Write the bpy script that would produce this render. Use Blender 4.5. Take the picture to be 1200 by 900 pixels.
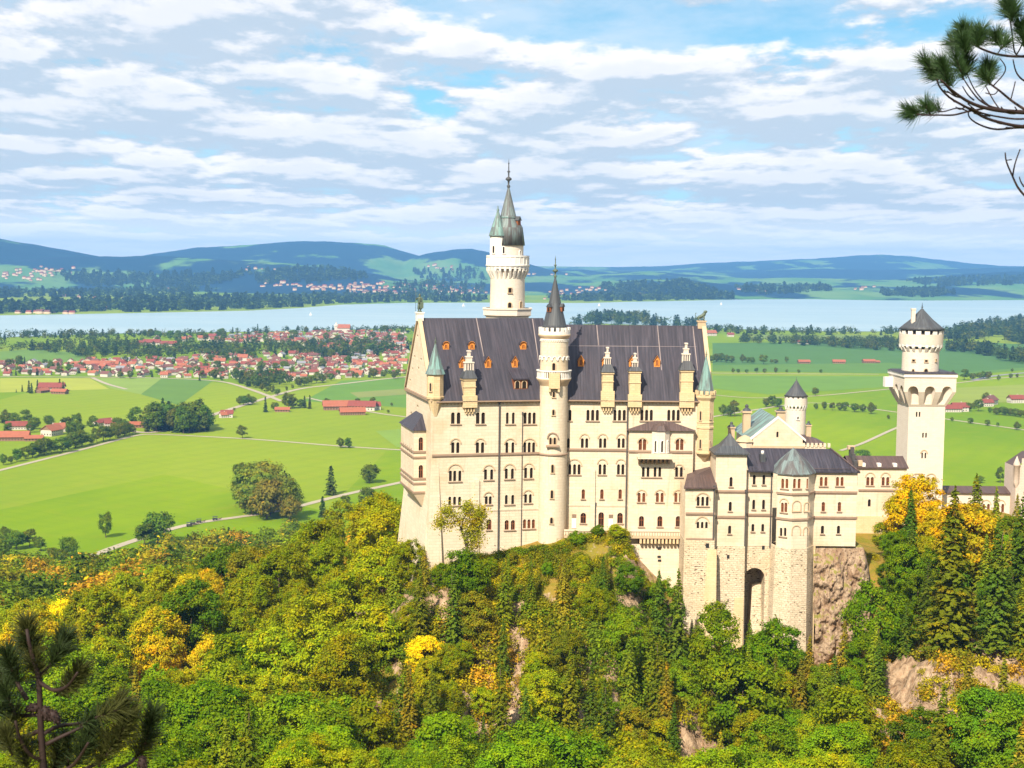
import bpy, math, random
import numpy as np
from mathutils import Vector, Matrix
from mathutils.geometry import delaunay_2d_cdt

for _o in list(bpy.data.objects):
    bpy.data.objects.remove(_o)
SC = bpy.context.scene
COL = SC.collection
R = math.radians
rnd = random.Random(7)

# ---------------------------------------------------------------- camera
F, PCX, PCY, YH = 1700.0, 600.0, 450.0, 308.0      # photograph pixels (1200 x 900)
CAMZ = 190.0                                       # the bridge stands about 190 m above the plain
PITCH, ROLL = math.atan((PCY - YH) / F), R(0.6)
_f = Vector((0, math.cos(PITCH), -math.sin(PITCH)))
_r0, _u0 = Vector((1, 0, 0)), Vector((0, math.sin(PITCH), math.cos(PITCH)))
_r = _r0 * math.cos(ROLL) + _u0 * math.sin(ROLL)
_u = -_r0 * math.sin(ROLL) + _u0 * math.cos(ROLL)
CAM = Vector((0, 0, CAMZ))
cd = bpy.data.cameras.new('camera')
cam = bpy.data.objects.new('camera', cd)
COL.objects.link(cam)
M = Matrix((_r, _u, -_f)).transposed().to_4x4()
M.translation = CAM
cam.matrix_world = M
cd.sensor_width = 36.0
cd.lens = 36.0 * F / 1200.0
cd.clip_start, cd.clip_end = 0.5, 120000.0
cd.dof.use_dof = True
cd.dof.focus_distance = 300.0
cd.dof.aperture_fstop = 13.0
SC.camera = cam

# ---------------------------------------------------------------- world and sun
SUN_AZ, SUN_EL = R(24), R(44)                      # behind the camera, to its left
to_sun = Vector((-math.sin(SUN_AZ) * math.cos(SUN_EL), -math.cos(SUN_AZ) * math.cos(SUN_EL), math.sin(SUN_EL)))
W = bpy.data.worlds.new('World')
SC.world = W
W.use_nodes = True
wn, wl = W.node_tree.nodes, W.node_tree.links
wn.clear()


def N(nt, typ, ins=None, **kw):
    n = nt.nodes.new(typ)
    for k, v in kw.items():
        setattr(n, k, v)
    for k, v in (ins or {}).items():
        if isinstance(v, bpy.types.NodeSocket):
            nt.links.new(v, n.inputs[k])
        else:
            n.inputs[k].default_value = v
    return n


def mth(nt, op, a, b=0.0, c=None, clamp=False):
    ins = {0: a, 1: b}
    if c is not None:
        ins[2] = c
    return N(nt, 'ShaderNodeMath', ins, operation=op, use_clamp=clamp).outputs[0]


def mixc(nt, fac, a, b, blend='MIX'):
    n = N(nt, 'ShaderNodeMix', data_type='RGBA', blend_type=blend)
    for k, v in ((0, fac), (6, a), (7, b)):
        if isinstance(v, bpy.types.NodeSocket):
            nt.links.new(v, n.inputs[k])
        else:
            n.inputs[k].default_value = v if k == 0 else (tuple(v) + (1,) if len(v) == 3 else v)
    return n.outputs[2]


def smooth(nt, x, lo, hi, a=0.0, b=1.0):
    return N(nt, 'ShaderNodeMapRange', {0: x, 1: lo, 2: hi, 3: a, 4: b}, interpolation_type='SMOOTHSTEP').outputs[0]


CLOUD_DARK, CLOUD_LIGHT, CLOUD_HORIZON = (5.3, 6.3, 7.45), (10.4, 10.0, 10.0), (13.0, 12.8, 12.2)


def build_sky():
    """Hazy blue sky with two decks of cumulus: flat grey undersides, bright tops, blue gaps higher up."""
    nt = W.node_tree
    sky = N(nt, 'ShaderNodeTexSky', sky_type='NISHITA', sun_disc=False, sun_elevation=SUN_EL,
            sun_rotation=math.atan2(to_sun.x, to_sun.y), altitude=900.0, air_density=1.0, dust_density=0.3, ozone_density=3.0)
    tc = N(nt, 'ShaderNodeTexCoord')
    sp = N(nt, 'ShaderNodeSeparateXYZ', {0: tc.outputs['Generated']})
    dx, dy, dz = sp.outputs
    base = mth(nt, 'ADD', mth(nt, 'MAXIMUM', dz, 0.0), 0.034)
    az = mth(nt, 'ARCTAN2', dx, dy)
    xx = mth(nt, 'DIVIDE', az, mth(nt, 'MULTIPLY', mth(nt, 'POWER', base, 0.30), 0.205))

    def density(lift, seed, sc, detail, rough, aspect, warp=0.0):
        zz = mth(nt, 'MULTIPLY', base, 1.0 + lift)
        py = mth(nt, 'MULTIPLY', mth(nt, 'LOGARITHM', zz, math.e), aspect)
        v = N(nt, 'ShaderNodeCombineXYZ', {0: xx, 1: py, 2: seed}).outputs[0]
        return N(nt, 'ShaderNodeTexNoise', {'Vector': v, 'Scale': sc, 'Detail': detail, 'Roughness': rough, 'Lacunarity': 2.15, 'Distortion': warp}).outputs[0]

    S = 45.2
    SC_, AS = 1.35, 3.9
    d0 = density(0.0, S, SC_, 10.0, 0.54, AS)
    up1 = density(0.04, S, SC_, 9.0, 0.54, AS)
    up2 = density(0.12, S, SC_, 5.0, 0.50, AS)
    big = density(0.0, S + 7.7, 0.36, 3.0, 0.5, 3.6)
    gap = smooth(nt, dz, 0.07, 0.16, 0.0, 0.06)
    thr = mth(nt, 'ADD', mth(nt, 'ADD', gap, 0.345), mth(nt, 'MULTIPLY', mth(nt, 'SUBTRACT', big, 0.5), -0.42))
    ex = mth(nt, 'SUBTRACT', d0, thr)
    # one wide clearing in the cloud cover
    ca, ce = mth(nt, 'DIVIDE', mth(nt, 'SUBTRACT', az, 0.12), 0.15), mth(nt, 'DIVIDE', mth(nt, 'SUBTRACT', dz, 0.158), 0.019)
    hole = mth(nt, 'EXPONENT', mth(nt, 'MULTIPLY', mth(nt, 'ADD', mth(nt, 'MULTIPLY', ca, ca), mth(nt, 'MULTIPLY', ce, ce)), -1.0))
    ex = mth(nt, 'SUBTRACT', ex, mth(nt, 'MULTIPLY', hole, 0.17))
    mask = smooth(nt, ex, -0.05, 0.07)
    # towards the light: the cloud thins out upwards = a bright top; it thickens upwards = a grey underside
    g = mth(nt, 'ADD', mth(nt, 'MULTIPLY', mth(nt, 'SUBTRACT', d0, up1), 2.0), mth(nt, 'MULTIPLY', mth(nt, 'SUBTRACT', d0, up2), 0.9))
    lit = smooth(nt, g, -0.16, 0.24)
    core = smooth(nt, ex, 0.06, 0.26, 1.0, 0.62)
    lit = mth(nt, 'MULTIPLY', lit, core)
    cloud = mixc(nt, lit, CLOUD_DARK, CLOUD_LIGHT)
    tint = mixc(nt, 1.0, sky.outputs[0], (0.62, 1.12, 1.12), 'MULTIPLY')
    # thin high veil that keeps the gaps pale
    veil = smooth(nt, density(0.0, S + 31, 0.55, 6.0, 0.6, 5.0), 0.38, 0.68)
    tint = mixc(nt, mth(nt, 'MULTIPLY', veil, 0.8), tint, (6.6, 7.8, 9.0))
    pale = smooth(nt, dz, 0.0, 0.13, 0.85, 0.15)
    tint = mixc(nt, pale, tint, (5.0, 7.0, 9.2))
    col = mixc(nt, mth(nt, 'MULTIPLY', mask, 0.95), tint, cloud)
    col = mixc(nt, smooth(nt, dz, 0.0, 0.045, 0.75, 0.0), col, CLOUD_HORIZON)
    bg = N(nt, 'ShaderNodeBackground', {'Color': col, 'Strength': 0.066})
    out = N(nt, 'ShaderNodeOutputWorld')
    nt.links.new(bg.outputs[0], out.inputs[0])


build_sky()
sd = bpy.data.lights.new('sun', 'SUN')
sd.energy, sd.angle, sd.color = 5.0, R(0.5), (1.0, 0.885, 0.715)
sun = bpy.data.objects.new('sun', sd)
COL.objects.link(sun)
sun.rotation_euler = to_sun.to_track_quat('Z', 'Y').to_euler()
sun.location = (-200, -200, 600)

vs = SC.view_settings
vs.view_transform, vs.look, vs.gamma, vs.exposure = 'Standard', 'None', 1.0, 0.80
vs.use_curve_mapping = False
SC.display_settings.display_device = 'sRGB'
SC.cycles.use_denoising = True
SC.cycles.max_bounces = 5
SC.cycles.diffuse_bounces = 3
SC.cycles.glossy_bounces = 2
SC.cycles.transmission_bounces = 3
SC.cycles.volume_bounces = 0
SC.cycles.transparent_max_bounces = 4
SC.cycles.caustics_reflective = SC.cycles.caustics_refractive = False


# ---------------------------------------------------------------- measuring helpers
def ray(px, py):
    return _f + _r * ((px - PCX) / F) + _u * ((PCY - py) / F)


def at_y(px, py, Y):                               # the point of that sight line at the depth Y
    v = ray(px, py)
    return CAM + v * (Y / v.y)


def on_ground(px, py, z=0.0):
    v = ray(px, py)
    return CAM + v * ((z - CAMZ) / v.z)


def zat(px, py, Y):
    return at_y(px, py, Y).z


def xat(px, py, Y):
    return at_y(px, py, Y).x


class Pl:
    """A vertical wall plane: plan origin, yaw of its direction; the outward side faces the camera."""

    def __init__(self, x, y, yaw):
        self.o = Vector((x, y, 0))
        self.u = Vector((math.cos(yaw), math.sin(yaw), 0))
        self.n = Vector((math.sin(yaw), -math.cos(yaw), 0))
        self.holes = []

    def st(self, px, py):
        v = ray(px, py)
        t = (self.o - CAM).dot(self.n) / v.dot(self.n)
        p = CAM + v * t
        return (p - self.o).dot(self.u), p.z

    def s(self, px, py=560):
        return self.st(px, py)[0]

    def z(self, px, py):
        return self.st(px, py)[1]

    def pt(self, s, z, o=0.0):
        p = self.o + self.u * s + self.n * o
        return Vector((p.x, p.y, z))


# ---------------------------------------------------------------- objects
def tag(o, label=None, cat=None, group=None, kind=None):
    for k, v in (('label', label), ('category', cat), ('group', group), ('kind', kind)):
        if v:
            o[k] = v
    return o


def thing(name, loc, label, cat, group=None):
    o = bpy.data.objects.new(name, None)
    o.empty_display_size = 0.5
    COL.objects.link(o)
    o.location = loc
    return tag(o, label, cat, group)


def wloc(o):
    p = Vector((0, 0, 0))
    while o is not None:
        p += o.location
        o = o.parent
    return p


class MB:
    """Collects faces in world coordinates and links them as one mesh object."""

    def __init__(self):
        self.v, self.f, self.m, self.sm = [], [], [], []

    def face(self, pts, m=0, smooth=False):
        i = len(self.v)
        self.v += [tuple(p) for p in pts]
        self.f.append(tuple(range(i, i + len(pts))))
        self.m.append(m)
        self.sm.append(smooth)

    def mesh(self, verts, faces, m=0, smooth=False):
        i = len(self.v)
        self.v += [tuple(p) for p in verts]
        for f in faces:
            self.f.append(tuple(i + k for k in f))
            self.m.append(m)
            self.sm.append(smooth)

    def hexa(self, b, t, m=0):                     # bottom loop and top loop
        n = len(b)
        self.mesh(list(b) + list(t), [tuple(reversed(range(n))), tuple(range(n, 2 * n))] +
                  [(k, (k + 1) % n, n + (k + 1) % n, n + k) for k in range(n)], m)

    def obox(self, c, u, w, size, m=0):            # box with bottom centre c, plan axes u, w, size (along u, along w, height)
        a, b = u * size[0] / 2, w * size[1] / 2
        h = Vector((0, 0, size[2]))
        lo = [c - a - b, c + a - b, c + a + b, c - a + b]
        self.hexa(lo, [p + h for p in lo], m)

    def pbox(self, pl, s0, s1, z0, z1, o0, o1, m=0):   # box on a wall plane
        lo = [pl.pt(s0, z0, o1), pl.pt(s1, z0, o1), pl.pt(s1, z0, o0), pl.pt(s0, z0, o0)]
        h = Vector((0, 0, z1 - z0))
        self.hexa(lo, [p + h for p in lo], m)

    def lathe(self, c, prof, n=24, m=0, smooth=True, a0=0.0, cap=False):
        vs_, fs = [], []
        for r_, z in prof:
            for k in range(n):
                a = a0 + 2 * math.pi * k / n
                vs_.append((c[0] + r_ * math.cos(a), c[1] + r_ * math.sin(a), z))
        for j in range(len(prof) - 1):
            for k in range(n):
                k2 = (k + 1) % n
                fs.append((j * n + k, j * n + k2, (j + 1) * n + k2, (j + 1) * n + k))
        if cap:
            fs.append(tuple(range((len(prof) - 1) * n, len(prof) * n)))
        self.mesh(vs_, fs, m, smooth)

    def ringbox(self, c, r0, r1, z0, z1, a, da, m=0):  # an arc block of a parapet or corbel
        def P(r_, aa, z):
            return (c[0] + r_ * math.cos(aa), c[1] + r_ * math.sin(aa), z)
        lo = [P(r0, a - da, z0), P(r1, a - da, z0), P(r1, a + da, z0), P(r0, a + da, z0)]
        hi = [(p[0], p[1], z1) for p in lo]
        self.hexa(lo, hi, m)

    def tube(self, pts, radii, n=6, m=0):
        pts = [Vector(p) for p in pts]
        vs_, fs = [], []
        prev = None
        for i, p in enumerate(pts):
            d = (pts[min(i + 1, len(pts) - 1)] - pts[max(i - 1, 0)]).normalized()
            if prev is None:
                x = d.orthogonal().normalized()
            else:
                x = (prev - d * prev.dot(d)).normalized()
            prev = x
            y = d.cross(x)
            for k in range(n):
                a = 2 * math.pi * k / n
                vs_.append(p + (x * math.cos(a) + y * math.sin(a)) * radii[i])
        for i in range(len(pts) - 1):
            for k in range(n):
                k2 = (k + 1) % n
                fs.append((i * n + k, i * n + k2, (i + 1) * n + k2, (i + 1) * n + k))
        fs.append(tuple(range((len(pts) - 1) * n, len(pts) * n)))
        fs.append(tuple(reversed(range(n))))
        self.mesh(vs_, fs, m, True)

    def build(self, name, mats, parent=None, label=None, off=None, uv=True, fixn=False):
        o0 = off if off is not None else (wloc(parent) if parent is not None else Vector((0, 0, 0)))
        me = bpy.data.meshes.new(name)
        me.from_pydata([(v[0] - o0[0], v[1] - o0[1], v[2] - o0[2]) for v in self.v], [], self.f)
        if not isinstance(mats, (list, tuple)):
            mats = [mats]
        for mm in mats:
            me.materials.append(mm)
        me.polygons.foreach_set('material_index', self.m)
        me.polygons.foreach_set('use_smooth', self.sm)
        if uv:                                     # metres along the wall and up it
            ul = me.uv_layers.new(name='uv')
            co = []
            for p in me.polygons:
                n = p.normal
                h = Vector((-n.y, n.x, 0))
                h = h.normalized() if h.length > 0.05 else Vector((1, 0, 0))
                w = n.cross(h)
                for li in p.loop_indices:
                    v = Vector(self.v[me.loops[li].vertex_index])
                    co += [v.dot(h), v.dot(w)]
            ul.data.foreach_set('uv', co)
        me.update()
        o = bpy.data.objects.new(name, me)
        COL.objects.link(o)
        if parent is not None:
            o.parent = parent
        elif off is not None:
            o.location = off
        if label:
            o['label'] = label
        return o


def mesh_np(name, V, Q, mats, mi=None, smooth=False):
    """Mesh from numpy vertices and quads (or triangles)."""
    me = bpy.data.meshes.new(name)
    V = np.asarray(V, dtype=np.float32)
    Q = np.asarray(Q, dtype=np.int32)
    k = Q.shape[1]
    me.vertices.add(len(V))
    me.vertices.foreach_set('co', V.ravel())
    me.loops.add(Q.size)
    me.loops.foreach_set('vertex_index', Q.ravel())
    me.polygons.add(len(Q))
    me.polygons.foreach_set('loop_start', np.arange(0, Q.size, k, dtype=np.int32))
    if not isinstance(mats, (list, tuple)):
        mats = [mats]
    for mm in mats:
        me.materials.append(mm)
    if mi is not None:
        me.polygons.foreach_set('material_index', np.asarray(mi, dtype=np.int32))
    if smooth:
        me.polygons.foreach_set('use_smooth', np.ones(len(Q), dtype=bool))
    me.update(calc_edges=True)
    return me


def link(name, me, parent=None, loc=(0, 0, 0)):
    o = bpy.data.objects.new(name, me)
    COL.objects.link(o)
    o.parent = parent
    o.location = loc
    return o

# ---------------------------------------------------------------- materials
def mat(name):
    m = bpy.data.materials.new(name)
    m.use_nodes = True
    nt = m.node_tree
    nt.nodes.clear()
    out = N(nt, 'ShaderNodeOutputMaterial')
    return m, nt, out


def principled(nt, out, col, rough=0.8, bump=None, metallic=0.0, spec=0.3):
    p = N(nt, 'ShaderNodeBsdfPrincipled', {'Roughness': rough, 'Metallic': metallic, 'Specular IOR Level': spec})
    if isinstance(col, bpy.types.NodeSocket):
        nt.links.new(col, p.inputs['Base Color'])
    else:
        p.inputs['Base Color'].default_value = tuple(col) + (1,)
    if bump is not None:
        b = N(nt, 'ShaderNodeBump', {'Height': bump[0], 'Strength': bump[1], 'Distance': bump[2]})
        nt.links.new(b.outputs[0], p.inputs['Normal'])
    nt.links.new(p.outputs[0], out.inputs[0])
    return p


def noise(nt, vec, scale, detail=4.0, rough=0.55, dist=0.0):
    return N(nt, 'ShaderNodeTexNoise', {'Vector': vec, 'Scale': scale, 'Detail': detail, 'Roughness': rough, 'Distortion': dist}).outputs[0]


def scaled(nt, vec, s):
    return N(nt, 'ShaderNodeVectorMath', {0: vec, 1: s}, operation='MULTIPLY').outputs[0]


def plain(name, col, rough=0.7, metallic=0.0, var=0.25, scale=0.8):
    m, nt, out = mat(name)
    pos = N(nt, 'ShaderNodeNewGeometry').outputs['Position']
    f = noise(nt, pos, scale)
    c = mixc(nt, f, [x * (1 - var) for x in col], [min(1, x * (1 + var)) for x in col])
    principled(nt, out, c, rough, metallic=metallic)
    return m


def ashlar(name, c0, c1, joint, bw=1.3, bh=0.55, mortar=0.015, stain=(0.55, 0.42, 0.26), stain_amt=0.35, bumpd=0.03, rough_amt=0.1, rag=0.0, speck=False):
    m, nt, out = mat(name)
    uv = N(nt, 'ShaderNodeUVMap').outputs[0]
    pos = N(nt, 'ShaderNodeNewGeometry').outputs['Position']
    uvd = uv
    if rag:
        w = N(nt, 'ShaderNodeTexNoise', {'Vector': pos, 'Scale': 0.9, 'Detail': 3.0}).outputs[1]
        w = N(nt, 'ShaderNodeVectorMath', {0: w, 1: (0.5, 0.5, 0.5)}, operation='SUBTRACT').outputs[0]
        uvd = N(nt, 'ShaderNodeVectorMath', {0: scaled(nt, w, (rag, rag, 0)), 1: uv}, operation='ADD').outputs[0]
    br = N(nt, 'ShaderNodeTexBrick', {'Vector': uvd, 'Color1': tuple(c0) + (1,), 'Color2': tuple(c1) + (1,), 'Mortar': tuple(joint) + (1,),
                                      'Scale': 1.0, 'Mortar Size': mortar, 'Mortar Smooth': 0.3, 'Bias': 0.0, 'Brick Width': bw, 'Row Height': bh})
    big = noise(nt, pos, 0.09, 5.0, 0.6)
    fine = noise(nt, pos, 1.7, 5.0, 0.65)
    streak = noise(nt, scaled(nt, pos, (0.9, 0.9, 0.06)), 1.0, 4.0, 0.6)
    c = br.outputs[0]
    c = mixc(nt, mth(nt, 'MULTIPLY', smooth(nt, big, 0.50, 0.72), stain_amt), c, stain)
    c = mixc(nt, mth(nt, 'MULTIPLY', smooth(nt, streak, 0.55, 0.8), stain_amt * 0.8), c, [x * 0.75 for x in stain])
    rain = noise(nt, scaled(nt, pos, (2.6, 2.6, 0.11)), 1.0, 4.0, 0.6)
    c = mixc(nt, mth(nt, 'MULTIPLY', smooth(nt, rain, 0.56, 0.78), stain_amt * 0.6), c, [stain[0] * .85, stain[1] * .85, stain[2] * .9])
    c = mixc(nt, mth(nt, 'MULTIPLY', smooth(nt, fine, 0.35, 0.75), rough_amt), c, [min(1, x * 1.25) for x in c1])
    if speck:                                      # dark speckle holes and missing stones
        sn = noise(nt, scaled(nt, uvd, (1.5, 3.6, 1)), 1.0, 2.0, .5)
        sn2 = noise(nt, pos, .25, 3, .6)
        c = mixc(nt, smooth(nt, mth(nt, 'ADD', sn, mth(nt, 'MULTIPLY', mth(nt, 'SUBTRACT', sn2, .5), .35)), .61, .67), c, (.12, .085, .055))
    h = mth(nt, 'ADD', mth(nt, 'MULTIPLY', br.outputs[1], -1.0), mth(nt, 'MULTIPLY', fine, 0.5))
    principled(nt, out, c, 0.85, (h, 0.6, bumpd), spec=0.2)
    return m


def sheet_roof(name, col, light, seam=0.62, patina=None, pat_amt=0.0, rough=0.55):
    """Standing seam sheet metal, streaked down the slope."""
    m, nt, out = mat(name)
    uv = N(nt, 'ShaderNodeUVMap').outputs[0]
    sp = N(nt, 'ShaderNodeSeparateXYZ', {0: uv})
    u = mth(nt, 'DIVIDE', sp.outputs[0], seam)
    fr = mth(nt, 'ABSOLUTE', mth(nt, 'SUBTRACT', mth(nt, 'FRACT', u), 0.5))
    line = smooth(nt, fr, 0.40, 0.5)
    cell = N(nt, 'ShaderNodeTexWhiteNoise', {'W': mth(nt, 'FLOOR', u)}, noise_dimensions='1D').outputs[0]
    st = noise(nt, scaled(nt, uv, (2.2, 0.10, 1)), 1.0, 5.0, 0.65)
    bl = noise(nt, scaled(nt, uv, (0.3, 0.12, 1)), 1.0, 3.0, 0.6)
    c = mixc(nt, smooth(nt, st, 0.35, 0.75), col, light)
    c = mixc(nt, mth(nt, 'MULTIPLY', cell, 0.35), c, [x * 0.7 for x in col])
    c = mixc(nt, mth(nt, 'MULTIPLY', smooth(nt, bl, 0.5, 0.75), 0.4), c, [col[0] * 1.5, col[1] * 1.15, col[2] * 1.05])
    if patina:
        pn = noise(nt, scaled(nt, uv, (0.7, 0.16, 1)), 1.0, 4.0, 0.6)
        c = mixc(nt, mth(nt, 'MULTIPLY', smooth(nt, pn, 0.42, 0.62), pat_amt), c, patina)
    c = mixc(nt, mth(nt, 'MULTIPLY', line, 0.45), c, [x * 0.45 for x in col])
    h = mth(nt, 'ADD', line, mth(nt, 'MULTIPLY', st, 0.4))
    principled(nt, out, c, rough, (h, 0.5, 0.05), spec=0.35)
    return m


def leaf_mat(name, trans=0.32, hue=0.5):
    """Leaves: the object's own colour, shifted from clump to clump and leaf to leaf."""
    m, nt, out = mat(name)
    oi = N(nt, 'ShaderNodeObjectInfo')
    ge = N(nt, 'ShaderNodeNewGeometry')
    col = oi.outputs['Color']
    tc = N(nt, 'ShaderNodeTexCoord').outputs['Object']
    off = N(nt, 'ShaderNodeVectorMath', {0: tc, 1: N(nt, 'ShaderNodeCombineXYZ', {0: mth(nt, 'MULTIPLY', oi.outputs['Random'], 90.0)}).outputs[0]}, operation='ADD').outputs[0]
    cl = noise(nt, off, 0.22, 3.0, 0.6)
    warm = mixc(nt, 1.0, col, (1.45, 1.10, 0.60), 'MULTIPLY')
    cool = mixc(nt, 1.0, col, (0.55, 0.80, 0.85), 'MULTIPLY')
    c = mixc(nt, mth(nt, 'MULTIPLY', smooth(nt, cl, 0.46, 0.68), hue * 1.5, clamp=True), col, warm)
    c = mixc(nt, mth(nt, 'MULTIPLY', smooth(nt, cl, 0.54, 0.32), hue * 1.3, clamp=True), c, cool)
    isl = ge.outputs['Random Per Island']
    gold = noise(nt, off, 0.5, 3.0, 0.6)
    c = mixc(nt, smooth(nt, gold, 0.54, 0.68, 0.0, 0.85), c, mixc(nt, 1.0, col, (1.95, 1.28, 0.6), 'MULTIPLY'))
    v = N(nt, 'ShaderNodeMapRange', {0: isl, 1: 0.0, 2: 1.0, 3: 0.74, 4: 1.26}).outputs[0]
    c = mixc(nt, 1.0, c, N(nt, 'ShaderNodeCombineXYZ', {0: v, 1: v, 2: v}).outputs[0], 'MULTIPLY')
    d = N(nt, 'ShaderNodeBsdfDiffuse', {'Color': c})
    t = N(nt, 'ShaderNodeBsdfTranslucent', {'Color': mixc(nt, 1.0, c, (1.25, 1.15, 0.6), 'MULTIPLY')})
    mx = N(nt, 'ShaderNodeMixShader', {0: trans, 1: d.outputs[0], 2: t.outputs[0]})
    nt.links.new(mx.outputs[0], out.inputs[0])
    return m


MAT = {}
MAT['plaster'] = ashlar('limestone ashlar', (0.67, 0.575, 0.44), (0.61, 0.51, 0.38), (0.50, 0.41, 0.29), 1.5, 0.62, 0.016, stain=(0.53, 0.40, 0.25), stain_amt=0.75, rough_amt=0.2)
MAT['pale'] = ashlar('pale limestone', (0.66, 0.59, 0.50), (0.63, 0.55, 0.455), (0.52, 0.44, 0.36), 1.2, 0.5, 0.014, stain=(0.58, 0.47, 0.38), stain_amt=0.35)
MAT['ochre'] = ashlar('yellow sandstone', (0.63, 0.49, 0.30), (0.59, 0.44, 0.25), (0.48, 0.35, 0.20), 0.9, 0.45, 0.015, stain=(0.5, 0.36, 0.2))
MAT['pink'] = ashlar('pinkish limestone', (0.56, 0.46, 0.39), (0.60, 0.50, 0.43), (0.46, 0.37, 0.31), 0.8, 0.45, 0.02, stain=(0.5, 0.36, 0.27), stain_amt=0.4)
MAT['rubble'] = ashlar('rough coursed masonry', (0.66, 0.565, 0.42), (0.54, 0.445, 0.315), (0.36, 0.275, 0.185), 0.78, 0.45, 0.035, stain=(0.50, 0.36, 0.20), stain_amt=0.55, bumpd=0.14, rough_amt=0.6, rag=0.5, speck=True)
MAT['trim'] = plain('sandstone trim', (0.50, 0.37, 0.24))
MAT['trim_dark'] = plain('weathered string course', (0.30, 0.21, 0.15))
MAT['white'] = plain('white limestone', (0.72, 0.68, 0.62), var=0.1)
MAT['roof'] = sheet_roof('grey roof sheet', (0.029, 0.027, 0.038), (0.078, 0.068, 0.085))
MAT['roof_brown'] = sheet_roof('brown roof sheet', (0.070, 0.048, 0.046), (0.14, 0.092, 0.082))
MAT['roof_spire'] = sheet_roof('spire slate', (0.05, 0.054, 0.062), (0.10, 0.11, 0.12), 0.45)
MAT['copper'] = sheet_roof('weathered copper roof', (0.10, 0.125, 0.125), (0.20, 0.24, 0.23), 0.5, patina=(0.20, 0.36, 0.33), pat_amt=0.85)
MAT['copper_dark'] = sheet_roof('half weathered copper roof', (0.075, 0.072, 0.075), (0.15, 0.145, 0.14), 0.5, patina=(0.20, 0.29, 0.29), pat_amt=0.55)
MAT['glass'] = plain('dark window glass', (0.022, 0.016, 0.014), rough=0.12, var=0.4)
MAT['wood'] = plain('red brown window wood', (0.22, 0.075, 0.03))
MAT['wood_orange'] = plain('orange dormer wood', (0.62, 0.24, 0.045), var=0.15)
MAT['pipe'] = plain('grey downpipe', (0.075, 0.07, 0.07), rough=0.5)
MAT['bronze'] = plain('green bronze', (0.09, 0.12, 0.085), rough=0.5, var=0.5, scale=4)
MAT['bark'] = plain('brown bark', (0.10, 0.065, 0.042), var=0.5, scale=3)
MAT['pine_bark'] = plain('dark pine bark', (0.024, 0.012, 0.010), var=0.5, scale=30)
MAT['needles'] = plain('pine needles', (0.024, 0.055, 0.015), rough=0.6, var=0.5, scale=20)
MAT['needles_warm'] = plain('yellowish pine needles', (0.050, 0.055, 0.012), rough=0.6, var=0.5, scale=20)
MAT['needles_shaded'] = plain('shaded pine needles', (0.024, 0.040, 0.010), rough=0.6, var=0.5, scale=20)  # needle colour darkened to carry the shade on the young pine
MAT['leaf'] = leaf_mat('broad leaves')
MAT['spruce'] = leaf_mat('spruce needles', 0.15, 0.35)
MAT['far_leaf'] = leaf_mat('distant leaves', 0.2, 0.5)
MAT['house_white'] = plain('white house wall', (0.54, 0.49, 0.42), var=0.1)
MAT['house_wood'] = plain('timber house wall', (0.24, 0.14, 0.085))
MAT['tile'] = plain('red roof tile', (0.205, 0.048, 0.032), var=0.3, scale=0.3)
MAT['tile_orange'] = plain('orange roof tile', (0.30, 0.095, 0.048), var=0.25, scale=0.3)
MAT['tile_brown'] = plain('brown roof tile', (0.15, 0.060, 0.045), var=0.3, scale=0.3)
MAT['tile_grey'] = plain('grey roof', (0.22, 0.22, 0.24), var=0.2, scale=0.3)
MAT['road'] = plain('pale gravel road', (0.36, 0.31, 0.22), var=0.2, scale=0.1)
MAT['dark'] = plain('dark paint', (0.03, 0.028, 0.03), rough=0.4)

# ---------------------------------------------------------------- building helpers
def arch_pts(s, z0, z1, w, n=7):
    """Outline of a round-headed light."""
    h = w / 2
    zs = max(z1 - h, z0 + 0.05)
    pts = [(s - h, z0), (s + h, z0)]
    for k in range(n + 1):
        a = math.pi * k / n
        pts.append((s + h * math.cos(a), zs + (z1 - zs) * math.sin(a)))
    return pts


def arch_ring(mb, pl, s, zs, r0, r1, o0, o1, m=0, n=10, leg=0.0):
    """A half ring (a hood mould) standing o0..o1 out of the wall."""
    prev = None
    seq = [(math.pi * k / n) for k in range(n + 1)]
    for a in seq:
        c, sn = math.cos(a), math.sin(a)
        cur = [pl.pt(s + r0 * c, zs + r0 * sn, o1), pl.pt(s + r1 * c, zs + r1 * sn, o1),
               pl.pt(s + r1 * c, zs + r1 * sn, o0), pl.pt(s + r0 * c, zs + r0 * sn, o0)]
        if prev:
            mb.face([prev[0], prev[1], cur[1], cur[0]], m)
            mb.face([prev[1], prev[2], cur[2], cur[1]], m)
            mb.face([prev[3], prev[0], cur[0], cur[3]], m)
        prev = cur
    if leg:
        for sg in (-1, 1):
            a, b = sorted((s + sg * r0, s + sg * r1))
            mb.pbox(pl, a, b, zs - leg, zs, o0, o1, m)


def inside(p, poly):
    x, y = p
    r_ = False
    j = len(poly) - 1
    for i in range(len(poly)):
        xi, yi = poly[i]
        xj, yj = poly[j]
        if (yi > y) != (yj > y) and x < (xj - xi) * (y - yi) / (yj - yi) + xi:
            r_ = not r_
        j = i
    return r_


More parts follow.
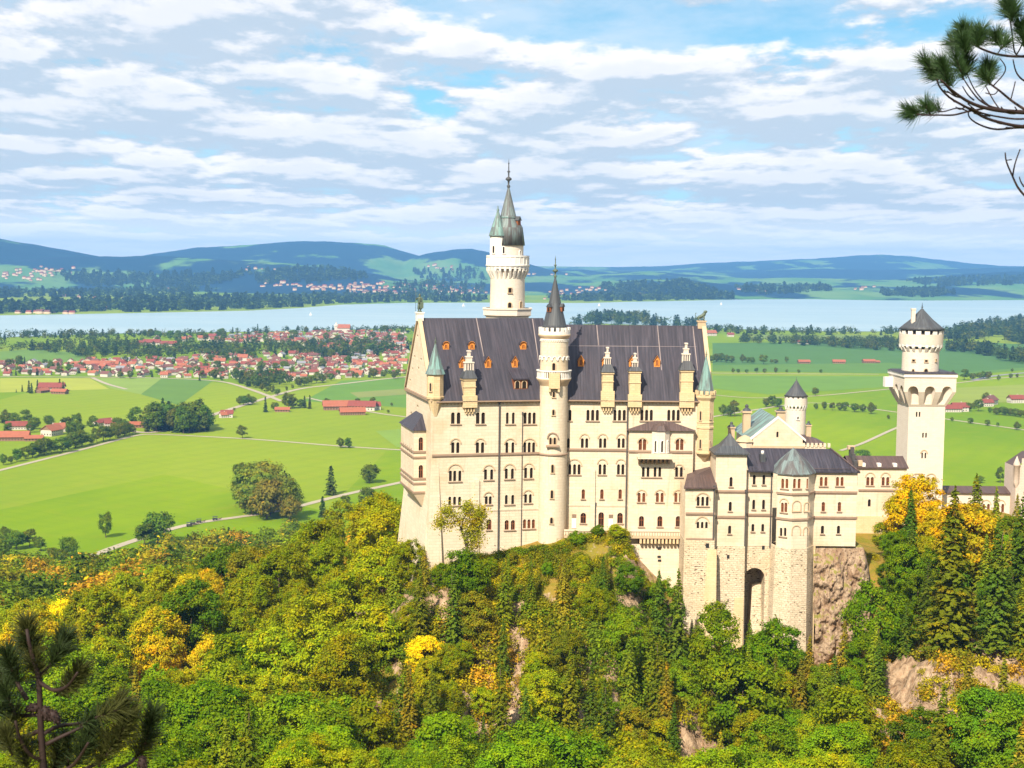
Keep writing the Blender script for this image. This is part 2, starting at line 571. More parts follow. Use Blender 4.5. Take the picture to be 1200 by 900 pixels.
def wall_into(mb, pl, outline, m=0, reveal=0.42, holes=None):
    hs = [h for h in (pl.holes if holes is None else holes) if all(inside(p, outline) for p in h)]
    loops = [outline] + hs
    pts, edges = [], []
    for lp in loops:
        i0 = len(pts)
        pts += [Vector(p) for p in lp]
        edges += [(i0 + k, i0 + (k + 1) % len(lp)) for k in range(len(lp))]
    vo, eo, fo, *_ = delaunay_2d_cdt(pts, edges, [], 1, 1e-5)
    keep = []
    for f in fo:
        c = sum((vo[i] for i in f), Vector((0, 0))) / len(f)
        if inside(c, outline) and not any(inside(c, h) for h in hs):
            keep.append(tuple(f))
    vv = [pl.pt(p[0], p[1]) for p in vo]
    n = Vector((0, 0, 0))
    fx = []
    for f in keep:
        n = (vv[f[1]] - vv[f[0]]).cross(vv[f[2]] - vv[f[0]])
        fx.append(f if n.dot(pl.n) > 0 else tuple(reversed(f)))
    mb.mesh(vv, fx, m)
    for h in hs:
        for k in range(len(h)):
            a, b = h[k], h[(k + 1) % len(h)]
            mb.face([pl.pt(*a), pl.pt(*b), pl.pt(b[0], b[1], -reveal), pl.pt(a[0], a[1], -reveal)], m)


def rect(s0, s1, z0, z1):
    return [(s0, z0), (s1, z0), (s1, z1), (s0, z1)]


def win(T, pl, lights, hood=None, sill=True, wood=False, name='window', label=None, hoodmat='trim', square=False):
    """One window of one or more lights given in photograph pixels: (x, top, bottom, width)."""
    mb = MB()
    S0, S1, Z0, Z1 = 1e9, -1e9, 1e9, -1e9
    for (px, y0, y1, w) in lights:
        s, zt = pl.st(px, y0)
        zb = pl.z(px, y1)
        ww = pl.s(px + w / 2, y0) - pl.s(px - w / 2, y0)
        h = arch_pts(s, zb, zt, ww) if not square else rect(s - ww / 2, s + ww / 2, zb, zt)
        pl.holes.append(h)
        e = 0.06
        mb.face([pl.pt(s - ww / 2 - e, zb - e, -0.30), pl.pt(s + ww / 2 + e, zb - e, -0.30),
                 pl.pt(s + ww / 2 + e, zt + e, -0.30), pl.pt(s - ww / 2 - e, zt + e, -0.30)], 0)
        if wood or ww > 0.8:
            t = 0.11 if wood else 0.05
            mb.pbox(pl, s - t / 2, s + t / 2, zb, zt, -0.29, -0.20, 1)
            mb.pbox(pl, s - ww / 2, s + ww / 2, zb + (zt - zb) * 0.60 - t / 2, zb + (zt - zb) * 0.60 + t / 2, -0.29, -0.21, 1)
            if wood:
                for sg in (-1, 1):
                    a, b = sorted((s + sg * ww / 2, s + sg * (ww / 2 - 0.16)))
                    mb.pbox(pl, a, b, zb, zt - ww * 0.3, -0.29, -0.19, 1)
        S0, S1 = min(S0, s - ww / 2), max(S1, s + ww / 2)
        Z0, Z1 = min(Z0, zb), max(Z1, zt)
    o = mb.build(name, [MAT['glass'], MAT['wood']], T, label)
    if sill:
        sb = MB()
        sb.pbox(pl, S0 - 0.22, S1 + 0.22, Z0 - 0.22, Z0 - 0.02, 0.003, 0.22)
        so = sb.build('sill', MAT['trim_dark'], o, off=wloc(T))
        so.location = (0, 0, 0)
    if hood:
        hb = MB()
        c = (S0 + S1) / 2
        r_ = (S1 - S0) / 2 + 0.12
        zs = pl.z(PCX, 0) if False else Z1 - 0.35
        zt = Z1 + (Z1 - Z0) * 0.0
        zs = pl.z(lights[0][0], hood) - r_ - 0.2
        zs = max(zs, Z0 + 0.6)
        arch_ring(hb, pl, c, zs, r_, r_ + 0.26, 0.003, 0.16, 0)
        ho = hb.build('hood_mould', MAT[hoodmat], o, off=wloc(T))
        ho.location = (0, 0, 0)
    return o


def fx(o, T):
    o.location = (0, 0, 0)
    return o


def cyl_plane(c, r_, px, py):
    """Tangent plane of a round tower where that sight line meets it."""
    v = ray(px, py)
    d = Vector((v.x, v.y))
    o = Vector((CAM.x - c[0], CAM.y - c[1]))
    A, B, C = d.dot(d), 2 * o.dot(d), o.dot(o) - r_ * r_
    disc = max(B * B - 4 * A * C, 0)
    t = (-B - math.sqrt(disc)) / (2 * A)
    p = CAM + v * t
    n = Vector((p.x - c[0], p.y - c[1])).normalized()
    return Pl(p.x, p.y, math.atan2(n.x, -n.y)), p.z, t


def tower_light(T, c, r_, px, y0, y1, w, name='window', hood=False, trim='trim', square=False):
    pl, zm, t = cyl_plane(c, r_, px, (y0 + y1) / 2)
    zt, zb = pl.z(px, y0), pl.z(px, y1)
    ww = w / F * t
    mb = MB()
    zs = zt - ww / 2
    if square:
        zs = zt
    mb.mesh([pl.pt(a, b, 0.03) for a, b in (arch_pts(0, zb, zt, ww) if not square else rect(-ww / 2, ww / 2, zb, zt))], [tuple(range(10 if not square else 4))], 0)
    for sg in (-1, 1):
        a, b = sorted((sg * ww / 2, sg * (ww / 2 + 0.16)))
        mb.pbox(pl, a, b, zb, zs, -0.25, 0.16, 1)
    if square:
        mb.pbox(pl, -ww / 2 - 0.16, ww / 2 + 0.16, zt, zt + 0.16, -0.25, 0.16, 1)
    else:
        arch_ring(mb, pl, 0, zs, ww / 2, ww / 2 + 0.16, -0.25, 0.16, 1, 6)
    mb.pbox(pl, -ww / 2 - 0.25, ww / 2 + 0.25, zb - 0.18, zb, -0.25, 0.22, 1)
    return mb.build(name, [MAT['glass'], MAT[trim]], T)


def string(T, pl, px0, y0, px1, y1, h=0.42, o=0.26, m='trim_dark', name='string_course', s0=None, s1=None):
    mb = MB()
    a, za = pl.st(px0, y0)
    b, zb = pl.st(px1, y1)
    a = a if s0 is None else s0
    b = b if s1 is None else s1
    z = (za + zb) / 2
    mb.pbox(pl, a, b, z - h / 2, z + h / 2, 0.003, o)
    mb.pbox(pl, a, b, z - h / 2 - 0.2, z - h / 2 - 0.002, 0.003, o * 0.55)
    return mb.build(name, MAT[m], T)


def frieze(T, pl, s0, s1, ztop, step=0.78, m='trim', h=0.75, depth=0.3):
    """The row of little corbelled arches under an eave."""
    mb = MB()
    n = max(1, int((s1 - s0) / step))
    st_ = (s1 - s0) / n
    mb.pbox(pl, s0, s1, ztop - 0.28, ztop, 0.003, depth)
    for k in range(n + 1):
        s = s0 + k * st_
        mb.pbox(pl, s - 0.11, s + 0.11, ztop - h, ztop - 0.282, 0.003, depth * 0.85)
        if k < n:
            arch_ring(mb, pl, s + st_ / 2, ztop - 0.28 - st_ * 0.36, st_ / 2 - 0.16, st_ / 2 - 0.02, 0.002, depth * 0.6, 0, 4)
    return mb.build('corbel_frieze', MAT[m], T)


def pipe(T, pl, px0, y0, px1, y1, r_=0.13):
    mb = MB()
    s, z0 = pl.st(px0, y0)
    _, z1 = pl.st(px1, y1)
    mb.pbox(pl, s - r_, s + r_, z1, z0, 0.05, 0.05 + 2 * r_)
    mb.pbox(pl, s - r_ * 2.2, s + r_ * 2.2, z0, z0 + 0.6, 0.05, 0.05 + 3.4 * r_)
    return mb.build('downpipe', MAT['pipe'], T)


def plane_hit(px, py, p0, n):
    v = ray(px, py)
    return CAM + v * ((p0 - CAM).dot(n) / v.dot(n))


def crenels(T, c, r0, r1, z0, z1, n, m, name='battlement', base=None):
    mb = MB()
    if base is not None:
        mb.lathe(c, [(r0, base), (r1, base), (r1, z0), (r0, z0)], 32, 0, False)
    for k in range(n):
        mb.ringbox(c, r0, r1, z0 + 0.002, z1, 2 * math.pi * k / n, math.pi / n * 0.58)
    return mb.build(name, MAT[m], T)


def ring_corbels(T, c, r0, r1, z0, z1, n, m='trim', name='corbel_table'):
    """Corbels that step out under a gallery, with an arch head between each pair."""
    mb = MB()
    for k in range(n):
        a = 2 * math.pi * k / n
        da = math.pi / n * 0.42
        def P(rr, aa, z):
            return (c[0] + rr * math.cos(aa), c[1] + rr * math.sin(aa), z)
        zt = z1
        mb.mesh([P(r0 - .05, a - da, z0), P(r0 - .05, a + da, z0), P(r0 + .1, a + da, z0), P(r0 + .1, a - da, z0),
                 P(r0 - .05, a - da, zt), P(r0 - .05, a + da, zt), P(r1, a + da, zt), P(r1, a - da, zt),
                 P(r1, a + da, z0 + (z1 - z0) * .62), P(r1, a - da, z0 + (z1 - z0) * .62)],
                [(0, 1, 2, 3), (4, 7, 6, 5), (3, 2, 8, 9), (9, 8, 6, 7), (0, 3, 9, 7, 4), (1, 5, 6, 8, 2)])
    mb.lathe(c, [(r0, z1 - (z1 - z0) * .22), (r1 - .08, z1 - (z1 - z0) * .22), (r1 - .08, z1 - .004)], 36, 0, False)
    return mb.build(name, MAT[m], T)


def finial(T, c, z0, h, m='bronze', ball=0.45):
    mb = MB()
    k = h
    mb.lathe(c, [(0.32 * ball, z0 - 0.3), (0.6 * ball, z0 + .03 * k), (0.25 * ball, z0 + .08 * k), (0.3 * ball, z0 + .2 * k), (1.0 * ball, z0 + .26 * k),
                 (0.9 * ball, z0 + .31 * k), (0.25 * ball, z0 + .36 * k), (0.22 * ball, z0 + .5 * k), (0.55 * ball, z0 + .54 * k), (0.2 * ball, z0 + .58 * k),
                 (0.13 * ball, z0 + .8 * k), (0.28 * ball, z0 + .83 * k), (0.09 * ball, z0 + .87 * k), (0.04 * ball, z0 + k)], 10)
    return mb.build('finial', MAT[m], T)


def cone(T, c, r_, z0, z1, m, n=24, flare=0.12, name='spire', a0=0.0):
    mb = MB()
    h = z1 - z0
    mb.lathe(c, [(r_ - .3, z0 + .02), (r_, z0), (r_ * (0.86), z0 + h * flare), (r_ * .46, z0 + h * .5), (r_ * 0.03, z1)], n, 0, n > 12, a0)
    return mb.build(name, MAT[m], T)


# ================================================================ the palace
PL_YAW = R(14.5)
A0 = at_y(505, 560, 300)
PL = Pl(A0.x, A0.y, PL_YAW)
SB = PL.s(648, 560)
B0 = PL.pt(SB, 0)
PR = Pl(B0.x, B0.y, R(0.5))
WD = 29.0                                            # depth of the palace, gable to courtyard
GB = PL.pt(0, 0, -WD)                                # back corner of the west gable
PB = Pl(*PR.pt(0, 0, 1.5).xy, R(0.5))               # the block that steps forward at the right
PW = Pl(GB.x, GB.y, PL_YAW - R(90))                  # west gable wall, s runs from back to front
ZE = PL.z(513, 468.3)
ZR = zat(505, 372.8, PL.pt(0, 0, -WD / 2).y)
ZRR = zat(740, 381, PR.pt(15, 0, -14).y)
SE = PR.s(833, 520)
ZB = zat(505, 700, 300)
palace = thing('palace', (A0.x, A0.y, ZB), 'huge cream stone palace with steep dark roof and rows of arched windows', 'castle palace')


def lights_row(T, pl, groups, y0, y1, w, off, sc, **kw):
    """groups: lists of light centres in an enlarged crop; off, sc turn them into photograph pixels"""
    for g in groups:
        hood = kw.get('hood')
        win(T, pl, [(off + x / sc, y0, y1, w) for x in g], hood=hood, sill=kw.get('sill', True), wood=kw.get('wood', False))


# left block, storeys from the eave down (crop: x 460 + n / 6)
for g, w in (((425, 465), 4.3), ((600, 638), 4.3), ((808, 850), 3.2), ((933, 965, 997), 3.7)):
    win(palace, PL, [(460 + x / 6, 483.3, 496.8, w) for x in g])
for g, w in (((425, 460), 3.8), ((598, 634), 3.8), ((805, 847), 3.4), ((931, 962, 993), 3.5)):
    win(palace, PL, [(460 + x / 6, 518.3, 531, w) for x in g], hood=513.5, sill=False)
for g, y0, y1, hd in (((408, 438, 474), 551.5, 564, 543.6), ((655, 698), 550, 562.3, 544.5), ((801, 844), 549, 561.3, 543.3), ((937, 977), 548, 560.5, 542.5)):
    win(palace, PL, [(460 + x / 6, y0, y1, 3.5) for x in g], hood=hd)
for g, y0, y1, hd in (((403, 437, 472), 582, 592, None), ((660, 688), 581.5, 591, 576.2), ((801, 846), 580, 591, None), ((937, 970), 579, 589.5, 573.8)):
    win(palace, PL, [(460 + x / 6, y0, y1, 3.4) for x in g], hood=hd)
win(palace, PL, [(573.3, 608.5, 621, 5.6)], wood=True)
win(palace, PL, [(593.9, 609.5, 621, 4.8), (601.2, 609.5, 621, 4.8)], wood=True)
win(palace, PL, [(614.8, 608.6, 619.3, 3.6), (620, 608.6, 619.3, 3.6), (625.2, 608.6, 619.3, 3.6)], wood=True)
win(palace, PL, [(598.3, 646, 648, 4.2)], sill=False, square=True)
# right block (crop: x 640 + n / 5.4545)
q = 5.4545
for g in ((153,), (268, 298, 328), (440, 470, 500), (613, 643, 673), (785, 815, 845)):
    win(palace, PR, [(640 + x / q, 480.2, 493, 3.5) for x in g])
for g in ((143,), (232, 260), (348, 376), (466, 494)):
    win(palace, PR, [(640 + x / q, 513.6, 525, 3.3) for x in g], hood=(508 if len(g) > 1 else None), sill=False)
for g in ((152, 182, 211), (345, 374), (463, 491)):
    win(palace, PR, [(640 + x / q, 544, 556.2, 3.3) for x in g], hood=537.5)
win(palace, PB, [(640 + x / q, 547.3, 559, 3.2) for x in (622, 652, 697, 727)])
win(palace, PB, [(640 + x / q, 547.3, 559, 3.3) for x in (835, 865)], hood=543.5)
for x in (238, 357, 474):
    win(palace, PR, [(640 + x / q, 573.5, 584.8, 3.9)], wood=True)
for g in ((595, 625), (712, 742), (830, 860)):
    win(palace, PB, [(640 + x / q, 577.5, 588.5, 3.5) for x in g], hood=573.5, wood=True)
for x in (238, 473):
    win(palace, PR, [(640 + x / q, 601, 613.3, 6.6)], wood=True)
for x in (610, 728, 845):
    win(palace, PB, [(640 + x / q, 604.8, 617.2, 6.0)], wood=True)
win(palace, PR, [(704.6, 600.3, 618.5, 6.6)], wood=True, sill=False, name='door', label='arched red brown door onto the terrace')
# west gable
for px, py in ((489.2, 394), (485.8, 418), (493.3, 421.5), (483.3, 432.3), (490.3, 431.7), (480.3, 445.5)):
    win(palace, PW, [(px, py - 1.6, py + 1.6, 1.6)], sill=False, square=True)
for px, py in ((477, 476), (482, 484), (489.5, 476), (494.5, 495)):
    win(palace, PW, [(px, py - 2, py + 2, 1.8)], sill=False)

mb = MB()
EXT = 2.0
wall_into(mb, PL, rect(0, SB + 1, ZB, ZE))
o = mb.build('wall', MAT['plaster'], palace)
mb = MB()
wall_into(mb, PR, rect(-1, SE, ZB - 14, ZE))
mb.face([PR.pt(SE, ZB - 14), PR.pt(SE, ZB - 14, -27), PR.pt(SE, ZE, -27), PR.pt(SE, ZE)])
mb.face([PR.pt(SE, ZE), PR.pt(SE, ZE, -27), PR.pt(SE, ZRR, -14)])
mb.face([PR.pt(-8, ZB, -27), PR.pt(SE, ZB, -27), PR.pt(SE, ZE, -27), PR.pt(-8, ZE, -27)])
mb.build('wall', MAT['plaster'], palace)
mb = MB()
wall_into(mb, PW, [(0, ZB), (WD, ZB), (WD, ZE), (WD / 2, ZR), (0, ZE)])
mb.face([PL.pt(0, ZB, -WD), PL.pt(SB + 8, ZB, -WD), PL.pt(SB + 8, ZE, -WD), PL.pt(0, ZE, -WD)])
mb.build('gable_wall', MAT['plaster'], palace, 'west gable wall with small slit openings')
# battered foot of the west end
mb = MB()
zt_, zb_ = PL.z(480, 575), ZB - 2
mb.hexa([PW.pt(-1, zb_, 2.6), PW.pt(WD + .9, zb_, 2.6), PW.pt(WD + .9, zb_, -.2), PW.pt(-1, zb_, -.2)],
        [PW.pt(-.1, zt_, 0.02), PW.pt(WD - 1.0, zt_, 0.02), PW.pt(WD - 1.0, zt_, -.2), PW.pt(-.1, zt_, -.2)])
mb.hexa([PL.pt(-1.4, zb_, 1.3), PL.pt(2.6, zb_, 1.3), PL.pt(2.6, zb_, -.2), PL.pt(-1.4, zb_, -.2)],
        [PL.pt(.05, zt_ + 6, 0.02), PL.pt(1.6, zt_ + 6, 0.02), PL.pt(1.6, zt_ + 6, -.2), PL.pt(.05, zt_ + 6, -.2)])
mb.build('buttress', MAT['plaster'], palace)
# wide shallow piers of the facade
mb = MB()
for pl, x0, x1, y0, y1 in ((PL, 555.5, 561.5, 562, 650), (PR, 692.5, 697.5, 550, 625)):
    mb.pbox(pl, pl.s(x0), pl.s(x1), pl.z(x0, y1), pl.z(x0, y0), 0.003, 0.35)
mb.build('pier', MAT['plaster'], palace)
string(palace, PL, 505, 533.6, 640, 530.8, s0=0.2, s1=SB)
string(palace, PR, 664, 526.2, 737, 527.4, s1=PR.s(737))
string(palace, PL, 505, 598.5, 640, 597, 0.3, 0.12, 'plaster', s0=2, s1=SB)
string(palace, PR, 664, 592, 737, 592, 0.3, 0.12, 'plaster')
frieze(palace, PL, 1.8, SB - 1.5, ZE - 0.35)
frieze(palace, PR, 2.0, SE - 1.5, ZE - 0.35)
string(palace, PW, 476, 454, 497.5, 467.5, 0.6, 0.5, 'trim_dark', 'cornice', 0.0, WD)
for pl, x, y0, y1 in ((PL, 585.2, 472, 655), (PL, 612.2, 486, 650), (PR, 735.5, 474, 622), (PR, 698, 592, 622)):
    pipe(palace, pl, x, y0, x, y1, 0.14 if x != 612.2 and x != 698 else 0.07)
# white panels with a grille beside the door
for x in (182, 418):
    mb = MB()
    s = PR.s(640 + x / q)
    mb.pbox(PR, s - .5, s + .5, PR.z(690, 619), PR.z(690, 607.5), 0.003, 0.12)
    mb.build('blank_panel', MAT['white'], palace)
    mb = MB()
    for k in range(5):
        mb.pbox(PR, s - .45, s + .45, PR.z(690, 606.8) + k * .17, PR.z(690, 606.8) + k * .17 + .09, 0.003, 0.1)
    mb.build('grille', MAT['trim_dark'], palace)

# ---- roofs
slopeL = math.atan2(ZR - ZE, WD / 2)


def roof_slab(T, pl, s0, s1, ze, zr, half, m, over=0.6, s0r=None, s1r=None, th=0.3, name='roof'):
    mb = MB()
    k = (zr - ze) / half
    s0r = s0 if s0r is None else s0r
    s1r = s1 if s1r is None else s1r
    f0, f1 = pl.pt(s0, ze - over * k * .35, over), pl.pt(s1, ze - over * k * .35, over)
    r0, r1 = pl.pt(s0r, zr, -half), pl.pt(s1r, zr, -half)
    b0, b1 = pl.pt(s0, ze - over * k * .35, -2 * half - over), pl.pt(s1, ze - over * k * .35, -2 * half - over)
    mb.face([f0, f1, r1, r0])
    mb.face([b1, b0, r0, r1])
    if s0r != s0:
        mb.face([b0, f0, r0])
    if s1r != s1:
        mb.face([f1, b1, r1])
    up = Vector((0, 0, -th))
    mb.face([f1, f0, f0 + up, f1 + up])
    mb.face([f0 + up, f1 + up, b1 + up, b0 + up])
    return mb.build(name, MAT[m], T)


roof_slab(palace, PL, 0.5, SB + 1.5, ZE, ZR, WD / 2, 'roof')
roof_slab(palace, PR, -3.5, SE - 0.2, ZE, ZRR, 14.0, 'roof')
NL = (PL.pt(1, ZE, 0) - PL.pt(0, ZE, 0)).cross(PL.pt(0, ZR, -WD / 2) - PL.pt(0, ZE, 0)).normalized()
NR = (PR.pt(1, ZE, 0) - PR.pt(0, ZE, 0)).cross(PR.pt(0, ZRR, -14) - PR.pt(0, ZE, 0)).normalized()
P0L, P0R = PL.pt(0, ZE, 0), PR.pt(0, ZE, 0)
for pl, s, half, zr in ((PL, 0.1, WD / 2, ZR), (PR, SE - 0.1, 14.0, ZRR)):   # gable copings
    mb = MB()
    for sg in (0, 1):
        e = pl.pt(s, ZE - .3, .7) if sg == 0 else pl.pt(s, ZE - .3, -2 * half - .7)
        t = pl.pt(s, zr, -half)
        w = pl.u * 0.45
        h = Vector((0, 0, .75))
        mb.hexa([e - w, e + w, t + w, t - w], [e - w + h, e + w + h, t + w + h, t - w + h])
    mb.build('coping', MAT['trim'], palace)
MAT['lead'] = plain('grey lead', (0.27, 0.22, 0.21), 0.5)
#                                            # lead rolls that divide the roof
for (x0, y0, x1, y1), p0, n in ((((558.2, 373, 567, 418)), P0L, NL), (((624, 374, 632, 430)), P0L, NL), ((699.3, 381.5, 701.6, 405), P0R, NR),
                                ((770.5, 382, 777.5, 461), P0R, NR), ((747, 406, 748, 430), P0R, NR), ((812, 383, 818, 440), P0R, NR)):
    a, b = plane_hit(x0, y0, p0, n), plane_hit(x1, y1, p0, n)
    mb = MB()
    mb.tube([a + n * .06, b + n * .06], [.14, .14], 5)
    mb.build('lead_roll', MAT['lead'], palace)
for (x0, y0, x1, y1), p0, n in (((665, 405.5, 816, 406.5), P0R, NR), ((665, 431, 816, 432), P0R, NR)):
    a, b = plane_hit(x0, y0, p0, n), plane_hit(x1, y1, p0, n)
    mb = MB()
    mb.tube([a + n * .02, b + n * .02], [.09, .09], 5)
    mb.build('lead_roll', MAT['lead'], palace)
mb = MB()
for pl, s0, s1 in ((PL, 0.9, SB - 1), (PR, 1.5, SE - .6)):
    mb.pbox(pl, s0, s1, ZE - .55, ZE - .3, .62, .9)
mb.build('gutter', MAT['trim_dark'], palace)


def dormer(px, py, w, h, p0, n, pl, pointed):
    """Small orange timber dormer; px, py is the middle of its front."""
    sc_ = 1 / F * 305
    c = plane_hit(px, py + h / 2, p0, n)
    W_, H_ = w * sc_, h * sc_
    back = -pl.n
    mb = MB()
    d = H_ * 1.15
    u = pl.u
    base = c + pl.n * .15
    def P(a, z, b):
        return base + u * a + Vector((0, 0, z)) + back * b
    eh = H_ * (.58 if pointed else .62)
    mb.face([P(-W_ / 2, 0, 0), P(W_ / 2, 0, 0), P(W_ / 2, eh, 0), P(0, H_, 0), P(-W_ / 2, eh, 0)] if pointed else
            [P(-W_ / 2, 0, 0), P(W_ / 2, 0, 0)] + [P(W_ / 2 * math.cos(a), eh + (H_ - eh) * math.sin(a), 0) for a in [math.pi * k / 6 for k in range(7)]], 0)
    for sg in (-1, 1):
        mb.face([P(sg * W_ / 2, 0, 0), P(sg * W_ / 2, eh, 0), P(sg * W_ / 2, eh, d)], 0)
    prof = [(-W_ / 2 - .14, eh - .1), (0, H_ + .08), (W_ / 2 + .14, eh - .1)] if pointed else \
        [((W_ / 2 + .1) * math.cos(a), eh + (H_ + .08 - eh) * math.sin(a)) for a in [math.pi * (1 - k / 6) for k in range(7)]]
    for a, b in zip(prof[:-1], prof[1:]):
        for dz, m in ((0.0, 1), (.10, 1)):
            mb.face([P(a[0], a[1] + dz, -.3), P(b[0], b[1] + dz, -.3), P(b[0], b[1] + dz, d * 1.3), P(a[0], a[1] + dz, d * 1.3)], 1)
        mb.face([P(a[0], a[1], -.3), P(b[0], b[1], -.3), P(b[0], b[1] + .10, -.3), P(a[0], a[1] + .10, -.3)], 0)
    o = mb.build('dormer', [MAT['wood_orange'], MAT['roof']], palace)
    g = MB()
    pl2 = Pl(base.x, base.y, math.atan2(pl.u.y, pl.u.x))
    ow, oz0, oz1 = W_ * .40, base.z + H_ * .16, base.z + H_ * .66
    g.mesh([pl2.pt(a, b, .02) for a, b in arch_pts(0, oz0, oz1, ow)], [tuple(range(10))], 0)
    g.pbox(pl2, -.04, .04, oz0, oz1, .02, .08, 1)
    arch_ring(g, pl2, 0, oz1 - ow / 2, ow / 2, ow / 2 + .13, 0.004, .14, 1, 6, leg=oz1 - oz0 - ow / 2)
    g.build('shutter', [plain('brown shutter', (.20, .06, .02)) if 'sh' not in MAT else MAT['sh'], MAT['wood_orange']], o, off=wloc(palace)).location = (0, 0, 0)


MAT['sh'] = plain('brown shutter', (.20, .06, .02))
for x, y in ((522.5, 405), (552.5, 405), (613, 405)):
    dormer(x, y, 7.4, 8.8, P0L, NL, PL, False)
for x, y in ((541.5, 425), (571.8, 424.8), (603.2, 424.3)):
    dormer(x, y, 7.2, 13.4, P0L, NL, PL, True)
for x, y in ((680.7, 423.2), (709, 423.2), (740.5, 423.4), (769.8, 423.6)):
    dormer(x, y, 7.2, 13.4, P0R, NR, PR, True)


def chimney(pl, x0, x1, ytop, ybase, y_cap, stx0, stx1, y_st):
    """Eaves chimney: yellow stone shaft on a corbel, dark cap, pale stepped top."""
    s0, s1 = pl.s(x0, ybase), pl.s(x1, ybase)
    zb, zt, zc = pl.z(x0, ybase), pl.z(x0, ytop), pl.z(x0, y_cap)
    c, w = (s0 + s1) / 2, s1 - s0
    mb = MB()
    mb.pbox(pl, s0, s1, zb, zt, -2.6, .45, 0)
    mb.pbox(pl, s0 - .14, s1 + .14, zb + (zt - zb) * .48, zb + (zt - zb) * .48 + .22, -.5, .58, 0)
    mb.pbox(pl, s0 - .2, s1 + .2, zt - .4, zt, -2.7, .62, 0)
    mb.pbox(pl, s0 - .3, s1 + .3, ZE - 1.7, zb + .002, .0, .9, 0)
    for k in range(4):                              # corbels under the eave
        s = s0 + w * (k + .5) / 4
        mb.pbox(pl, s - .13, s + .13, ZE - 2.6, ZE - 1.702, .0, .6, 0)
    for k in range(3):
        s = c + (k - 1) * w * .26
        mb.pbox(pl, s - .13, s + .13, ZE - 3.1, ZE - 2.602, .0, .4, 0)
    o = mb.build('chimney', MAT['ochre'], palace)
    mb = MB()
    lo = [pl.pt(s0 - .35, zt, .8), pl.pt(s1 + .35, zt, .8), pl.pt(s1 + .35, zt, -3), pl.pt(s0 - .35, zt, -3)]
    d = w * .16
    hi = [pl.pt(s0 + d, zc, .1), pl.pt(s1 - d, zc, .1), pl.pt(s1 - d, zc, -2.2), pl.pt(s0 + d, zc, -2.2)]
    mb.hexa(lo, hi)
    mb.build('chimney_cap', MAT['roof_spire'], o, off=wloc(palace)).location = (0, 0, 0)
    a, b = pl.s(stx0, ytop), pl.s(stx1, ytop)
    zt2 = pl.z(x0, y_st)
    mb = MB()
    H_ = zt2 - zc
    m_ = (a + b) / 2
    hw = (b - a) / 2
    for k, (f0, f1, ww) in enumerate(((0, .48, 1.0), (.48, .74, .62), (.74, 1.0, .26))):
        mb.pbox(pl, m_ - hw * ww, m_ + hw * ww, zc - .5 + (H_ + .5) * f0, zc - .5 + (H_ + .5) * f1 - .003, -1.5, -.3, 0)
        mb.pbox(pl, m_ - hw * ww - .12, m_ + hw * ww + .12, zc - .5 + (H_ + .5) * f1 - .26, zc - .5 + (H_ + .5) * f1, -1.62, -.18, 0)
    for k in (-1, 0, 1):
        mb.pbox(pl, m_ + k * hw * .55 - .1, m_ + k * hw * .55 + .1, zc, zc + H_ * .36, -.3, -.28, 1)
    mb.build('chimney_stack', [MAT['pale'], MAT['dark']], o, off=wloc(palace)).location = (0, 0, 0)


chimney(PL, 543.3, 556.7, 443.5, 463.5, 434, 545, 555.5, 411)
chimney(PR, 705.6, 718.3, 436, 458, 427, 708, 715.5, 407)
chimney(PR, 737.3, 750.3, 434.5, 462, 430, 741, 747.5, 414)
chimney(PR, 797.6, 811.6, 433.5, 459.5, 423, 799.5, 808.5, 402)
# brown dormer near the stair tower
c = plane_hit(610, 457.5, P0L, NL)
pd = Pl(c.x, c.y, PL_YAW)
mb = MB()
hw, hh = 1.55, 2.3
mb.pbox(pd, -hw, hw, c.z, c.z + hh, -3.2, .1, 0)
mb.hexa([pd.pt(-hw - .25, c.z + hh, .5), pd.pt(hw + .25, c.z + hh, .5), pd.pt(hw + .25, c.z + hh + 1.9, -4.0), pd.pt(-hw - .25, c.z + hh + 1.9, -4.0)],
        [pd.pt(-hw - .25, c.z + hh + .25, .5), pd.pt(hw + .25, c.z + hh + .25, .5), pd.pt(hw + .25, c.z + hh + 2.15, -4.0), pd.pt(-hw - .25, c.z + hh + 2.15, -4.0)], 1)
for k in (-.75, .75):
    mb.mesh([pd.pt(a, b, .13) for a, b in arch_pts(k, c.z + .4, c.z + 2.0, .9)], [tuple(range(10))], 2)
    arch_ring(mb, pd, k, c.z + 1.55, .45, .6, .1, .25, 3, 6, leg=1.1)
mb.build('dormer', [MAT['wood'], MAT['roof'], MAT['glass'], MAT['trim']], palace, 'wide brown dormer with two arched lights beside the stair tower')

# ---- south west corner turret
tc_ = PL.pt(0.9, 0, -0.6)
tc_ = (tc_.x, tc_.y)
Yt = tc_[1]
z_a, z_b, z_c, z_d = zat(508, 482, Yt), zat(508, 466, Yt), zat(508, 438, Yt), zat(508, 402, Yt)
mb = MB()
mb.lathe(tc_, [(.7, z_a - 1), (1.75, z_b), (1.75, z_c), (2.0, z_c)], 8, 0, False, R(22.5) + PL_YAW)
mb.lathe(tc_, [(1.9, z_b - .2), (1.98, z_b + .25), (1.75, z_b + .3)], 8, 0, False, R(22.5) + PL_YAW)
o = mb.build('corner_turret', MAT['ochre'], palace)
mb = MB()
mb.lathe(tc_, [(1.5, z_c), (2.15, z_c - .05), (1.7, z_c + 1.0), (.06, z_d)], 8, 0, False, R(22.5) + PL_YAW)
mb.build('turret_roof', MAT['copper'], o, off=wloc(palace)).location = (0, 0, 0)
fo_ = finial(palace, tc_, z_d, 1.3, ball=.35)
tower_light(palace, tc_, 1.66, 504.8, 449, 458.5, 2.2)
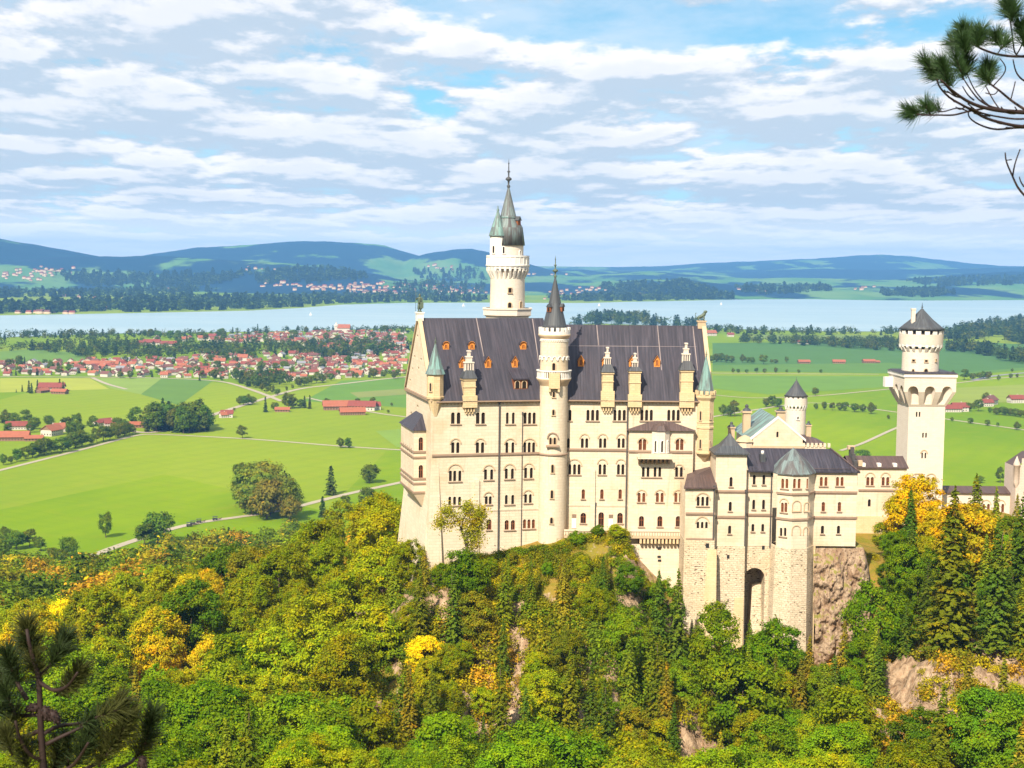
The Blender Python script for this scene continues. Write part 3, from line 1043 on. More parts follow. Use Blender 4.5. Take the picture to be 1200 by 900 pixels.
# ---- south east corner turret (an oriel of yellow stone with a copper spire)
e_ = at_y(826, 500, PR.pt(SE, 0).y + .2)
ec = (e_.x, e_.y)
Ye = ec[1]
r_ = 10.2 / F * Ye
zz = lambda y: zat(826, y, Ye)
mb = MB()
mb.lathe(ec, [(.3, zz(541)), (r_ * .55, zz(536)), (r_ * 1.05, zz(531)), (r_ * 1.05, zz(529)), (r_, zz(528.5)), (r_, zz(502)), (r_ * 1.07, zz(501.5)), (r_ * 1.07, zz(499.5)),
              (r_, zz(499)), (r_, zz(495.2)), (r_ * 1.06, zz(495)), (r_ * 1.06, zz(493.6)), (r_, zz(493.2)), (r_, zz(469)), (r_ * 1.22, zz(465.5)), (r_ * 1.22, zz(462)), (r_ * .9, zz(462))], 8, 0, False, R(22.5))
o = mb.build('corner_turret', MAT['ochre'], palace)
crenels(palace, ec, r_ * 1.0, r_ * 1.22, zz(462), zz(457.5), 12, 'ochre')
mb = MB()
mb.lathe(ec, [(r_ * .98, zz(462) + .05), (r_ * .95, zz(456)), (r_ * .05, zz(417))], 8, 0, False, R(22.5))
mb.build('turret_roof', MAT['copper'], o, off=wloc(palace)).location = (0, 0, 0)
finial(palace, ec, zz(417), 1.3, ball=.3)
for px, y0, y1 in ((821.3, 482, 492.5), (821, 515, 525.5), (832.3, 484, 491), (832, 517, 524)):
    tower_light(palace, ec, r_ * .93, px, y0, y1, 2.0 if px < 830 else 1.4)


# ---- statues on the gables
def knight(T, c, z0, h):
    mb = MB()
    c = Vector((c[0], c[1], z0))
    def P(x, y, z):
        return c + Vector((x * h, y * h, z * h))
    mb.lathe((c.x, c.y), [(.13 * h, z0), (.13 * h, z0 + .04 * h), (.09 * h, z0 + .05 * h)], 10, 0, False, 0, True)
    for sg in (-1, 1):
        mb.tube([P(sg * .05, -.02, .05), P(sg * .05, 0, .25), P(sg * .045, .0, .5)], [.032 * h, .045 * h, .055 * h], 8)
        mb.tube([P(sg * .05, 0, .055), P(sg * .055, -.09, .06)], [.035 * h, .025 * h], 6)
    mb.tube([P(0, 0, .44), P(0, 0, .56), P(0, 0, .70), P(0, 0, .78), P(0, 0, .81)], [.085 * h, .075 * h, .105 * h, .085 * h, .04 * h], 10)
    mb.tube([P(0, 0, .80), P(0, -.01, .84), P(0, -.01, .88), P(0, -.005, .93), P(0, 0, .97)], [.035 * h, .052 * h, .058 * h, .05 * h, .015 * h], 10)
    mb.tube([P(-.09, 0, .76), P(-.17, -.03, .66), P(-.19, -.08, .72)], [.035 * h, .03 * h, .024 * h], 8)
    mb.tube([P(.09, 0, .76), P(.15, .0, .62), P(.13, -.07, .53)], [.035 * h, .03 * h, .024 * h], 8)
    mb.tube([P(-.2, -.09, .04), P(-.2, -.09, 1.22)], [.012 * h, .008 * h], 5)
    mb.hexa([P(.04, -.10, .2), P(.2, -.1, .2), P(.2, -.07, .2), P(.04, -.07, .2)], [P(.03, -.10, .52), P(.21, -.1, .52), P(.21, -.07, .52), P(.03, -.07, .52)])
    mb.tube([P(0, .08, .76), P(0, .11, .5), P(0, .13, .15)], [.07 * h, .11 * h, .13 * h], 8)
    return mb.build('statue', MAT['bronze'], T, 'green bronze statue of a standing knight with a lance')


gp = PL.pt(0.2, ZR, -WD / 2)
mb = MB()
mb.obox(Vector((gp.x, gp.y, ZR - .6)), PL.u, PL.n, (1.5, 1.5, 1.6))
mb.obox(Vector((gp.x, gp.y, ZR + 1.0)), PL.u, PL.n, (1.8, 1.8, .3))
mb.build('pedestal', MAT['white'], palace)
knight(palace, (gp.x, gp.y), ZR + 1.3, 4.1)
lp = PR.pt(SE - .6, ZRR, -14)
mb = MB()
mb.obox(Vector((lp.x, lp.y, ZRR - .6)), PR.u, PR.n, (1.7, 1.5, 1.5))
mb.obox(Vector((lp.x, lp.y, ZRR + .9)), PR.u, PR.n, (2.1, 1.8, .25))
mb.build('pedestal', MAT['trim'], palace)
mb = MB()
c = Vector((lp.x, lp.y, ZRR + 1.15))
def P(x, y, z):
    return c + Vector((x, y, z))
mb.tube([P(-.95, 0, .55), P(-.55, 0, .75), P(.1, 0, 1.0), P(.5, 0, 1.35), P(.72, 0, 1.75)], [.22, .36, .40, .42, .3], 10)
mb.tube([P(.6, 0, 1.55), P(.78, 0, 1.95), P(1.0, 0, 2.0), P(1.22, 0, 1.9)], [.3, .4, .3, .12], 10)
for x, y, z in ((-.75, .22, .6), (-.75, -.22, .6), (.45, .2, 1.0), (.45, -.2, 1.0)):
    mb.tube([P(x, y, z), P(x + .12, y, z * .5), P(x + .05, y, .05), P(x + .3, y, .03)], [.2, .13, .1, .1], 8)
mb.tube([P(-.95, 0, .7), P(-1.35, 0, .9), P(-1.4, 0, 1.4), P(-1.2, 0, 1.7)], [.08, .06, .06, .1], 6)
mb.build('statue', MAT['bronze'], palace, 'green bronze lion standing on the east gable')

# ---- loggia on the west wall
sW = PW.s(497, 530)
PWB = Pl(*PW.pt(0, 0, 2.6).xy, PL_YAW - R(90))
s_f = PWB.s(485, 530)
s_k = PWB.s(469.8, 530)
PSB = Pl(*PW.pt(s_f, 0, 2.6).xy, PL_YAW)             # its south face
pj = 2.6
zl = lambda y: PWB.z(478, y)
zt_, z_lo = PSB.z(490, 504.5), PSB.z(490, 579)
for (y0, y1) in ((512.5, 528), (545, 560)):
    win(palace, PSB, [(493.3, y0, y1, 5.2)], sill=False, wood=True)
for y in (516, 548.5):
    for k in range(5):
        f = (k + .5) / 5
        s = s_k + (s_f - s_k) * (.14 + .74 * f)
        zc_ = zl(y) - 2.2
        PWB.holes.append(arch_pts(s, zc_ - 1.3, zc_ + 1.1, 1.05))
mb = MB()
wall_into(mb, PWB, rect(s_k, s_f, z_lo, zt_), 0, .5)
wall_into(mb, PSB, rect(0, pj, z_lo, zt_), 0, .5)
mb.face([PWB.pt(s_k, z_lo), PWB.pt(s_f, z_lo), PWB.pt(s_f, z_lo, -pj), PWB.pt(s_k, z_lo, -pj)])
mb.hexa([PWB.pt(s_k + 1.5, z_lo - 3.6, -pj + .05), PWB.pt(s_f - 1.5, z_lo - 3.6, -pj + .05), PWB.pt(s_f - 1.5, z_lo - 3.6, -pj), PWB.pt(s_k + 1.5, z_lo - 3.6, -pj)],
        [PWB.pt(s_k, z_lo - .02, 0), PWB.pt(s_f, z_lo - .02, 0), PWB.pt(s_f, z_lo - .02, -pj), PWB.pt(s_k, z_lo - .02, -pj)])
mb.face([PWB.pt(s_k, z_lo, -1.1), PWB.pt(s_f, z_lo, -1.1), PWB.pt(s_f, zt_, -1.1), PWB.pt(s_k, zt_, -1.1)], 1)
log = mb.build('loggia', [MAT['plaster'], MAT['glass']], palace, 'two storey stone loggia corbelled out of the west wall')
mb = MB()
for y in (529.5, 536, 561, 566.5, 577):
    z = PSB.z(490, y)
    mb.pbox(PSB, -.12, pj, z - .2, z + .2, .003, .2)
    mb.pbox(PWB, s_k - .2, s_f + .12, z - .2, z + .2, .003, .2)
fx(mb.build('string_course', MAT['trim_dark'], log, off=wloc(palace)), palace)
mb = MB()
e = .45
a = [PWB.pt(s_k - e, zt_, e), PWB.pt(s_f + e, zt_, e), PWB.pt(s_f + e, zt_, -pj), PWB.pt(s_k - e, zt_, -pj)]
zr_ = zt_ + 3.0
r0, r1 = PWB.pt(s_f - 4, zr_, -pj), PWB.pt(s_k + 4, zr_, -pj)
mb.face([a[0], a[1], r0, r1])
mb.face([a[1], a[2], r0])
mb.face([a[3], a[0], r1])
mb.face([a[3], a[2], a[1], a[0]])
fx(mb.build('loggia_roof', MAT['roof'], log, off=wloc(palace)), palace)

# ---- oriel block on the right half of the facade
s0, s1 = PB.s(736.6), PB.s(811.6)
ztb, zbb = PB.z(775, 504.5), PB.z(775, 537)
for x0, x1 in ((603, 630), (841, 868)):
    win(palace, PB, [(640 + x0 / q, 514.5, 527.5, 4.0), (640 + x1 / q, 514.5, 527.5, 4.0)], hood=512.6, wood=True, sill=False)
mb = MB()
wall_into(mb, PB, rect(s0, s1, ZB - 14, ztb))
for s in (s0, s1):
    mb.face([PB.pt(s, ZB - 14), PB.pt(s, ZB - 14, -1.5), PB.pt(s, ztb, -1.5), PB.pt(s, ztb)])
mb.build('bay_wall', MAT['plaster'], palace)
string(palace, PB, 737, 528.8, 811, 529.3)
mb = MB()
e = .5
a = [PB.pt(s0 - e, ztb, e + .1), PB.pt(s1 + e, ztb, e + .1), PB.pt(s1 + e, ztb, -1.4), PB.pt(s0 - e, ztb, -1.4)]
zr_ = PB.z(775, 494.2)
r0, r1 = PB.pt(s0 + 5, zr_, -1.4), PB.pt(s1 - 5, zr_, -1.4)
mb.face([a[0], a[1], r1, r0])
mb.face([a[1], a[2], r1])
mb.face([a[3], a[0], r0])
mb.face([a[3], a[2], a[1], a[0]])
mb.build('bay_roof', MAT['roof_brown'], palace)
# small polygonal oriel with its own roof
oc = PB.pt(PB.s(773), 0, 0)
oc2 = (oc.x, oc.y + .2)
ro = 11.2 / F * oc.y
zo = lambda y: zat(773, y, oc.y - 1)
mb = MB()
mb.lathe(oc2, [(ro * .95, zo(534)), (ro, zo(533.5)), (ro, zo(505))], 8, 0, False, R(22.5))
ori = mb.build('oriel', MAT['pale'], palace, 'small white polygonal oriel with three arched lights')
for px in (768.9, 776.2, 782.3):
    tower_light(palace, oc2, ro * .93, px, 516.5, 530, 3.4 if px < 780 else 1.8, trim='white')
mb = MB()
mb.lathe(oc2, [(ro, zo(504.6)), (ro * 1.15, zo(504.9)), (ro * .8, zo(499)), (ro * .06, zo(495.5))], 8, 0, False, R(22.5))
fx(mb.build('oriel_roof', MAT['roof_brown'], ori, off=wloc(palace)), palace)
mb = MB()
s_a, s_b = PB.s(746), PB.s(785.5)
zc_ = PB.z(765, 536.5)
mb.pbox(PB, s_a, s_b, zc_, zc_ + .35, .003, 2.2, 1)
mb.pbox(PB, s_a, s_b, zc_ + .352, zc_ + 1.15, 2.0, 2.2, 1)
for k in range(8):
    s = s_a + (s_b - s_a) * (k + .5) / 8
    mb.hexa([PB.pt(s - .2, zc_ - 1.25, .003), PB.pt(s + .2, zc_ - 1.25, .003), PB.pt(s + .2, zc_ - 1.25, .4), PB.pt(s - .2, zc_ - 1.25, .4)],
            [PB.pt(s - .2, zc_ - .002, .003), PB.pt(s + .2, zc_ - .002, .003), PB.pt(s + .2, zc_ - .002, 2.1), PB.pt(s - .2, zc_ - .002, 2.1)], 0)
mb.build('balcony', [MAT['trim_dark'], MAT['plaster']], palace)

# ---- terrace along the foot of the right half
PT = Pl(*PR.pt(0, 0, 3.2).xy, R(0.5))
t0, t1 = PT.s(662), PT.s(804)
zt0, zt1, zt2 = PT.z(735, 622.8), PT.z(735, 630.8), PT.z(735, 692)
mb = MB()
mb.pbox(PT, t0, t1, zt1, zt1 + .55, -3.4, .12, 1)
mb.pbox(PT, t0, t1, zt1 + .56, zt0, -.45, 0, 0)
mb.pbox(PT, t0, t1, zt0, zt0 + .22, -.6, .14, 0)
n = 46
for k in range(n):                                   # little arches of the parapet
    s = t0 + (t1 - t0) * (k + .5) / n
    mb.pbox(PT, s - .07, s + .07, zt1 + .6, zt0 - .1, .002, .12, 1)
ter = mb.build('terrace', [MAT['plaster'], MAT['trim']], palace, 'pale stone terrace with a low parapet')
mb = MB()
ca, cb = PT.s(750), PT.s(802)
n = 12
for k in range(n):
    s = ca + (cb - ca) * (k + .5) / n
    mb.pbox(PT, s - .22, s + .22, zt1 - 1.1, zt1 - .002, -1.6, .0, 0)
mb.pbox(PT, ca, cb, zt1 - 1.3, zt1 - .1, -2.4, -1.7, 1)
fx(mb.build('corbel_table', [MAT['ochre'], MAT['wood']], ter, off=wloc(palace)), palace)
mb = MB()
mb.hexa([PT.pt(t0, zt2 - 12, -.2), PT.pt(t1, zt2 - 12, -.2), PT.pt(t1, zt2 - 12, -3), PT.pt(t0, zt2 - 12, -3)],
        [PT.pt(t0, zt1 - 1.3, -1.3), PT.pt(t1, zt1 - 1.3, -1.3), PT.pt(t1, zt1 - 1.3, -3), PT.pt(t0, zt1 - 1.3, -3)])
for px, py in ((773, 643.5), (773, 653.5), (773.5, 658)):
    s, z = PT.st(px, py)
    mb.pbox(PT, s - .35, s + .35, z - .2, z + .2, -1.2, -.98, 1)
fx(mb.build('retaining_wall', [MAT['plaster'], MAT['dark']], ter, off=wloc(palace)), palace)

# ================================================================ stair tower at the bend of the facade
def tower_base(name, px, Y, ybot, label, cat='tower'):
    p = at_y(px, ybot, Y)
    return thing(name, (p.x, p.y, p.z), label, cat)


Ys = PL.pt(SB, 0).y - 0.8
sp_ = at_y(648.4, 500, Ys)
sc0 = (sp_.x, sp_.y)
zs_ = lambda y: zat(648.4, y, Ys)
rs = 16.4 / F * Ys
st_t = tower_base('stair_tower', 648.4, Ys, 690, 'slim round stair tower with dark spire at the bend of the palace front')
mb = MB()
mb.lathe(sc0, [(rs * 1.0, zs_(700)), (rs, zs_(532)), (rs, zs_(449))], 40)
mb.lathe(sc0, [(rs, zs_(447)), (rs, zs_(394))], 40)
mb.build('wall', MAT['plaster'], st_t)
mb = MB()
mb.lathe(sc0, [(rs * .99, zs_(452)), (rs * 1.1, zs_(447.5)), (rs * 1.25, zs_(444)), (rs * 1.25, zs_(443)), (rs, zs_(443))], 40, 0)
gal = mb.build('gallery', MAT['trim'], st_t)
mb = MB()
mb.lathe(sc0, [(rs * 1.06, zs_(443)), (rs * 1.25, zs_(443)), (rs * 1.25, zs_(442.2)), (rs * 1.06, zs_(442.2))], 40, 0, False)
mb.lathe(sc0, [(rs * 1.12, zs_(434.6)), (rs * 1.27, zs_(434.6)), (rs * 1.27, zs_(433.4)), (rs * 1.1, zs_(433.4)), (rs * 1.1, zs_(434.6))], 40, 0, False)
for k in range(44):
    mb.ringbox(sc0, rs * 1.15, rs * 1.22, zs_(442.2), zs_(434.6), 2 * math.pi * k / 44, .035 if k % 4 else .06)
fx(mb.build('balustrade', MAT['white'], gal), st_t)
mb = MB()                                             # blind arcade of the upper drum
for k in range(16):
    a = 2 * math.pi * k / 16
    n_ = Vector((math.cos(a), math.sin(a)))
    pl = Pl(sc0[0] + n_.x * rs, sc0[1] + n_.y * rs, math.atan2(n_.x, -n_.y))
    w_ = rs * math.pi / 16
    arch_ring(mb, pl, 0, zs_(419.5), w_ * .62, w_ * .92, -.1, .16, 0, 7, leg=.25)
    mb.pbox(pl, -w_ - .12, -w_ + .12, zs_(421.5), zs_(420.2), -.1, .2)
mb.build('blind_arcade', MAT['white'], st_t)
mb = MB()
mb.lathe(sc0, [(rs, zs_(398.5)), (rs * 1.04, zs_(398.3)), (rs * 1.04, zs_(397.3)), (rs, zs_(397))], 40)
for k in range(40):
    mb.ringbox(sc0, rs * .98, rs * 1.05, zs_(399.7), zs_(398.4), 2 * math.pi * k / 40, .035)
mb.build('tooth_band', MAT['white'], st_t)
crenels(st_t, sc0, rs * .98, rs * 1.14, zs_(388), zs_(383.5), 18, 'white', base=zs_(391.5))
mb = MB()
mb.lathe(sc0, [(rs, zs_(396.5)), (rs * 1.16, zs_(393)), (rs * 1.16, zs_(391.5)), (rs * .9, zs_(391.5))], 40)
mb.build('cornice', MAT['trim'], st_t)
spi = cone(st_t, sc0, rs * .97, zs_(387), zs_(323), 'roof_spire', 20, .1)
finial(st_t, sc0, zs_(324), zs_(299.5) - zs_(324), 'bronze', .62)
for px, y in ((643.3, 361.5), (659.5, 361)):
    pl, zz_, t_ = cyl_plane(sc0, rs * .62, px, y)
    mb = MB()
    z0 = pl.z(px, y + 4)
    mb.hexa([pl.pt(-.55, z0, .1), pl.pt(.55, z0, .1), pl.pt(.55, z0, -1), pl.pt(-.55, z0, -1)], [pl.pt(-.55, z0 + 1, .1), pl.pt(.55, z0 + 1, .1), pl.pt(.55, z0 + 1, -1), pl.pt(-.55, z0 + 1, -1)], 0)
    mb.hexa([pl.pt(-.7, z0 + 1, .25), pl.pt(.7, z0 + 1, .25), pl.pt(.7, z0 + 1, -1), pl.pt(-.7, z0 + 1, -1)], [pl.pt(-.05, z0 + 1.7, .25), pl.pt(.05, z0 + 1.7, .25), pl.pt(.05, z0 + 1.7, -1), pl.pt(-.05, z0 + 1.7, -1)], 1)
    mb.mesh([pl.pt(a, b, .13) for a, b in arch_pts(0, z0 + .1, z0 + .85, .55)], [tuple(range(10))], 2)
    fx(mb.build('spire_dormer', [MAT['wood'], MAT['roof_spire'], MAT['glass']], spi), st_t)
for px, y0, y1, w in ((648.6, 480, 486.5, 2.6), (647.5, 544.5, 554, 2.8), (646.8, 574.5, 584, 2.8), (646.3, 606.5, 613.5, 3), (649.0, 425.5, 434, 3.4), (649, 459, 465.5, 2.6)):
    tower_light(st_t, sc0, rs, px, y0, y1, w, trim='trim')
for px in (645.3, 650):
    tower_light(st_t, sc0, rs, px, 512.8, 520.8, 2.8, trim='trim')
pl, _z, _t = cyl_plane(sc0, rs, 647.6, 522)
mb = MB()
mb.pbox(pl, -1.35, 1.35, pl.z(647, 523.8), pl.z(647, 521.8), -.4, .55, 0)
arch_ring(mb, pl, 0, pl.z(647, 513.5), 1.0, 1.25, -.3, .2, 0, 10)
mb.build('window_ledge', MAT['trim_dark'], st_t)
pl, _z, _t = cyl_plane(sc0, rs, 649.5, 450)
mb = MB()                                             # garderobe like oriel under the gallery
mb.pbox(pl, -1.15, 1.15, pl.z(649, 455), pl.z(649, 437), -.6, .95, 0)
mb.pbox(pl, -1.15, -.75, pl.z(649, 459), pl.z(649, 455.002), -.6, .8, 0)
mb.pbox(pl, .75, 1.15, pl.z(649, 459), pl.z(649, 455.002), -.6, .8, 0)
mb.build('oriel', MAT['ochre'], st_t)
mb = MB()
mb.lathe(sc0, [(rs, zs_(532.6)), (rs * 1.07, zs_(532.2)), (rs * 1.07, zs_(530.4)), (rs, zs_(530))], 40)
mb.build('string_course', MAT['trim_dark'], st_t)

# ================================================================ the tall round tower on the courtyard side
Yn = 342.0
np_ = at_y(594.7, 345, Yn)
nc = (np_.x, np_.y)
zn = lambda y: zat(594.7, y, Yn)
k1 = Yn / F
north = thing('round_tower', (nc[0], nc[1], 120), 'tallest round white tower with side turret and grey green spire behind the roof', 'tower')
mb = MB()
mb.lathe(nc, [(20.6 * k1, 120), (20.6 * k1, zn(366)), (19.8 * k1, zn(312))], 44)
mb.lathe(nc, [(18.2 * k1, zn(311)), (18.2 * k1, zn(287.5))], 40)
mb.build('wall', MAT['pale'], north)
mb = MB()
mb.lathe(nc, [(20 * k1, 120), (27 * k1, 121), (27.0 * k1, zn(370.5)), (30 * k1, zn(369)), (30 * k1, zn(361)), (27.5 * k1, zn(361)), (27.5 * k1, zn(366)), (19 * k1, zn(366))], 8, 0, False, R(22.5))
mb.lathe(nc, [(30.5 * k1, zn(363)), (31 * k1, zn(362)), (31 * k1, zn(360.6)), (27 * k1, zn(360.6))], 8, 0, False, R(22.5))
mb.build('platform', MAT['pale'], north)
ring_corbels(north, nc, 19.9 * k1, 25.0 * k1, zn(326), zn(311.5), 26, 'white')
mb = MB()
mb.lathe(nc, [(25.3 * k1, zn(312.5)), (25.8 * k1, zn(311.6)), (25.8 * k1, zn(310.2)), (24.6 * k1, zn(310)), (24.6 * k1, zn(301.5)), (25.2 * k1, zn(301.2)), (25.2 * k1, zn(299.3)), (23.4 * k1, zn(299.3)), (23.4 * k1, zn(310)), (18 * k1, zn(310))], 40, 0, False)
for k in range(26):
    mb.ringbox(nc, 24.5 * k1, 25.1 * k1, zn(310), zn(301.6), 2 * math.pi * k / 26, .02)
mb.build('parapet', MAT['white'], north)
cone(north, nc, 19.9 * k1, zn(287.6), zn(218), 'copper_dark', 24, .3)
mb = MB()
mb.lathe(nc, [(11.6 * k1, zn(255.6)), (12.0 * k1, zn(255)), (11.4 * k1, zn(254.4))], 24)
mb.build('spire_band', MAT['copper'], north)
finial(north, nc, zn(219), zn(186) - zn(219), 'roof_spire', .75)
mb = MB()
pl, zz_, t_ = cyl_plane(nc, 13 * k1, 606.5, 261)
z0 = pl.z(606, 266)
mb.pbox(pl, -.6, .6, z0, z0 + 1.5, -1.2, .5, 0)
mb.hexa([pl.pt(-.8, z0 + 1.5, .7), pl.pt(.8, z0 + 1.5, .7), pl.pt(.8, z0 + 1.5, -1.2), pl.pt(-.8, z0 + 1.5, -1.2)],
        [pl.pt(-.05, z0 + 2.5, .7), pl.pt(.05, z0 + 2.5, .7), pl.pt(.05, z0 + 2.5, -1.2), pl.pt(-.05, z0 + 2.5, -1.2)], 1)
mb.build('spire_dormer', [MAT['wood'], MAT['roof_spire']], north)
for px, y0, y1, w, sq in ((597.6, 337.5, 343, 3.8, True), (597.3, 354.5, 360.6, 4, False), (610.2, 353.5, 360.6, 3, False)):
    tower_light(north, nc, 20.65 * k1, px, y0, y1, w, trim='trim', square=sq)
for px, y0, y1, w in ((590.4, 289, 297, 2.4), (609.3, 294, 298.6, 2.2)):
    tower_light(north, nc, 18.2 * k1, px, y0, y1, w, trim='white')
# side turret
tp = at_y(583, 300, Yn - 2.2)
tc2 = (tp.x, tp.y)
zt3 = lambda y: zat(583, y, Yn - 2.2)
mb = MB()
mb.lathe(tc2, [(2.0 * k1, zt3(332)), (4.5 * k1, zt3(327)), (4.5 * k1, zt3(324)), (8.8 * k1, zt3(317)), (8.8 * k1, zt3(311)), (9.3 * k1, zt3(310.5)), (9.3 * k1, zt3(309)), (8.8 * k1, zt3(308.6)), (8.8 * k1, zt3(277))], 28)
tur = mb.build('turret', MAT['white'], north)
mb = MB()
mb.lathe(tc2, [(8.5 * k1, zt3(276.4)), (10.2 * k1, zt3(277)), (10.2 * k1, zt3(276)), (7.2 * k1, zt3(266)), (3.8 * k1, zt3(256)), (1.9 * k1, zt3(250)), (1.2 * k1, zt3(247.5)), (1.8 * k1, zt3(246)), (.8 * k1, zt3(244.5)), (.7 * k1, zt3(242.5)), (.05, zt3(241))], 20)
fx(mb.build('turret_roof', MAT['copper'], tur), north)
tower_light(north, tc2, 8.8 * k1, 578.6, 288, 296.5, 2.6, trim='white')

# ================================================================ residential wing on its rubble base
Y1, Y2, Y3, Y5 = 296.0, 298.0, 299.6, 299.0
wing = thing('residential_wing', (xat(900, 700, 299), 299, zat(900, 780, 299)), 'long low cream wing with brown roofs standing on tall rubble stone base', 'castle wing')
P1, P2, P3, P5 = (Pl(xat(803, 600, Y1), Y1, 0), Pl(xat(841.8, 600, Y2), Y2, 0), Pl(xat(874.8, 600, Y3), Y3, 0), Pl(xat(951, 600, Y5), Y5, 0))
z8 = lambda pl, x, y: pl.z(x, y)


def block(pl, x0, x1, ytop, ybot, back=9.0, name='wall', m='plaster', left=True, right=True, slope=0.0):
    s0, s1 = pl.s(x0), pl.s(x1)
    zt, zb = pl.z((x0 + x1) / 2, ytop), pl.z((x0 + x1) / 2, ybot)
    mb = MB()
    wall_into(mb, pl, rect(s0, s1, zb, zt))
    if left:
        mb.face([pl.pt(s0, zb), pl.pt(s0, zb, -back), pl.pt(s0, zt, -back), pl.pt(s0, zt)])
    if right:
        mb.face([pl.pt(s1, zb, -back), pl.pt(s1, zb), pl.pt(s1, zt), pl.pt(s1, zt, -back)])
    o = mb.build(name, MAT[m], wing)
    return s0, s1, zt, zb


q6 = lambda x: 800 + x / 5.4545
q8 = lambda x: 800 + x / 5.0
win(wing, P1, [(q6(x), 582, 593, 3.2) for x in (100, 129, 158)], hood=577)
win(wing, P1, [(q8(x), 611.5, 619.3, 3.0) for x in (90, 115, 140)], hood=605, sill=False)
for x, a, b in ((q6(310), 559, 570.3), (q6(305), 588, 599), (q8(276), 616, 625.7)):
    win(wing, P2, [(x, a, b, 3.6)])
for xs, a, b in ((((q6(458)), q6(520)), 556.6, 568), ((q6(455), q6(518)), 585.6, 597), ((q8(412), q8(470)), 614, 623)):
    for x in xs:
        win(wing, P3, [(x, a, b, 3.3)])
for g in ((887, 917), (991, 1020)):
    win(wing, P5, [(q6(x), 559, 569.6, 3.5) for x in g], wood=True)
for x in (900, 1003):
    win(wing, P5, [(q6(x), 588.3, 599.3, 4.0)], wood=True)
for x in (820, 914):
    win(wing, P5, [(q8(x), 616, 625.6, 3.7)])
b1 = block(P1, 803.5, 838.5, 571, 633)
b2 = block(P2, 838.7, 874.8, 530.5, 640)
b3 = block(P3, 874.8, 906, 551, 640)
b5 = block(P5, 948, 1004.8, 552, 640, 14)
# octagonal bay between the two
Yb = Y5 + 0.6
bc_ = at_y(928, 600, Yb)
bc = (bc_.x, bc_.y)
rb = 25.2 / F * Yb
zb8 = lambda y: zat(928, y, Yb - 3.5)
faces = []
for k in range(8):
    a0_, a1_ = R(-90 - 22.5 - 22.5 + 45 * k + 22.5 - 22.5), 0
bay_planes = []
for k in range(4):
    aa = R(-180 + 22.5 + 45 * k + 12)
    ab = aa + R(45)
    p0 = Vector((bc[0] + rb * math.cos(aa), bc[1] + rb * math.sin(aa)))
    p1 = Vector((bc[0] + rb * math.cos(ab), bc[1] + rb * math.sin(ab)))
    bay_planes.append((Pl(p0.x, p0.y, math.atan2(p1.y - p0.y, p1.x - p0.x)), (p1 - p0).length))
def bay_pick(px):
    best = None
    for pl, L in bay_planes:
        s = pl.s(px)
        if 0 < s < L and pl.n.y < 0:
            best = pl
    return best
for y0, y1, xs in ((561, 572.3, ((640, 667), (716, 746), (798,))), (589, 600.3, ((638, 660),)),):
    for g in xs:
        pl = bay_pick(q6(sum(g) / len(g)))
        if pl:
            win(wing, pl, [(q6(x), y0, y1, 3.3 if len(g) > 1 else 2.0) for x in g], wood=True, hood=(583.5 if y0 > 580 else None))
pl = bay_pick(q8(588))
if pl:
    win(wing, pl, [(q8(x), 618.4, 628.4, 2.9) for x in (577, 601)])
mb = MB()
zt, zb = zb8(556), zb8(642)
for pl, L in bay_planes:
    wall_into(mb, pl, rect(0, L, zb, zt))
    if pl is bay_planes[1][0]:
        pass
mb.build('bay_wall', MAT['plaster'], wing)
mb = MB()
for px, y in ((933.5, 592), (945.5, 592), (933, 621), (944.5, 621)):
    pl = bay_pick(px)
    if pl:
        s, z = pl.st(px, y)
        w_ = .85 if px < 940 else .5
        arch_ring(mb, pl, s, z, w_, w_ + .18, .003, .14, leg=1.1)
        if y < 600:
            mb.pbox(pl, s - w_ - .2, s + w_ + .2, z - 1.45, z - 1.15, .003, .2)
mb.build('blind_arch', MAT['trim'], wing)
for y in (578.3, 608):
    mb = MB()
    for pl, L in bay_planes:
        z = zb8(y)
        mb.pbox(pl, -.08, L + .08, z - .22, z + .2, .003, .26)
    mb.build('string_course', MAT['trim_dark'], wing)
string(wing, P1, 803.5, 601.6, 838, 601.6)
string(wing, P1, 803.5, 631.5, 838, 631.5, .3, .15)
string(wing, P2, 839, 575.6, 874.5, 575.6)
string(wing, P2, 839, 605.5, 874.5, 605.5)
string(wing, P3, 875, 574.8, 905, 574.8)
string(wing, P3, 875, 603, 905, 603)
string(wing, P5, 951, 576.6, 1004.6, 576.8)
string(wing, P5, 951, 606.3, 1004.6, 606.3)
for pl, x, a, b in ((P1, 836.8, 572, 632), (P2, 874.0, 577, 640), (P3, 904.2, 553, 642), (P5, 950.5, 553, 640)):
    pipe(wing, pl, x, a, x, b, .11)
# roofs of the wing
mb = MB()
def V(px, py, Y):
    return at_y(px, py, Y)
e1 = [V(801.5, 571.3, Y1 - .6), V(839.5, 571.3, Y1 - .6), V(839.5, 556.5, Y1 + 6), V(815.8, 556.5, Y1 + 6)]
mb.face([e1[0], e1[1], e1[2], e1[3]])
bk = V(806, 553, Y1 + 11)
mb.face([e1[0], e1[3], bk])
mb.face([e1[0] - Vector((0, 0, .3)), e1[1] - Vector((0, 0, .3)), e1[1], e1[0]])
mb.face([e1[3], e1[2], V(839, 545, Y1 + 11), bk])
mb.build('roof', MAT['roof_brown'], wing, 'low brown roof of the small block beside the palace')
mb = MB()
s0, s1, ztop, _ = b2
e = .55
pc = P2.pt((s0 + s1) / 2, zat(858.7, 507.5, Y2 + 3.2), -3.2)
q_ = [P2.pt(s0 - e, ztop - .1, e), P2.pt(s1 + e, ztop - .1, e), P2.pt(s1 + e, ztop - .1, -7), P2.pt(s0 - e, ztop - .1, -7)]
cc = P2.pt((s0 + s1) / 2, ztop, -3.2)
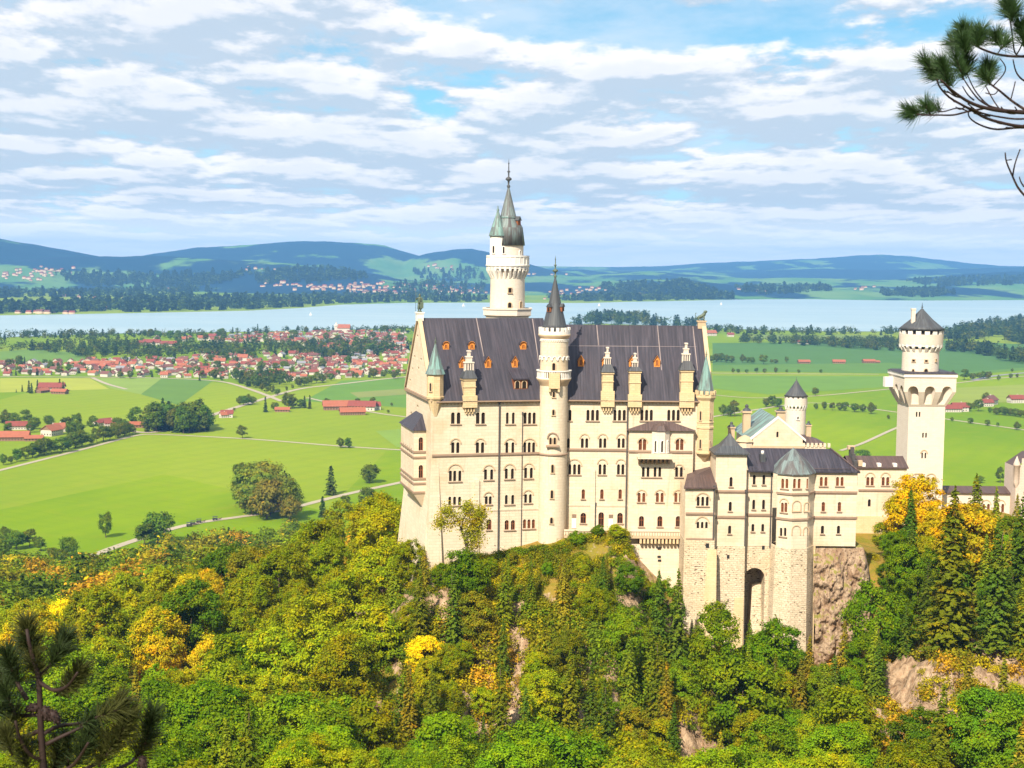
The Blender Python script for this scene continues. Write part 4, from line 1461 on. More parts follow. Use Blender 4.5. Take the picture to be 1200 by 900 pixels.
mids = [cc + (a - cc) * .52 + Vector((0, 0, 1.3)) for a in q_]
for k in range(4):
    mb.face([q_[k], q_[(k + 1) % 4], mids[(k + 1) % 4], mids[k]])
    mb.face([mids[k], mids[(k + 1) % 4], pc])
    mb.face([q_[k] - Vector((0, 0, .35)), q_[(k + 1) % 4] - Vector((0, 0, .35)), q_[(k + 1) % 4], q_[k]])
mb.build('roof', MAT['roof_spire'], wing, 'grey pyramid roof with swept eaves')
mb = MB()
ze_ = zat(950, 552.3, Y5 - .6)
zr_ = zat(920, 525.5, Y5 + 7)
f0, f1 = Vector((P3.pt(0, 0).x, Y5 - .5, ze_)), Vector((xat(1004.8, 553, Y5) + .5, Y5 - .5, ze_))
r0, r1 = Vector((f0.x, Y5 + 7, zr_)), Vector((xat(973, 527, Y5 + 7), Y5 + 7, zr_))
g0, g1 = Vector((f0.x, Y5 + 14.5, ze_)), Vector((f1.x, Y5 + 14.5, ze_))
mb.face([f0, f1, r1, r0])
mb.face([g1, g0, r0, r1])
mb.face([f1, g1, r1], 1)
dn = Vector((0, 0, -.35))
mb.face([f1, f0, f0 + dn, f1 + dn])
mb.face([g1, f1, f1 + dn, g1 + dn])
mb.build('roof', [MAT['roof'], MAT['roof_brown']], wing, 'long grey hipped roof of the wing')
mb = MB()
mb.tube([f1 + Vector((-.3, 0, .1)), r1 + Vector((0, 0, .1))], [.2, .2], 5)
mb.tube([f0 + Vector((10, .2, .5)), f1 + Vector((-2, .2, .5))], [.08, .08], 4)
mb.build('ridge_roll', MAT['roof_brown'], wing)
mb = MB()
mb.lathe(bc, [(rb * .95, zb8(555.6)), (rb * 1.09, zb8(556.3)), (rb * 1.09, zb8(555.2)), (rb * .62, zb8(541)), (.05, zat(928, 524.5, Yb))], 8, 0, False, R(22.5 + 12))
mb.build('bay_roof', MAT['copper_dark'], wing, 'pointed grey green roof over the bay')
mb = MB()
pr_ = V(893.5, 537, Y5 + 3)
mb.obox(pr_ - Vector((0, 0, .8)), Vector((1, 0, 0)), Vector((0, 1, 0)), (1.1, 1.4, 1.7), 0)
mb.tube([pr_ + Vector((0, 0, .8)), pr_ + Vector((0, 0, 1.6))], [.35, .3], 8, 1)
for px in (946, 948):
    a = V(px, 537, Y5 + 3.2)
mb.build('roof_vent', [MAT['roof_spire'], MAT['white']], wing)
# rubble substructure
ub = MB()
PB1, PB2_, PB3, PB5 = (Pl(*P1.pt(0, 0, .25).xy, 0), Pl(*P2.pt(0, 0, .3).xy, 0), Pl(*P3.pt(0, 0, .1).xy, 0), Pl(*P5.pt(0, 0, .12).xy, 0))
def slab(pl, x0, x1, y0, y1, back, bat=0.0, m=0):
    s0, s1 = pl.s(x0), pl.s(x1)
    zt, zb = pl.z((x0 + x1) / 2, y0), pl.z((x0 + x1) / 2, y1)
    ub.hexa([pl.pt(s0 - bat * .4, zb, bat), pl.pt(s1 + bat * .4, zb, bat), pl.pt(s1, zb, -back), pl.pt(s0, zb, -back)],
            [pl.pt(s0, zt, 0), pl.pt(s1, zt, 0), pl.pt(s1, zt, -back), pl.pt(s0, zt, -back)], m)
slab(PB1, 803.5, 839, 633.2, 800, 9, 1.0)
slab(PB2_, 839, 874.9, 640.2, 800, 8, .5)
# wall with the tall arch
s0, s1 = PB3.s(874.9), PB3.s(899.3)
za, zb_ = PB3.z(887, 665.5), PB3.z(887, 790)
PB3.holes = [arch_pts((s0 + s1) / 2, zb_ + .2, za, (s1 - s0) * .98, 12)]
s1b = PB3.s(907)
wall_into(ub, PB3, rect(s0 - .3, s1b, zb_, PB3.z(887, 640.2)), 0, 6.5)
ub.mesh([PB3.pt(s0 - 1, zb_, -6.4), PB3.pt(s1 + 1, zb_, -6.4), PB3.pt(s1 + 1, za + 1, -6.4), PB3.pt(s0 - 1, za + 1, -6.4)], [(0, 1, 2, 3)], 0)
ub.hexa([PB3.pt(s0 + 1.2, zb_, -1.2), PB3.pt(s1, zb_, -1.2), PB3.pt(s1, zb_, -6.3), PB3.pt(s0 + 1.2, zb_, -6.3)],
        [PB3.pt(s0 + 2.4, PB3.z(887, 690), -4.2), PB3.pt(s1, PB3.z(887, 690) + .5, -4.2), PB3.pt(s1, PB3.z(887, 690) + .5, -6.3), PB3.pt(s0 + 2.2, PB3.z(887, 690), -6.3)], 0)
# bastion under the bay
ub.lathe(bc, [(rb * 1.16, zb8(800)), (rb * 1.03, zb8(641.6)), (rb * .9, zb8(641.4))], 8, 0, False, R(22.5 + 12))
slab(PB5, 946, 958, 640.2, 800, 8, .3, 1)
sub = ub.build('stone_base', [MAT['rubble'], MAT['ochre'], MAT['plaster']], wing, 'tall rough coursed stone base with one high arch')
mb = MB()
for pl, x0, x1, y0, y1, d0, d1 in ((PB1, 831, 841.5, 644, 730, .3, 3.4), (PB2_, 864, 874.5, 700, 800, .3, 1.8)):
    s0, s1 = pl.s(x0), pl.s(x1)
    zt, zb = pl.z(x0, y0), pl.z(x0, y1)
    mb.hexa([pl.pt(s0 - 1.6, zb - 6, d1), pl.pt(s1 - .2, zb - 6, d1), pl.pt(s1, zb - 6, -.5), pl.pt(s0 - 1.0, zb - 6, -.5)],
            [pl.pt(s0, zt, d0), pl.pt(s1, zt, d0), pl.pt(s1, zt, -.5), pl.pt(s0, zt, -.5)])
fx(mb.build('buttress', MAT['ochre'], sub), wing)
mb = MB()
for pl, px, py, w in ((PB1, 829, 639.5, .5), (PB2_, 853.3, 652.5, .4), (PB2_, 853, 675, .4), (PB3, 894.5, 641.8, .4)):
    s, z = pl.st(px, py)
    mb.pbox(pl, s - w * .7, s + w * .7, z - w, z + w, -.3, .06)
fx(mb.build('drain_hole', MAT['dark'], sub), wing)

# ================================================================ gabled house across the courtyard
Yg = 325.0
gx = xat(911.6, 500, Yg)
PG = Pl(xat(881.6, 520, Yg), Yg, 0)
gable = thing('gabled_house', (gx, Yg, 125), 'cream gabled house with long green copper roof behind the wing', 'castle wing')
sL, sR = PG.s(882.3, 514), PG.s(940.8, 513)
zE_, zA_ = zat(882, 514, Yg), zat(911.8, 490.6, Yg)
sM = (sL + sR) / 2
win(gable, PG, [(911.2, 505.8, 512.5, 2.6)], sill=False)
mb = MB()
LEN = 24.0
wall_into(mb, PG, [(sL, 120), (sR, 120), (sR, zE_), (sM, zA_), (sL, zE_)])
mb.face([PG.pt(sL, 120), PG.pt(sL, 120, -LEN), PG.pt(sL, zE_, -LEN), PG.pt(sL, zE_)])
mb.face([PG.pt(sR, 120, -LEN), PG.pt(sR, 120), PG.pt(sR, zE_), PG.pt(sR, zE_, -LEN)])
mb.face([PG.pt(sR, 120, -LEN), PG.pt(sL, 120, -LEN), PG.pt(sL, zE_, -LEN), PG.pt(sM, zA_, -LEN), PG.pt(sR, zE_, -LEN)])
mb.build('wall', MAT['plaster'], gable)
mb = MB()
kk = (zA_ - zE_) / (sM - sL)
mb.face([PG.pt(sL - .8, zE_ - .8 * kk, -.4), PG.pt(sM, zA_, -.4), PG.pt(sM, zA_, -LEN), PG.pt(sL - .8, zE_ - .8 * kk, -LEN)], 0)
mb.face([PG.pt(sR + .8, zE_ - .8 * kk, -.4), PG.pt(sM, zA_, -.4), PG.pt(sM, zA_, -LEN), PG.pt(sR + .8, zE_ - .8 * kk, -LEN)], 0)
mb.build('roof', MAT['copper'], gable)
mb = MB()
for sg in (sL - .7, sR + .7):
    a, b = PG.pt(sg, zE_ - .7 * kk, .12), PG.pt(sM, zA_, .12)
    h, w = Vector((0, 0, .55)), Vector((0, .75, 0))
    mb.hexa([a, b, b + w, a + w], [a + h, b + h, b + w + h, a + w + h])
mb.build('coping', MAT['white'], gable)
mb = MB()
zc0 = zat(911, 523.6, Yg)
mb.pbox(PG, sL - 1.5, sR + .3, zc0 - .25, zc0 + .25, .003, .5)
mb.build('cornice', MAT['trim'], gable)
def stack(T, px, ytop, ybot, w, Y, pot=True):
    p = V(px, ybot, Y)
    zt = zat(px, ytop, Y)
    W_ = w / F * Y
    h = zt - p.z
    mb = MB()
    mb.obox(p - Vector((0, 0, 1.5)), Vector((1, 0, 0)), Vector((0, 1, 0)), (W_, W_, 1.5 + h * .62), 0)
    mb.obox(p + Vector((0, 0, h * .62 + .003)), Vector((1, 0, 0)), Vector((0, 1, 0)), (W_ * 1.3, W_ * 1.3, h * .08), 0)
    mb.lathe((p.x, p.y), [(W_ * .62, p.z + h * .70), (W_ * .5, p.z + h * .78), (W_ * .2, p.z + h * .84), (W_ * .26, p.z + h * .88), (W_ * .22, p.z + h * .96), (.03, zt)], 10, 1)
    return mb.build('chimney', [MAT['trim'], MAT['roof_spire']], T)
stack(gable, 874.6, 473.5, 500, 8.5, 338)
stack(gable, 947.2, 493, 509, 5.5, 330)
stack(gable, 914.6, 477, 492, 9.5, 343)
stack(gable, 856.8, 494, 514, 7, 332)
mb = MB()
a = [V(938, 523, Yg + 2), V(973, 522.5, Yg + 2), V(973, 517, Yg + 8), V(938, 517, Yg + 8)]
ze_ = zat(950, 519, Yg + 2)
x0_, x1_ = xat(939.5, 519, Yg), xat(967, 519, Yg)
q_ = [Vector((x0_, Yg + .5, ze_)), Vector((x1_ + .4, Yg + .5, ze_)), Vector((x1_ + .4, Yg + 11, ze_)), Vector((x0_, Yg + 11, ze_))]
zr_ = zat(945, 509.5, Yg + 5)
r0, r1 = Vector((x0_ + .2, Yg + 5.5, zr_)), Vector((x0_ + 1.6, Yg + 5.5, zr_))
mb.face([q_[0], q_[1], r1, r0])
mb.face([q_[1], q_[2], r1])
mb.face([q_[2], q_[3], r0, r1])
mb.build('annexe_roof', MAT['roof_brown'], gable)
mb = MB()
for k in range(7):
    mb.obox(Vector((x0_ + .5 + k * .95, Yg + .3, ze_ - .75)), Vector((1, 0, 0)), Vector((0, 1, 0)), (.55, .6, .9))
mb.obox(Vector(((x0_ + x1_) / 2, Yg + .4, 120)), Vector((1, 0, 0)), Vector((0, 1, 0)), (x1_ - x0_ + .6, .5, ze_ - .76 - 120))
mb.obox(Vector(((x0_ + x1_) / 2, Yg + 5.4, 120)), Vector((1, 0, 0)), Vector((0, 1, 0)), (x1_ - x0_, 9.4, ze_ - .3 - 120))
mb.build('annexe_wall', MAT['plaster'], gable)
mb = MB()
oc_ = V(873, 517, Yg + 1)
mb.lathe((oc_.x, oc_.y), [(1.9, 120), (1.9, oc_.z), (2.1, oc_.z)], 8, 0, False)
mb.lathe((oc_.x, oc_.y), [(2.2, oc_.z), (1.3, oc_.z + .9), (.1, oc_.z + 1.4)], 8, 1, False)
mb.build('corner_turret', [MAT['plaster'], MAT['trim']], gable)

# ================================================================ small round tower
Yr = 352.0
rp = V(932.5, 480, Yr)
rc = (rp.x, rp.y)
k2 = Yr / F
zr = lambda y: zat(932.5, y, Yr)
rt = thing('round_turret_tower', (rc[0], rc[1], 122), 'small round white tower with dark cone roof behind the copper roofed gable', 'tower')
mb = MB()
mb.lathe(rc, [(11.8 * k2, 122), (11.8 * k2, zr(478))], 32)
mb.lathe(rc, [(13.2 * k2, zr(474.4)), (13.2 * k2, zr(466))], 32)
mb.build('wall', MAT['pale'], rt)
ring_corbels(rt, rc, 11.8 * k2, 13.2 * k2, zr(479.5), zr(474), 18, 'white')
crenels(rt, rc, 11.6 * k2, 13.2 * k2, zr(466), zr(464), 14, 'white')
cone(rt, rc, 14.2 * k2, zr(464), zr(445.3), 'roof_spire', 24, .1)
finial(rt, rc, zr(445.6), .9, ball=.2)
tower_light(rt, rc, 11.8 * k2, 935, 488, 491.5, 1.8, trim='white')

# ================================================================ square keep
Yk = 378.0
kp = V(1063.6, 520, Yk)
KY = R(2.5)
PK = Pl(kp.x, kp.y, KY)
KW = PK.s(1106.2, 520)
keep = thing('square_keep', (kp.x, kp.y, 110), 'tall square pale tower with flared arched top and round turret on it', 'tower')
zk = lambda y: PK.z(1085, y)
PKL = Pl(*PK.pt(0, 0, -KW).xy, KY - R(90))           # its west face
for xs, a, b, hd in ((( 1074.4, 1077.8), 482.5, 488.6, None), ((1081.8, 1085.4), 507, 513, None), ((1080.9, 1084.6), 530.5, 537.3, 527)):
    win(keep, PK, [(x, a, b, 2.0) for x in xs], hood=hd, sill=False)
for xs in ((1071, 1076.5), (1088, 1094)):
    win(keep, PK, [(x, 559, 569, 3.4) for x in xs], hood=554.6, wood=True)
win(keep, PK, [(1090.5, 597, 602, 2.4), (1094, 597, 602, 2.4)], hood=592.5, sill=False)
mb = MB()
ztop = zk(474)
wall_into(mb, PK, rect(0, KW, 112, ztop))
mb.face([PK.pt(KW, 112, -KW), PK.pt(KW, 112), PK.pt(KW, ztop), PK.pt(KW, ztop, -KW)])
mb.face([PK.pt(KW, 112, -KW), PK.pt(0, 112, -KW), PK.pt(0, ztop, -KW), PK.pt(KW, ztop, -KW)])
wall_into(mb, PKL, rect(0, KW, 112, ztop))
mb.build('wall', MAT['pale'], keep)
# flared head with pointed machicolation arches
ov = 9.0 / F * Yk
zf0, zf1, zt = zk(476), zk(450.5), zk(440.8)
mb = MB()
HW = KW + 2 * ov


def corner(i, o, z):
    s = -o if i in (0, 3) else KW + o
    d = o if i in (0, 1) else -KW - o
    return PK.pt(s, z, d)


def gothic(s, z0, z1, w, n=5):
    pts = [(s - w / 2, z0), (s + w / 2, z0)]
    zs = z1 - w * .8
    for k in range(n + 1):
        a = k / n
        pts.append((s + w / 2 * math.cos(a * math.pi / 2) ** .8, zs + (z1 - zs) * math.sin(a * math.pi / 2)))
    for k in range(n - 1, -1, -1):
        a = k / n
        pts.append((s - w / 2 * math.cos(a * math.pi / 2) ** .8, zs + (z1 - zs) * math.sin(a * math.pi / 2)))
    return pts


zfl = zk(458.5)


def flare(z):
    return ov if z >= zfl else ov * max(.03, (z - zf0) / (zfl - zf0)) ** .85


for side in range(4):
    yaw = KY + R(90) * side
    p0 = corner(side, 0, 0)
    pf = Pl(p0.x, p0.y, yaw)
    hs = [gothic(KW * c_, zf0 + .5, zk(452.0), KW * .205) for c_ in (.17, .50, .83)]
    outline = rect(0, KW, zf0, zt)
    loops = [outline] + hs
    pts, edges = [], []
    for lp in loops:
        i0 = len(pts)
        pts += [Vector(p) for p in lp]
        edges += [(i0 + k, i0 + (k + 1) % len(lp)) for k in range(len(lp))]
    for zz_ in (zfl, (zfl + zf0) / 2, zfl * .75 + zf0 * .25):
        i0 = len(pts)
        pts += [Vector((0, zz_)), Vector((KW, zz_))]
        edges.append((i0, i0 + 1))
    vo, eo, fo, *_ = delaunay_2d_cdt(pts, edges, [], 1, 1e-5)

    def mp(p, o=None):
        o = flare(p[1]) if o is None else o
        return pf.pt(KW / 2 + (p[0] - KW / 2) * (KW / 2 + o) / (KW / 2), p[1], o)
    vv = [mp(p) for p in vo]
    ff = []
    for f in fo:
        c = sum((vo[i] for i in f), Vector((0, 0))) / len(f)
        if inside(c, outline) and not any(inside(c, h) for h in hs):
            ff.append(tuple(f))
    mb.mesh(vv, ff, 0)
    for h in hs:
        for k in range(len(h)):
            a_, b_ = h[k], h[(k + 1) % len(h)]
            mb.face([mp(a_), mp(b_), pf.pt(b_[0] * 1.0, b_[1], .02), pf.pt(a_[0], a_[1], .02)])
    mb.face([pf.pt(0.02, zf0, .015), pf.pt(KW - .02, zf0, .015), pf.pt(KW - .02, zt - .2, .015), pf.pt(.02, zt - .2, .015)])
mb.face([corner(k, ov, zt) for k in range(4)])
mb.build('flared_head', MAT['pale'], keep)
mb = MB()
lo = [corner(i, ov + .25, zt - .15) for i in range(4)]
hi = [corner(i, ov + .25, zt + .75) for i in range(4)]
mb.hexa(lo, hi, 0)
mb.hexa([corner(i, ov + .45, zt + .752) for i in range(4)], [corner(i, ov - .4, zt + 1.15) for i in range(4)], 1)
mb.build('parapet', [MAT['white'], MAT['roof']], keep)
mb = MB()
b0 = PKL.pt(KW * .1, zk(452), ov + 1.0)
mb.obox(Vector((b0.x, b0.y, zk(456.5))), PKL.u, PKL.n, (2.0, 2.2, 2.6))
mb.build('corbelled_box', MAT['white'], keep)
# round turret on top
ct = PK.pt(KW * .5 - .6, 0, -KW * .5)
ct = (ct.x, ct.y)
Yc = ct[1]
k3 = Yc / F
zc = lambda y: zat(1081, y, Yc)
mb = MB()
mb.lathe(ct, [(21.2 * k3, zt), (21.0 * k3, zc(408))], 36)
mb.lathe(ct, [(24.8 * k3, zc(403.3)), (25.4 * k3, zc(391))], 36)
tw = mb.build('turret', MAT['pale'], keep)
fx(ring_corbels(keep, ct, 21.0 * k3, 24.9 * k3, zc(411.5), zc(403), 20, 'white'), keep)
crenels(keep, ct, 23.4 * k3, 25.4 * k3, zc(391), zc(387), 16, 'white')
mb = MB()
mb.lathe(ct, [(23 * k3, zc(391)), (22.9 * k3, zc(386))], 32)
mb.build('turret_core', MAT['dark'], keep)
cone(keep, ct, 26.6 * k3, zc(386), zc(361.5), 'roof_spire', 32, .14)
finial(keep, ct, zc(362), zc(354.5) - zc(362), 'dark', .35)
p = V(1070, 374, Yc - 2)
mb = MB()
mb.obox(p - Vector((0, 0, 2)), Vector((1, 0, 0)), Vector((0, 1, 0)), (.95, .95, zat(1070, 363, Yc - 2) - p.z + 2))
mb.obox(Vector((p.x, p.y, zat(1070, 363, Yc - 2) + .003)), Vector((1, 0, 0)), Vector((0, 1, 0)), (1.2, 1.2, .35))
mb.build('chimney', MAT['pale'], keep)
for px, y0, y1, w, sq in ((1070.8, 421.3, 423.8, 3.2, True), (1085.4, 421.8, 424.2, 3.2, True), (1096.8, 421, 423.5, 2, True), (1070.3, 432.6, 438.6, 2.4, False), (1085, 432.3, 439.6, 4.2, False)):
    tower_light(keep, ct, 21.15 * k3, px, y0, y1, w, trim='trim', square=sq)

# ================================================================ connecting wing towards the keep
Yc2 = 366.0
P6 = Pl(xat(1005, 580, Yc2), Yc2, R(1.0))
conn = thing('connecting_wing', (xat(1033, 640, Yc2), Yc2 + 4, 116), 'short cream wing with brown roof between the long wing and the keep', 'castle wing')
q5 = lambda x: 980 + x / 5.4545
for g in ((203, 231), (301, 330)):
    win(conn, P6, [(q5(x), 559, 569, 3.6) for x in g], hood=553.5, wood=True)
win(conn, P6, [(q5(212), 585, 593.7, 3.4)], sill=False)
s0, s1 = P6.s(995), P6.s(1062.5)
ze_, zr_ = P6.z(1030, 548.5), zat(1030, 534.2, Yc2 + 5)
mb = MB()
wall_into(mb, P6, rect(s0, s1, 112, ze_))
mb.face([P6.pt(s0, 112), P6.pt(s0, 112, -10), P6.pt(s0, ze_, -10), P6.pt(s0, ze_)])
mb.face([P6.pt(s1, 112, -10), P6.pt(s1, 112), P6.pt(s1, ze_), P6.pt(s1, ze_, -10)])
mb.face([P6.pt(s1, ze_), P6.pt(s1, zr_, -5), P6.pt(s1, ze_, -10)])
mb.build('wall', MAT['plaster'], conn)
roof_slab(conn, P6, s0, s1 + .3, ze_ + .3, zr_, 5, 'roof_brown', .5)
string(conn, P6, 1006, 574.3, 1062, 574.3)
mb = MB()
mb.pbox(P6, s0, s1, 112, P6.z(1030, 604.8), .003, .45, 0)
mb.build('plinth', MAT['ochre'], conn)
mb = MB()
for x in (172, 272, 373):
    s = P6.s(q5(x))
    zb = P6.z(1020, 546.8)
    mb.pbox(P6, s - .45, s + .45, zb, zb + .85, -1.2, .35)
mb.build('roof_light', MAT['white'], conn)
mb = MB()
fa = P6.s(1000.5)
for k, (o0, o1, y) in enumerate(((.5, -1.6, 540), (-1.6, -3.2, 533), (-3.2, -5.5, 526))):
    mb.pbox(P6, fa - .1, fa + .75, ze_ - 4, P6.z(1000, y), o1, o0 - .002)
mb.build('fire_wall', MAT['pipe'], conn)
mb = MB()
mb.pbox(P6, fa - .6, fa + 1.1, P6.z(1000, 529), P6.z(1000, 525), -5.6, -4.0)
mb.pbox(P6, fa + 1.0, fa + 2.0, P6.z(1005, 546), P6.z(1005, 539.5), -.6, .45)
mb.build('chimney', MAT['trim'], conn)

# ================================================================ gate wing and gate tower at the right
Yw = 388.0
P7 = Pl(xat(1104, 580, Yw), Yw, R(0))
gate = thing('gate_wing', (xat(1145, 620, Yw), Yw + 3, 112), 'low wing with long dark brown roof right of the keep', 'castle wing')
for xs in ((1169.8, 1175.3), (1153, 1158.5), (1136, 1141.5), (1119, 1124.5)):
    win(gate, P7, [(x, 590.5, 600.3, 3.3) for x in xs], hood=585.5, wood=True)
s0, s1 = P7.s(1100), P7.s(1186)
ze_, zr_ = P7.z(1145, 577.8), zat(1145, 569.4, Yw + 4)
mb = MB()
wall_into(mb, P7, rect(s0, s1, 105, ze_))
mb.face([P7.pt(s1, 105, -8), P7.pt(s1, 105), P7.pt(s1, ze_), P7.pt(s1, ze_, -8)])
mb.build('wall', MAT['pale'], gate)
roof_slab(gate, P7, s0, s1 + .3, ze_ + .2, zr_, 4, 'roof_brown', .5)
Yq = 384.0
P8 = Pl(xat(1190.5, 560, Yq), Yq, R(0))
P8L = Pl(*P8.pt(0, 0, -9).xy, R(-90))
gt = thing('gate_tower', (xat(1195, 620, Yq), Yq + 4, 105), 'pinkish stone gate house with stepped gable at the right edge', 'tower')
s1 = P8.s(1232)
zt = P8.z(1195, 545)
mb = MB()
wall_into(mb, P8, [(0, 100), (s1, 100), (s1, zt), (s1 * .85, zt), (s1 * .85, zt + 1.8), (s1 * .68, zt + 1.8), (s1 * .68, zt + 3.6), (s1 * .32, zt + 3.6), (s1 * .32, zt + 1.8), (s1 * .15, zt + 1.8), (s1 * .15, zt), (0, zt)])
wall_into(mb, P8L, rect(0, 9, 100, zt - .5))
mb.build('wall', MAT['pink'], gt)
mb = MB()
mb.lathe((P8.pt(0, 0).x + .2, Yq + .2), [(.1, zt - 6.5), (.8, zt - 4.6), (.8, zt - .3), (.95, zt - .2), (.95, zt + .2), (0.05, zt + 2.4)], 10)
mb.build('corner_turret', MAT['pink'], gt)
mb = MB()
mb.face([P8.pt(0, zt - .6, -.5), P8.pt(s1 / 2, zt + 2.8, -.5), P8.pt(s1 / 2, zt + 2.8, -9), P8.pt(0, zt - .6, -9)])
mb.face([P8.pt(s1, zt - .6, -.5), P8.pt(s1 / 2, zt + 2.8, -.5), P8.pt(s1 / 2, zt + 2.8, -9), P8.pt(s1, zt - .6, -9)])
mb.build('roof', MAT['roof_brown'], gt)

# ================================================================ land
def perlin(x, y, seed=0, octv=5, rough=0.5):
    """Value noise on numpy arrays, about -1..1."""
    out = np.zeros_like(x, dtype=np.float64)
    amp, tot, fr = 1.0, 0.0, 1.0
    for o in range(octv):
        xi, yi = np.floor(x * fr), np.floor(y * fr)
        xf, yf = x * fr - xi, y * fr - yi
        def h(a, b):
            n = (a * 374761393 + b * 668265263 + (seed + o) * 974711).astype(np.int64)
            n = (n ^ (n >> 13)) * 1274126177
            n = n ^ (n >> 16)
            return (n & 0xFFFF) / 32767.5 - 1.0
        u, v = xf * xf * (3 - 2 * xf), yf * yf * (3 - 2 * yf)
        a, b, c, d = h(xi, yi), h(xi + 1, yi), h(xi, yi + 1), h(xi + 1, yi + 1)
        out += amp * ((a * (1 - u) + b * u) * (1 - v) + (c * (1 - u) + d * u) * v)
        tot += amp
        amp *= rough
        fr *= 2
    return out / tot


# (photo column, distance, height below the camera): the ravine side, the castle rock, the falling wood
CP = [(50, 6, -7), (600, 8, -9), (1150, 6, -8), (-300, 30, -16), (50, 40, -24), (600, 40, -26), (1150, 40, -24), (1600, 30, -16),
      (-900, 100, -40), (0, 90, -50), (600, 90, -52), (1200, 90, -52), (1900, 100, -40),
      (-500, 170, -66), (0, 165, -74), (200, 165, -74), (400, 165, -77), (600, 165, -84), (800, 165, -86), (1000, 165, -86), (1200, 165, -82),
      (1500, 170, -75),
      (-200, 300, -95), (0, 300, -96), (200, 300, -95), (330, 290, -92), (-400, 450, -128), (0, 450, -122), (200, 450, -117), (350, 450, -110),
      (-300, 600, -158), (0, 600, -146), (200, 600, -142), (350, 600, -136), (440, 600, -128), (0, 750, -172), (200, 750, -168), (350, 780, -166), (440, 800, -172),
      (0, 900, -193), (200, 920, -193), (350, 1000, -193), (440, 1000, -193), (-300, 850, -193), (-600, 650, -193),
      (430, 200, -83), (430, 260, -86), (430, 320, -84), (450, 300, -78), (440, 400, -88), (455, 480, -100), (470, 330, -70),
      (500, 296, -65), (505, 288, -69), (480, 300, -68), (560, 300, -62.5), (600, 300, -61.5), (645, 300, -60), (690, 300, -57.8), (735, 300, -57), (700, 296, -60.5),
      (760, 300, -66), (775, 298, -68), (800, 293, -76), (830, 290, -79), (860, 288, -82), (890, 290, -82), (930, 288, -84), (960, 291, -84), (985, 294, -82),
      (520, 280, -73), (600, 284, -69.5), (690, 285, -67.5), (740, 285, -71), (560, 272, -79), (650, 270, -79), (720, 272, -76), (790, 278, -83),
      (500, 255, -86), (600, 252, -89), (700, 252, -88), (800, 255, -90), (900, 265, -90),
      (600, 215, -89), (700, 215, -90), (500, 215, -87), (800, 215, -92), (900, 230, -92), (820, 240, -91),
      (887, 300, -84), (887, 307, -81), (858, 302, -80), (915, 301, -84), (838, 300, -77), (980, 300, -81), (950, 299, -84), (1004, 303, -75), (1012, 318, -64), (1030, 330, -66), (1030, 352, -69), (1000, 285, -81), (1000, 250, -86), (1000, 220, -87),
      (1060, 300, -72), (1060, 270, -77), (1060, 240, -81), (1100, 300, -70), (1100, 260, -75.5), (1100, 225, -80), (1150, 300, -68), (1150, 260, -74), (1180, 230, -78),
      (1250, 300, -68), (1250, 240, -76), (1400, 300, -72), (1080, 360, -69), (1140, 372, -69), (1200, 372, -68), (1300, 380, -72),
      (700, 330, -60), (850, 330, -61), (950, 340, -62), (1050, 385, -63), (1150, 395, -64), (600, 350, -66), (800, 370, -72), (1000, 420, -80), (1200, 450, -84),
      (560, 420, -104), (700, 450, -112), (900, 480, -118), (1100, 520, -124), (1300, 520, -120), (600, 600, -160), (800, 650, -170), (1000, 680, -176), (1200, 700, -178),
      (600, 800, -193), (800, 850, -195), (1000, 850, -195), (1200, 900, -196), (1400, 900, -196), (1600, 700, -190), (1700, 450, -110)]
cx = np.array([(p[0] - PCX) / F * p[1] for p in CP])
cy = np.array([float(p[1]) for p in CP])
cz = np.array([p[2] + CAMZ for p in CP])
D = np.sqrt((cx[:, None] - cx[None]) ** 2 + (cy[:, None] - cy[None]) ** 2)
n = len(CP)
A = np.zeros((n + 3, n + 3))
A[:n, :n] = -D - np.eye(n) * 0.8
A[:n, n], A[:n, n + 1], A[:n, n + 2] = 1, cx, cy
A[n:, :n] = A[:n, n:].T
WT = np.linalg.solve(A, np.concatenate([cz, np.zeros(3)]))


def hz(x, y):
    """Height of the hill at plan positions (numpy arrays or numbers)."""
    x, y = np.atleast_1d(np.asarray(x, float)), np.atleast_1d(np.asarray(y, float))
    out = np.empty_like(x)
    for i in range(0, len(x), 20000):
        a, b = x[i:i + 20000], y[i:i + 20000]
        d = np.sqrt((a[:, None] - cx) ** 2 + (b[:, None] - cy) ** 2)
        out[i:i + 20000] = -d @ WT[:-3] + WT[-3] + WT[-2] * a + WT[-1] * b
    return out


RIBS = [(742, 294, 752, 268, 1.7, 4.0), (720, 283, 724, 262, 1.8, 3.0), (612, 283, 604, 262, 2.6, 2.0), (686, 274, 690, 255, 2.2, 2.5), (500, 290, 520, 285, 4.0, 2.0),
        (546, 268, 552, 258, 2.6, 2.2), (425, 322, 440, 312, 5.0, 2.5), (816, 268, 828, 236, 3.6, 3.0), (1070, 268, 1105, 256, 6.0, 2.5), (1100, 246, 1190, 240, 5.0, 1.6), (1040, 252, 1060, 240, 3.0, 1.5), (1020, 275, 1018, 262, 2.4, 2.5),
        (1130, 270, 1170, 258, 7.0, 2.5), (960, 287, 968, 278, 3.0, 2.5), (850, 262, 858, 240, 2.4, 2.0), (575, 282, 580, 268, 1.6, 2.0)]


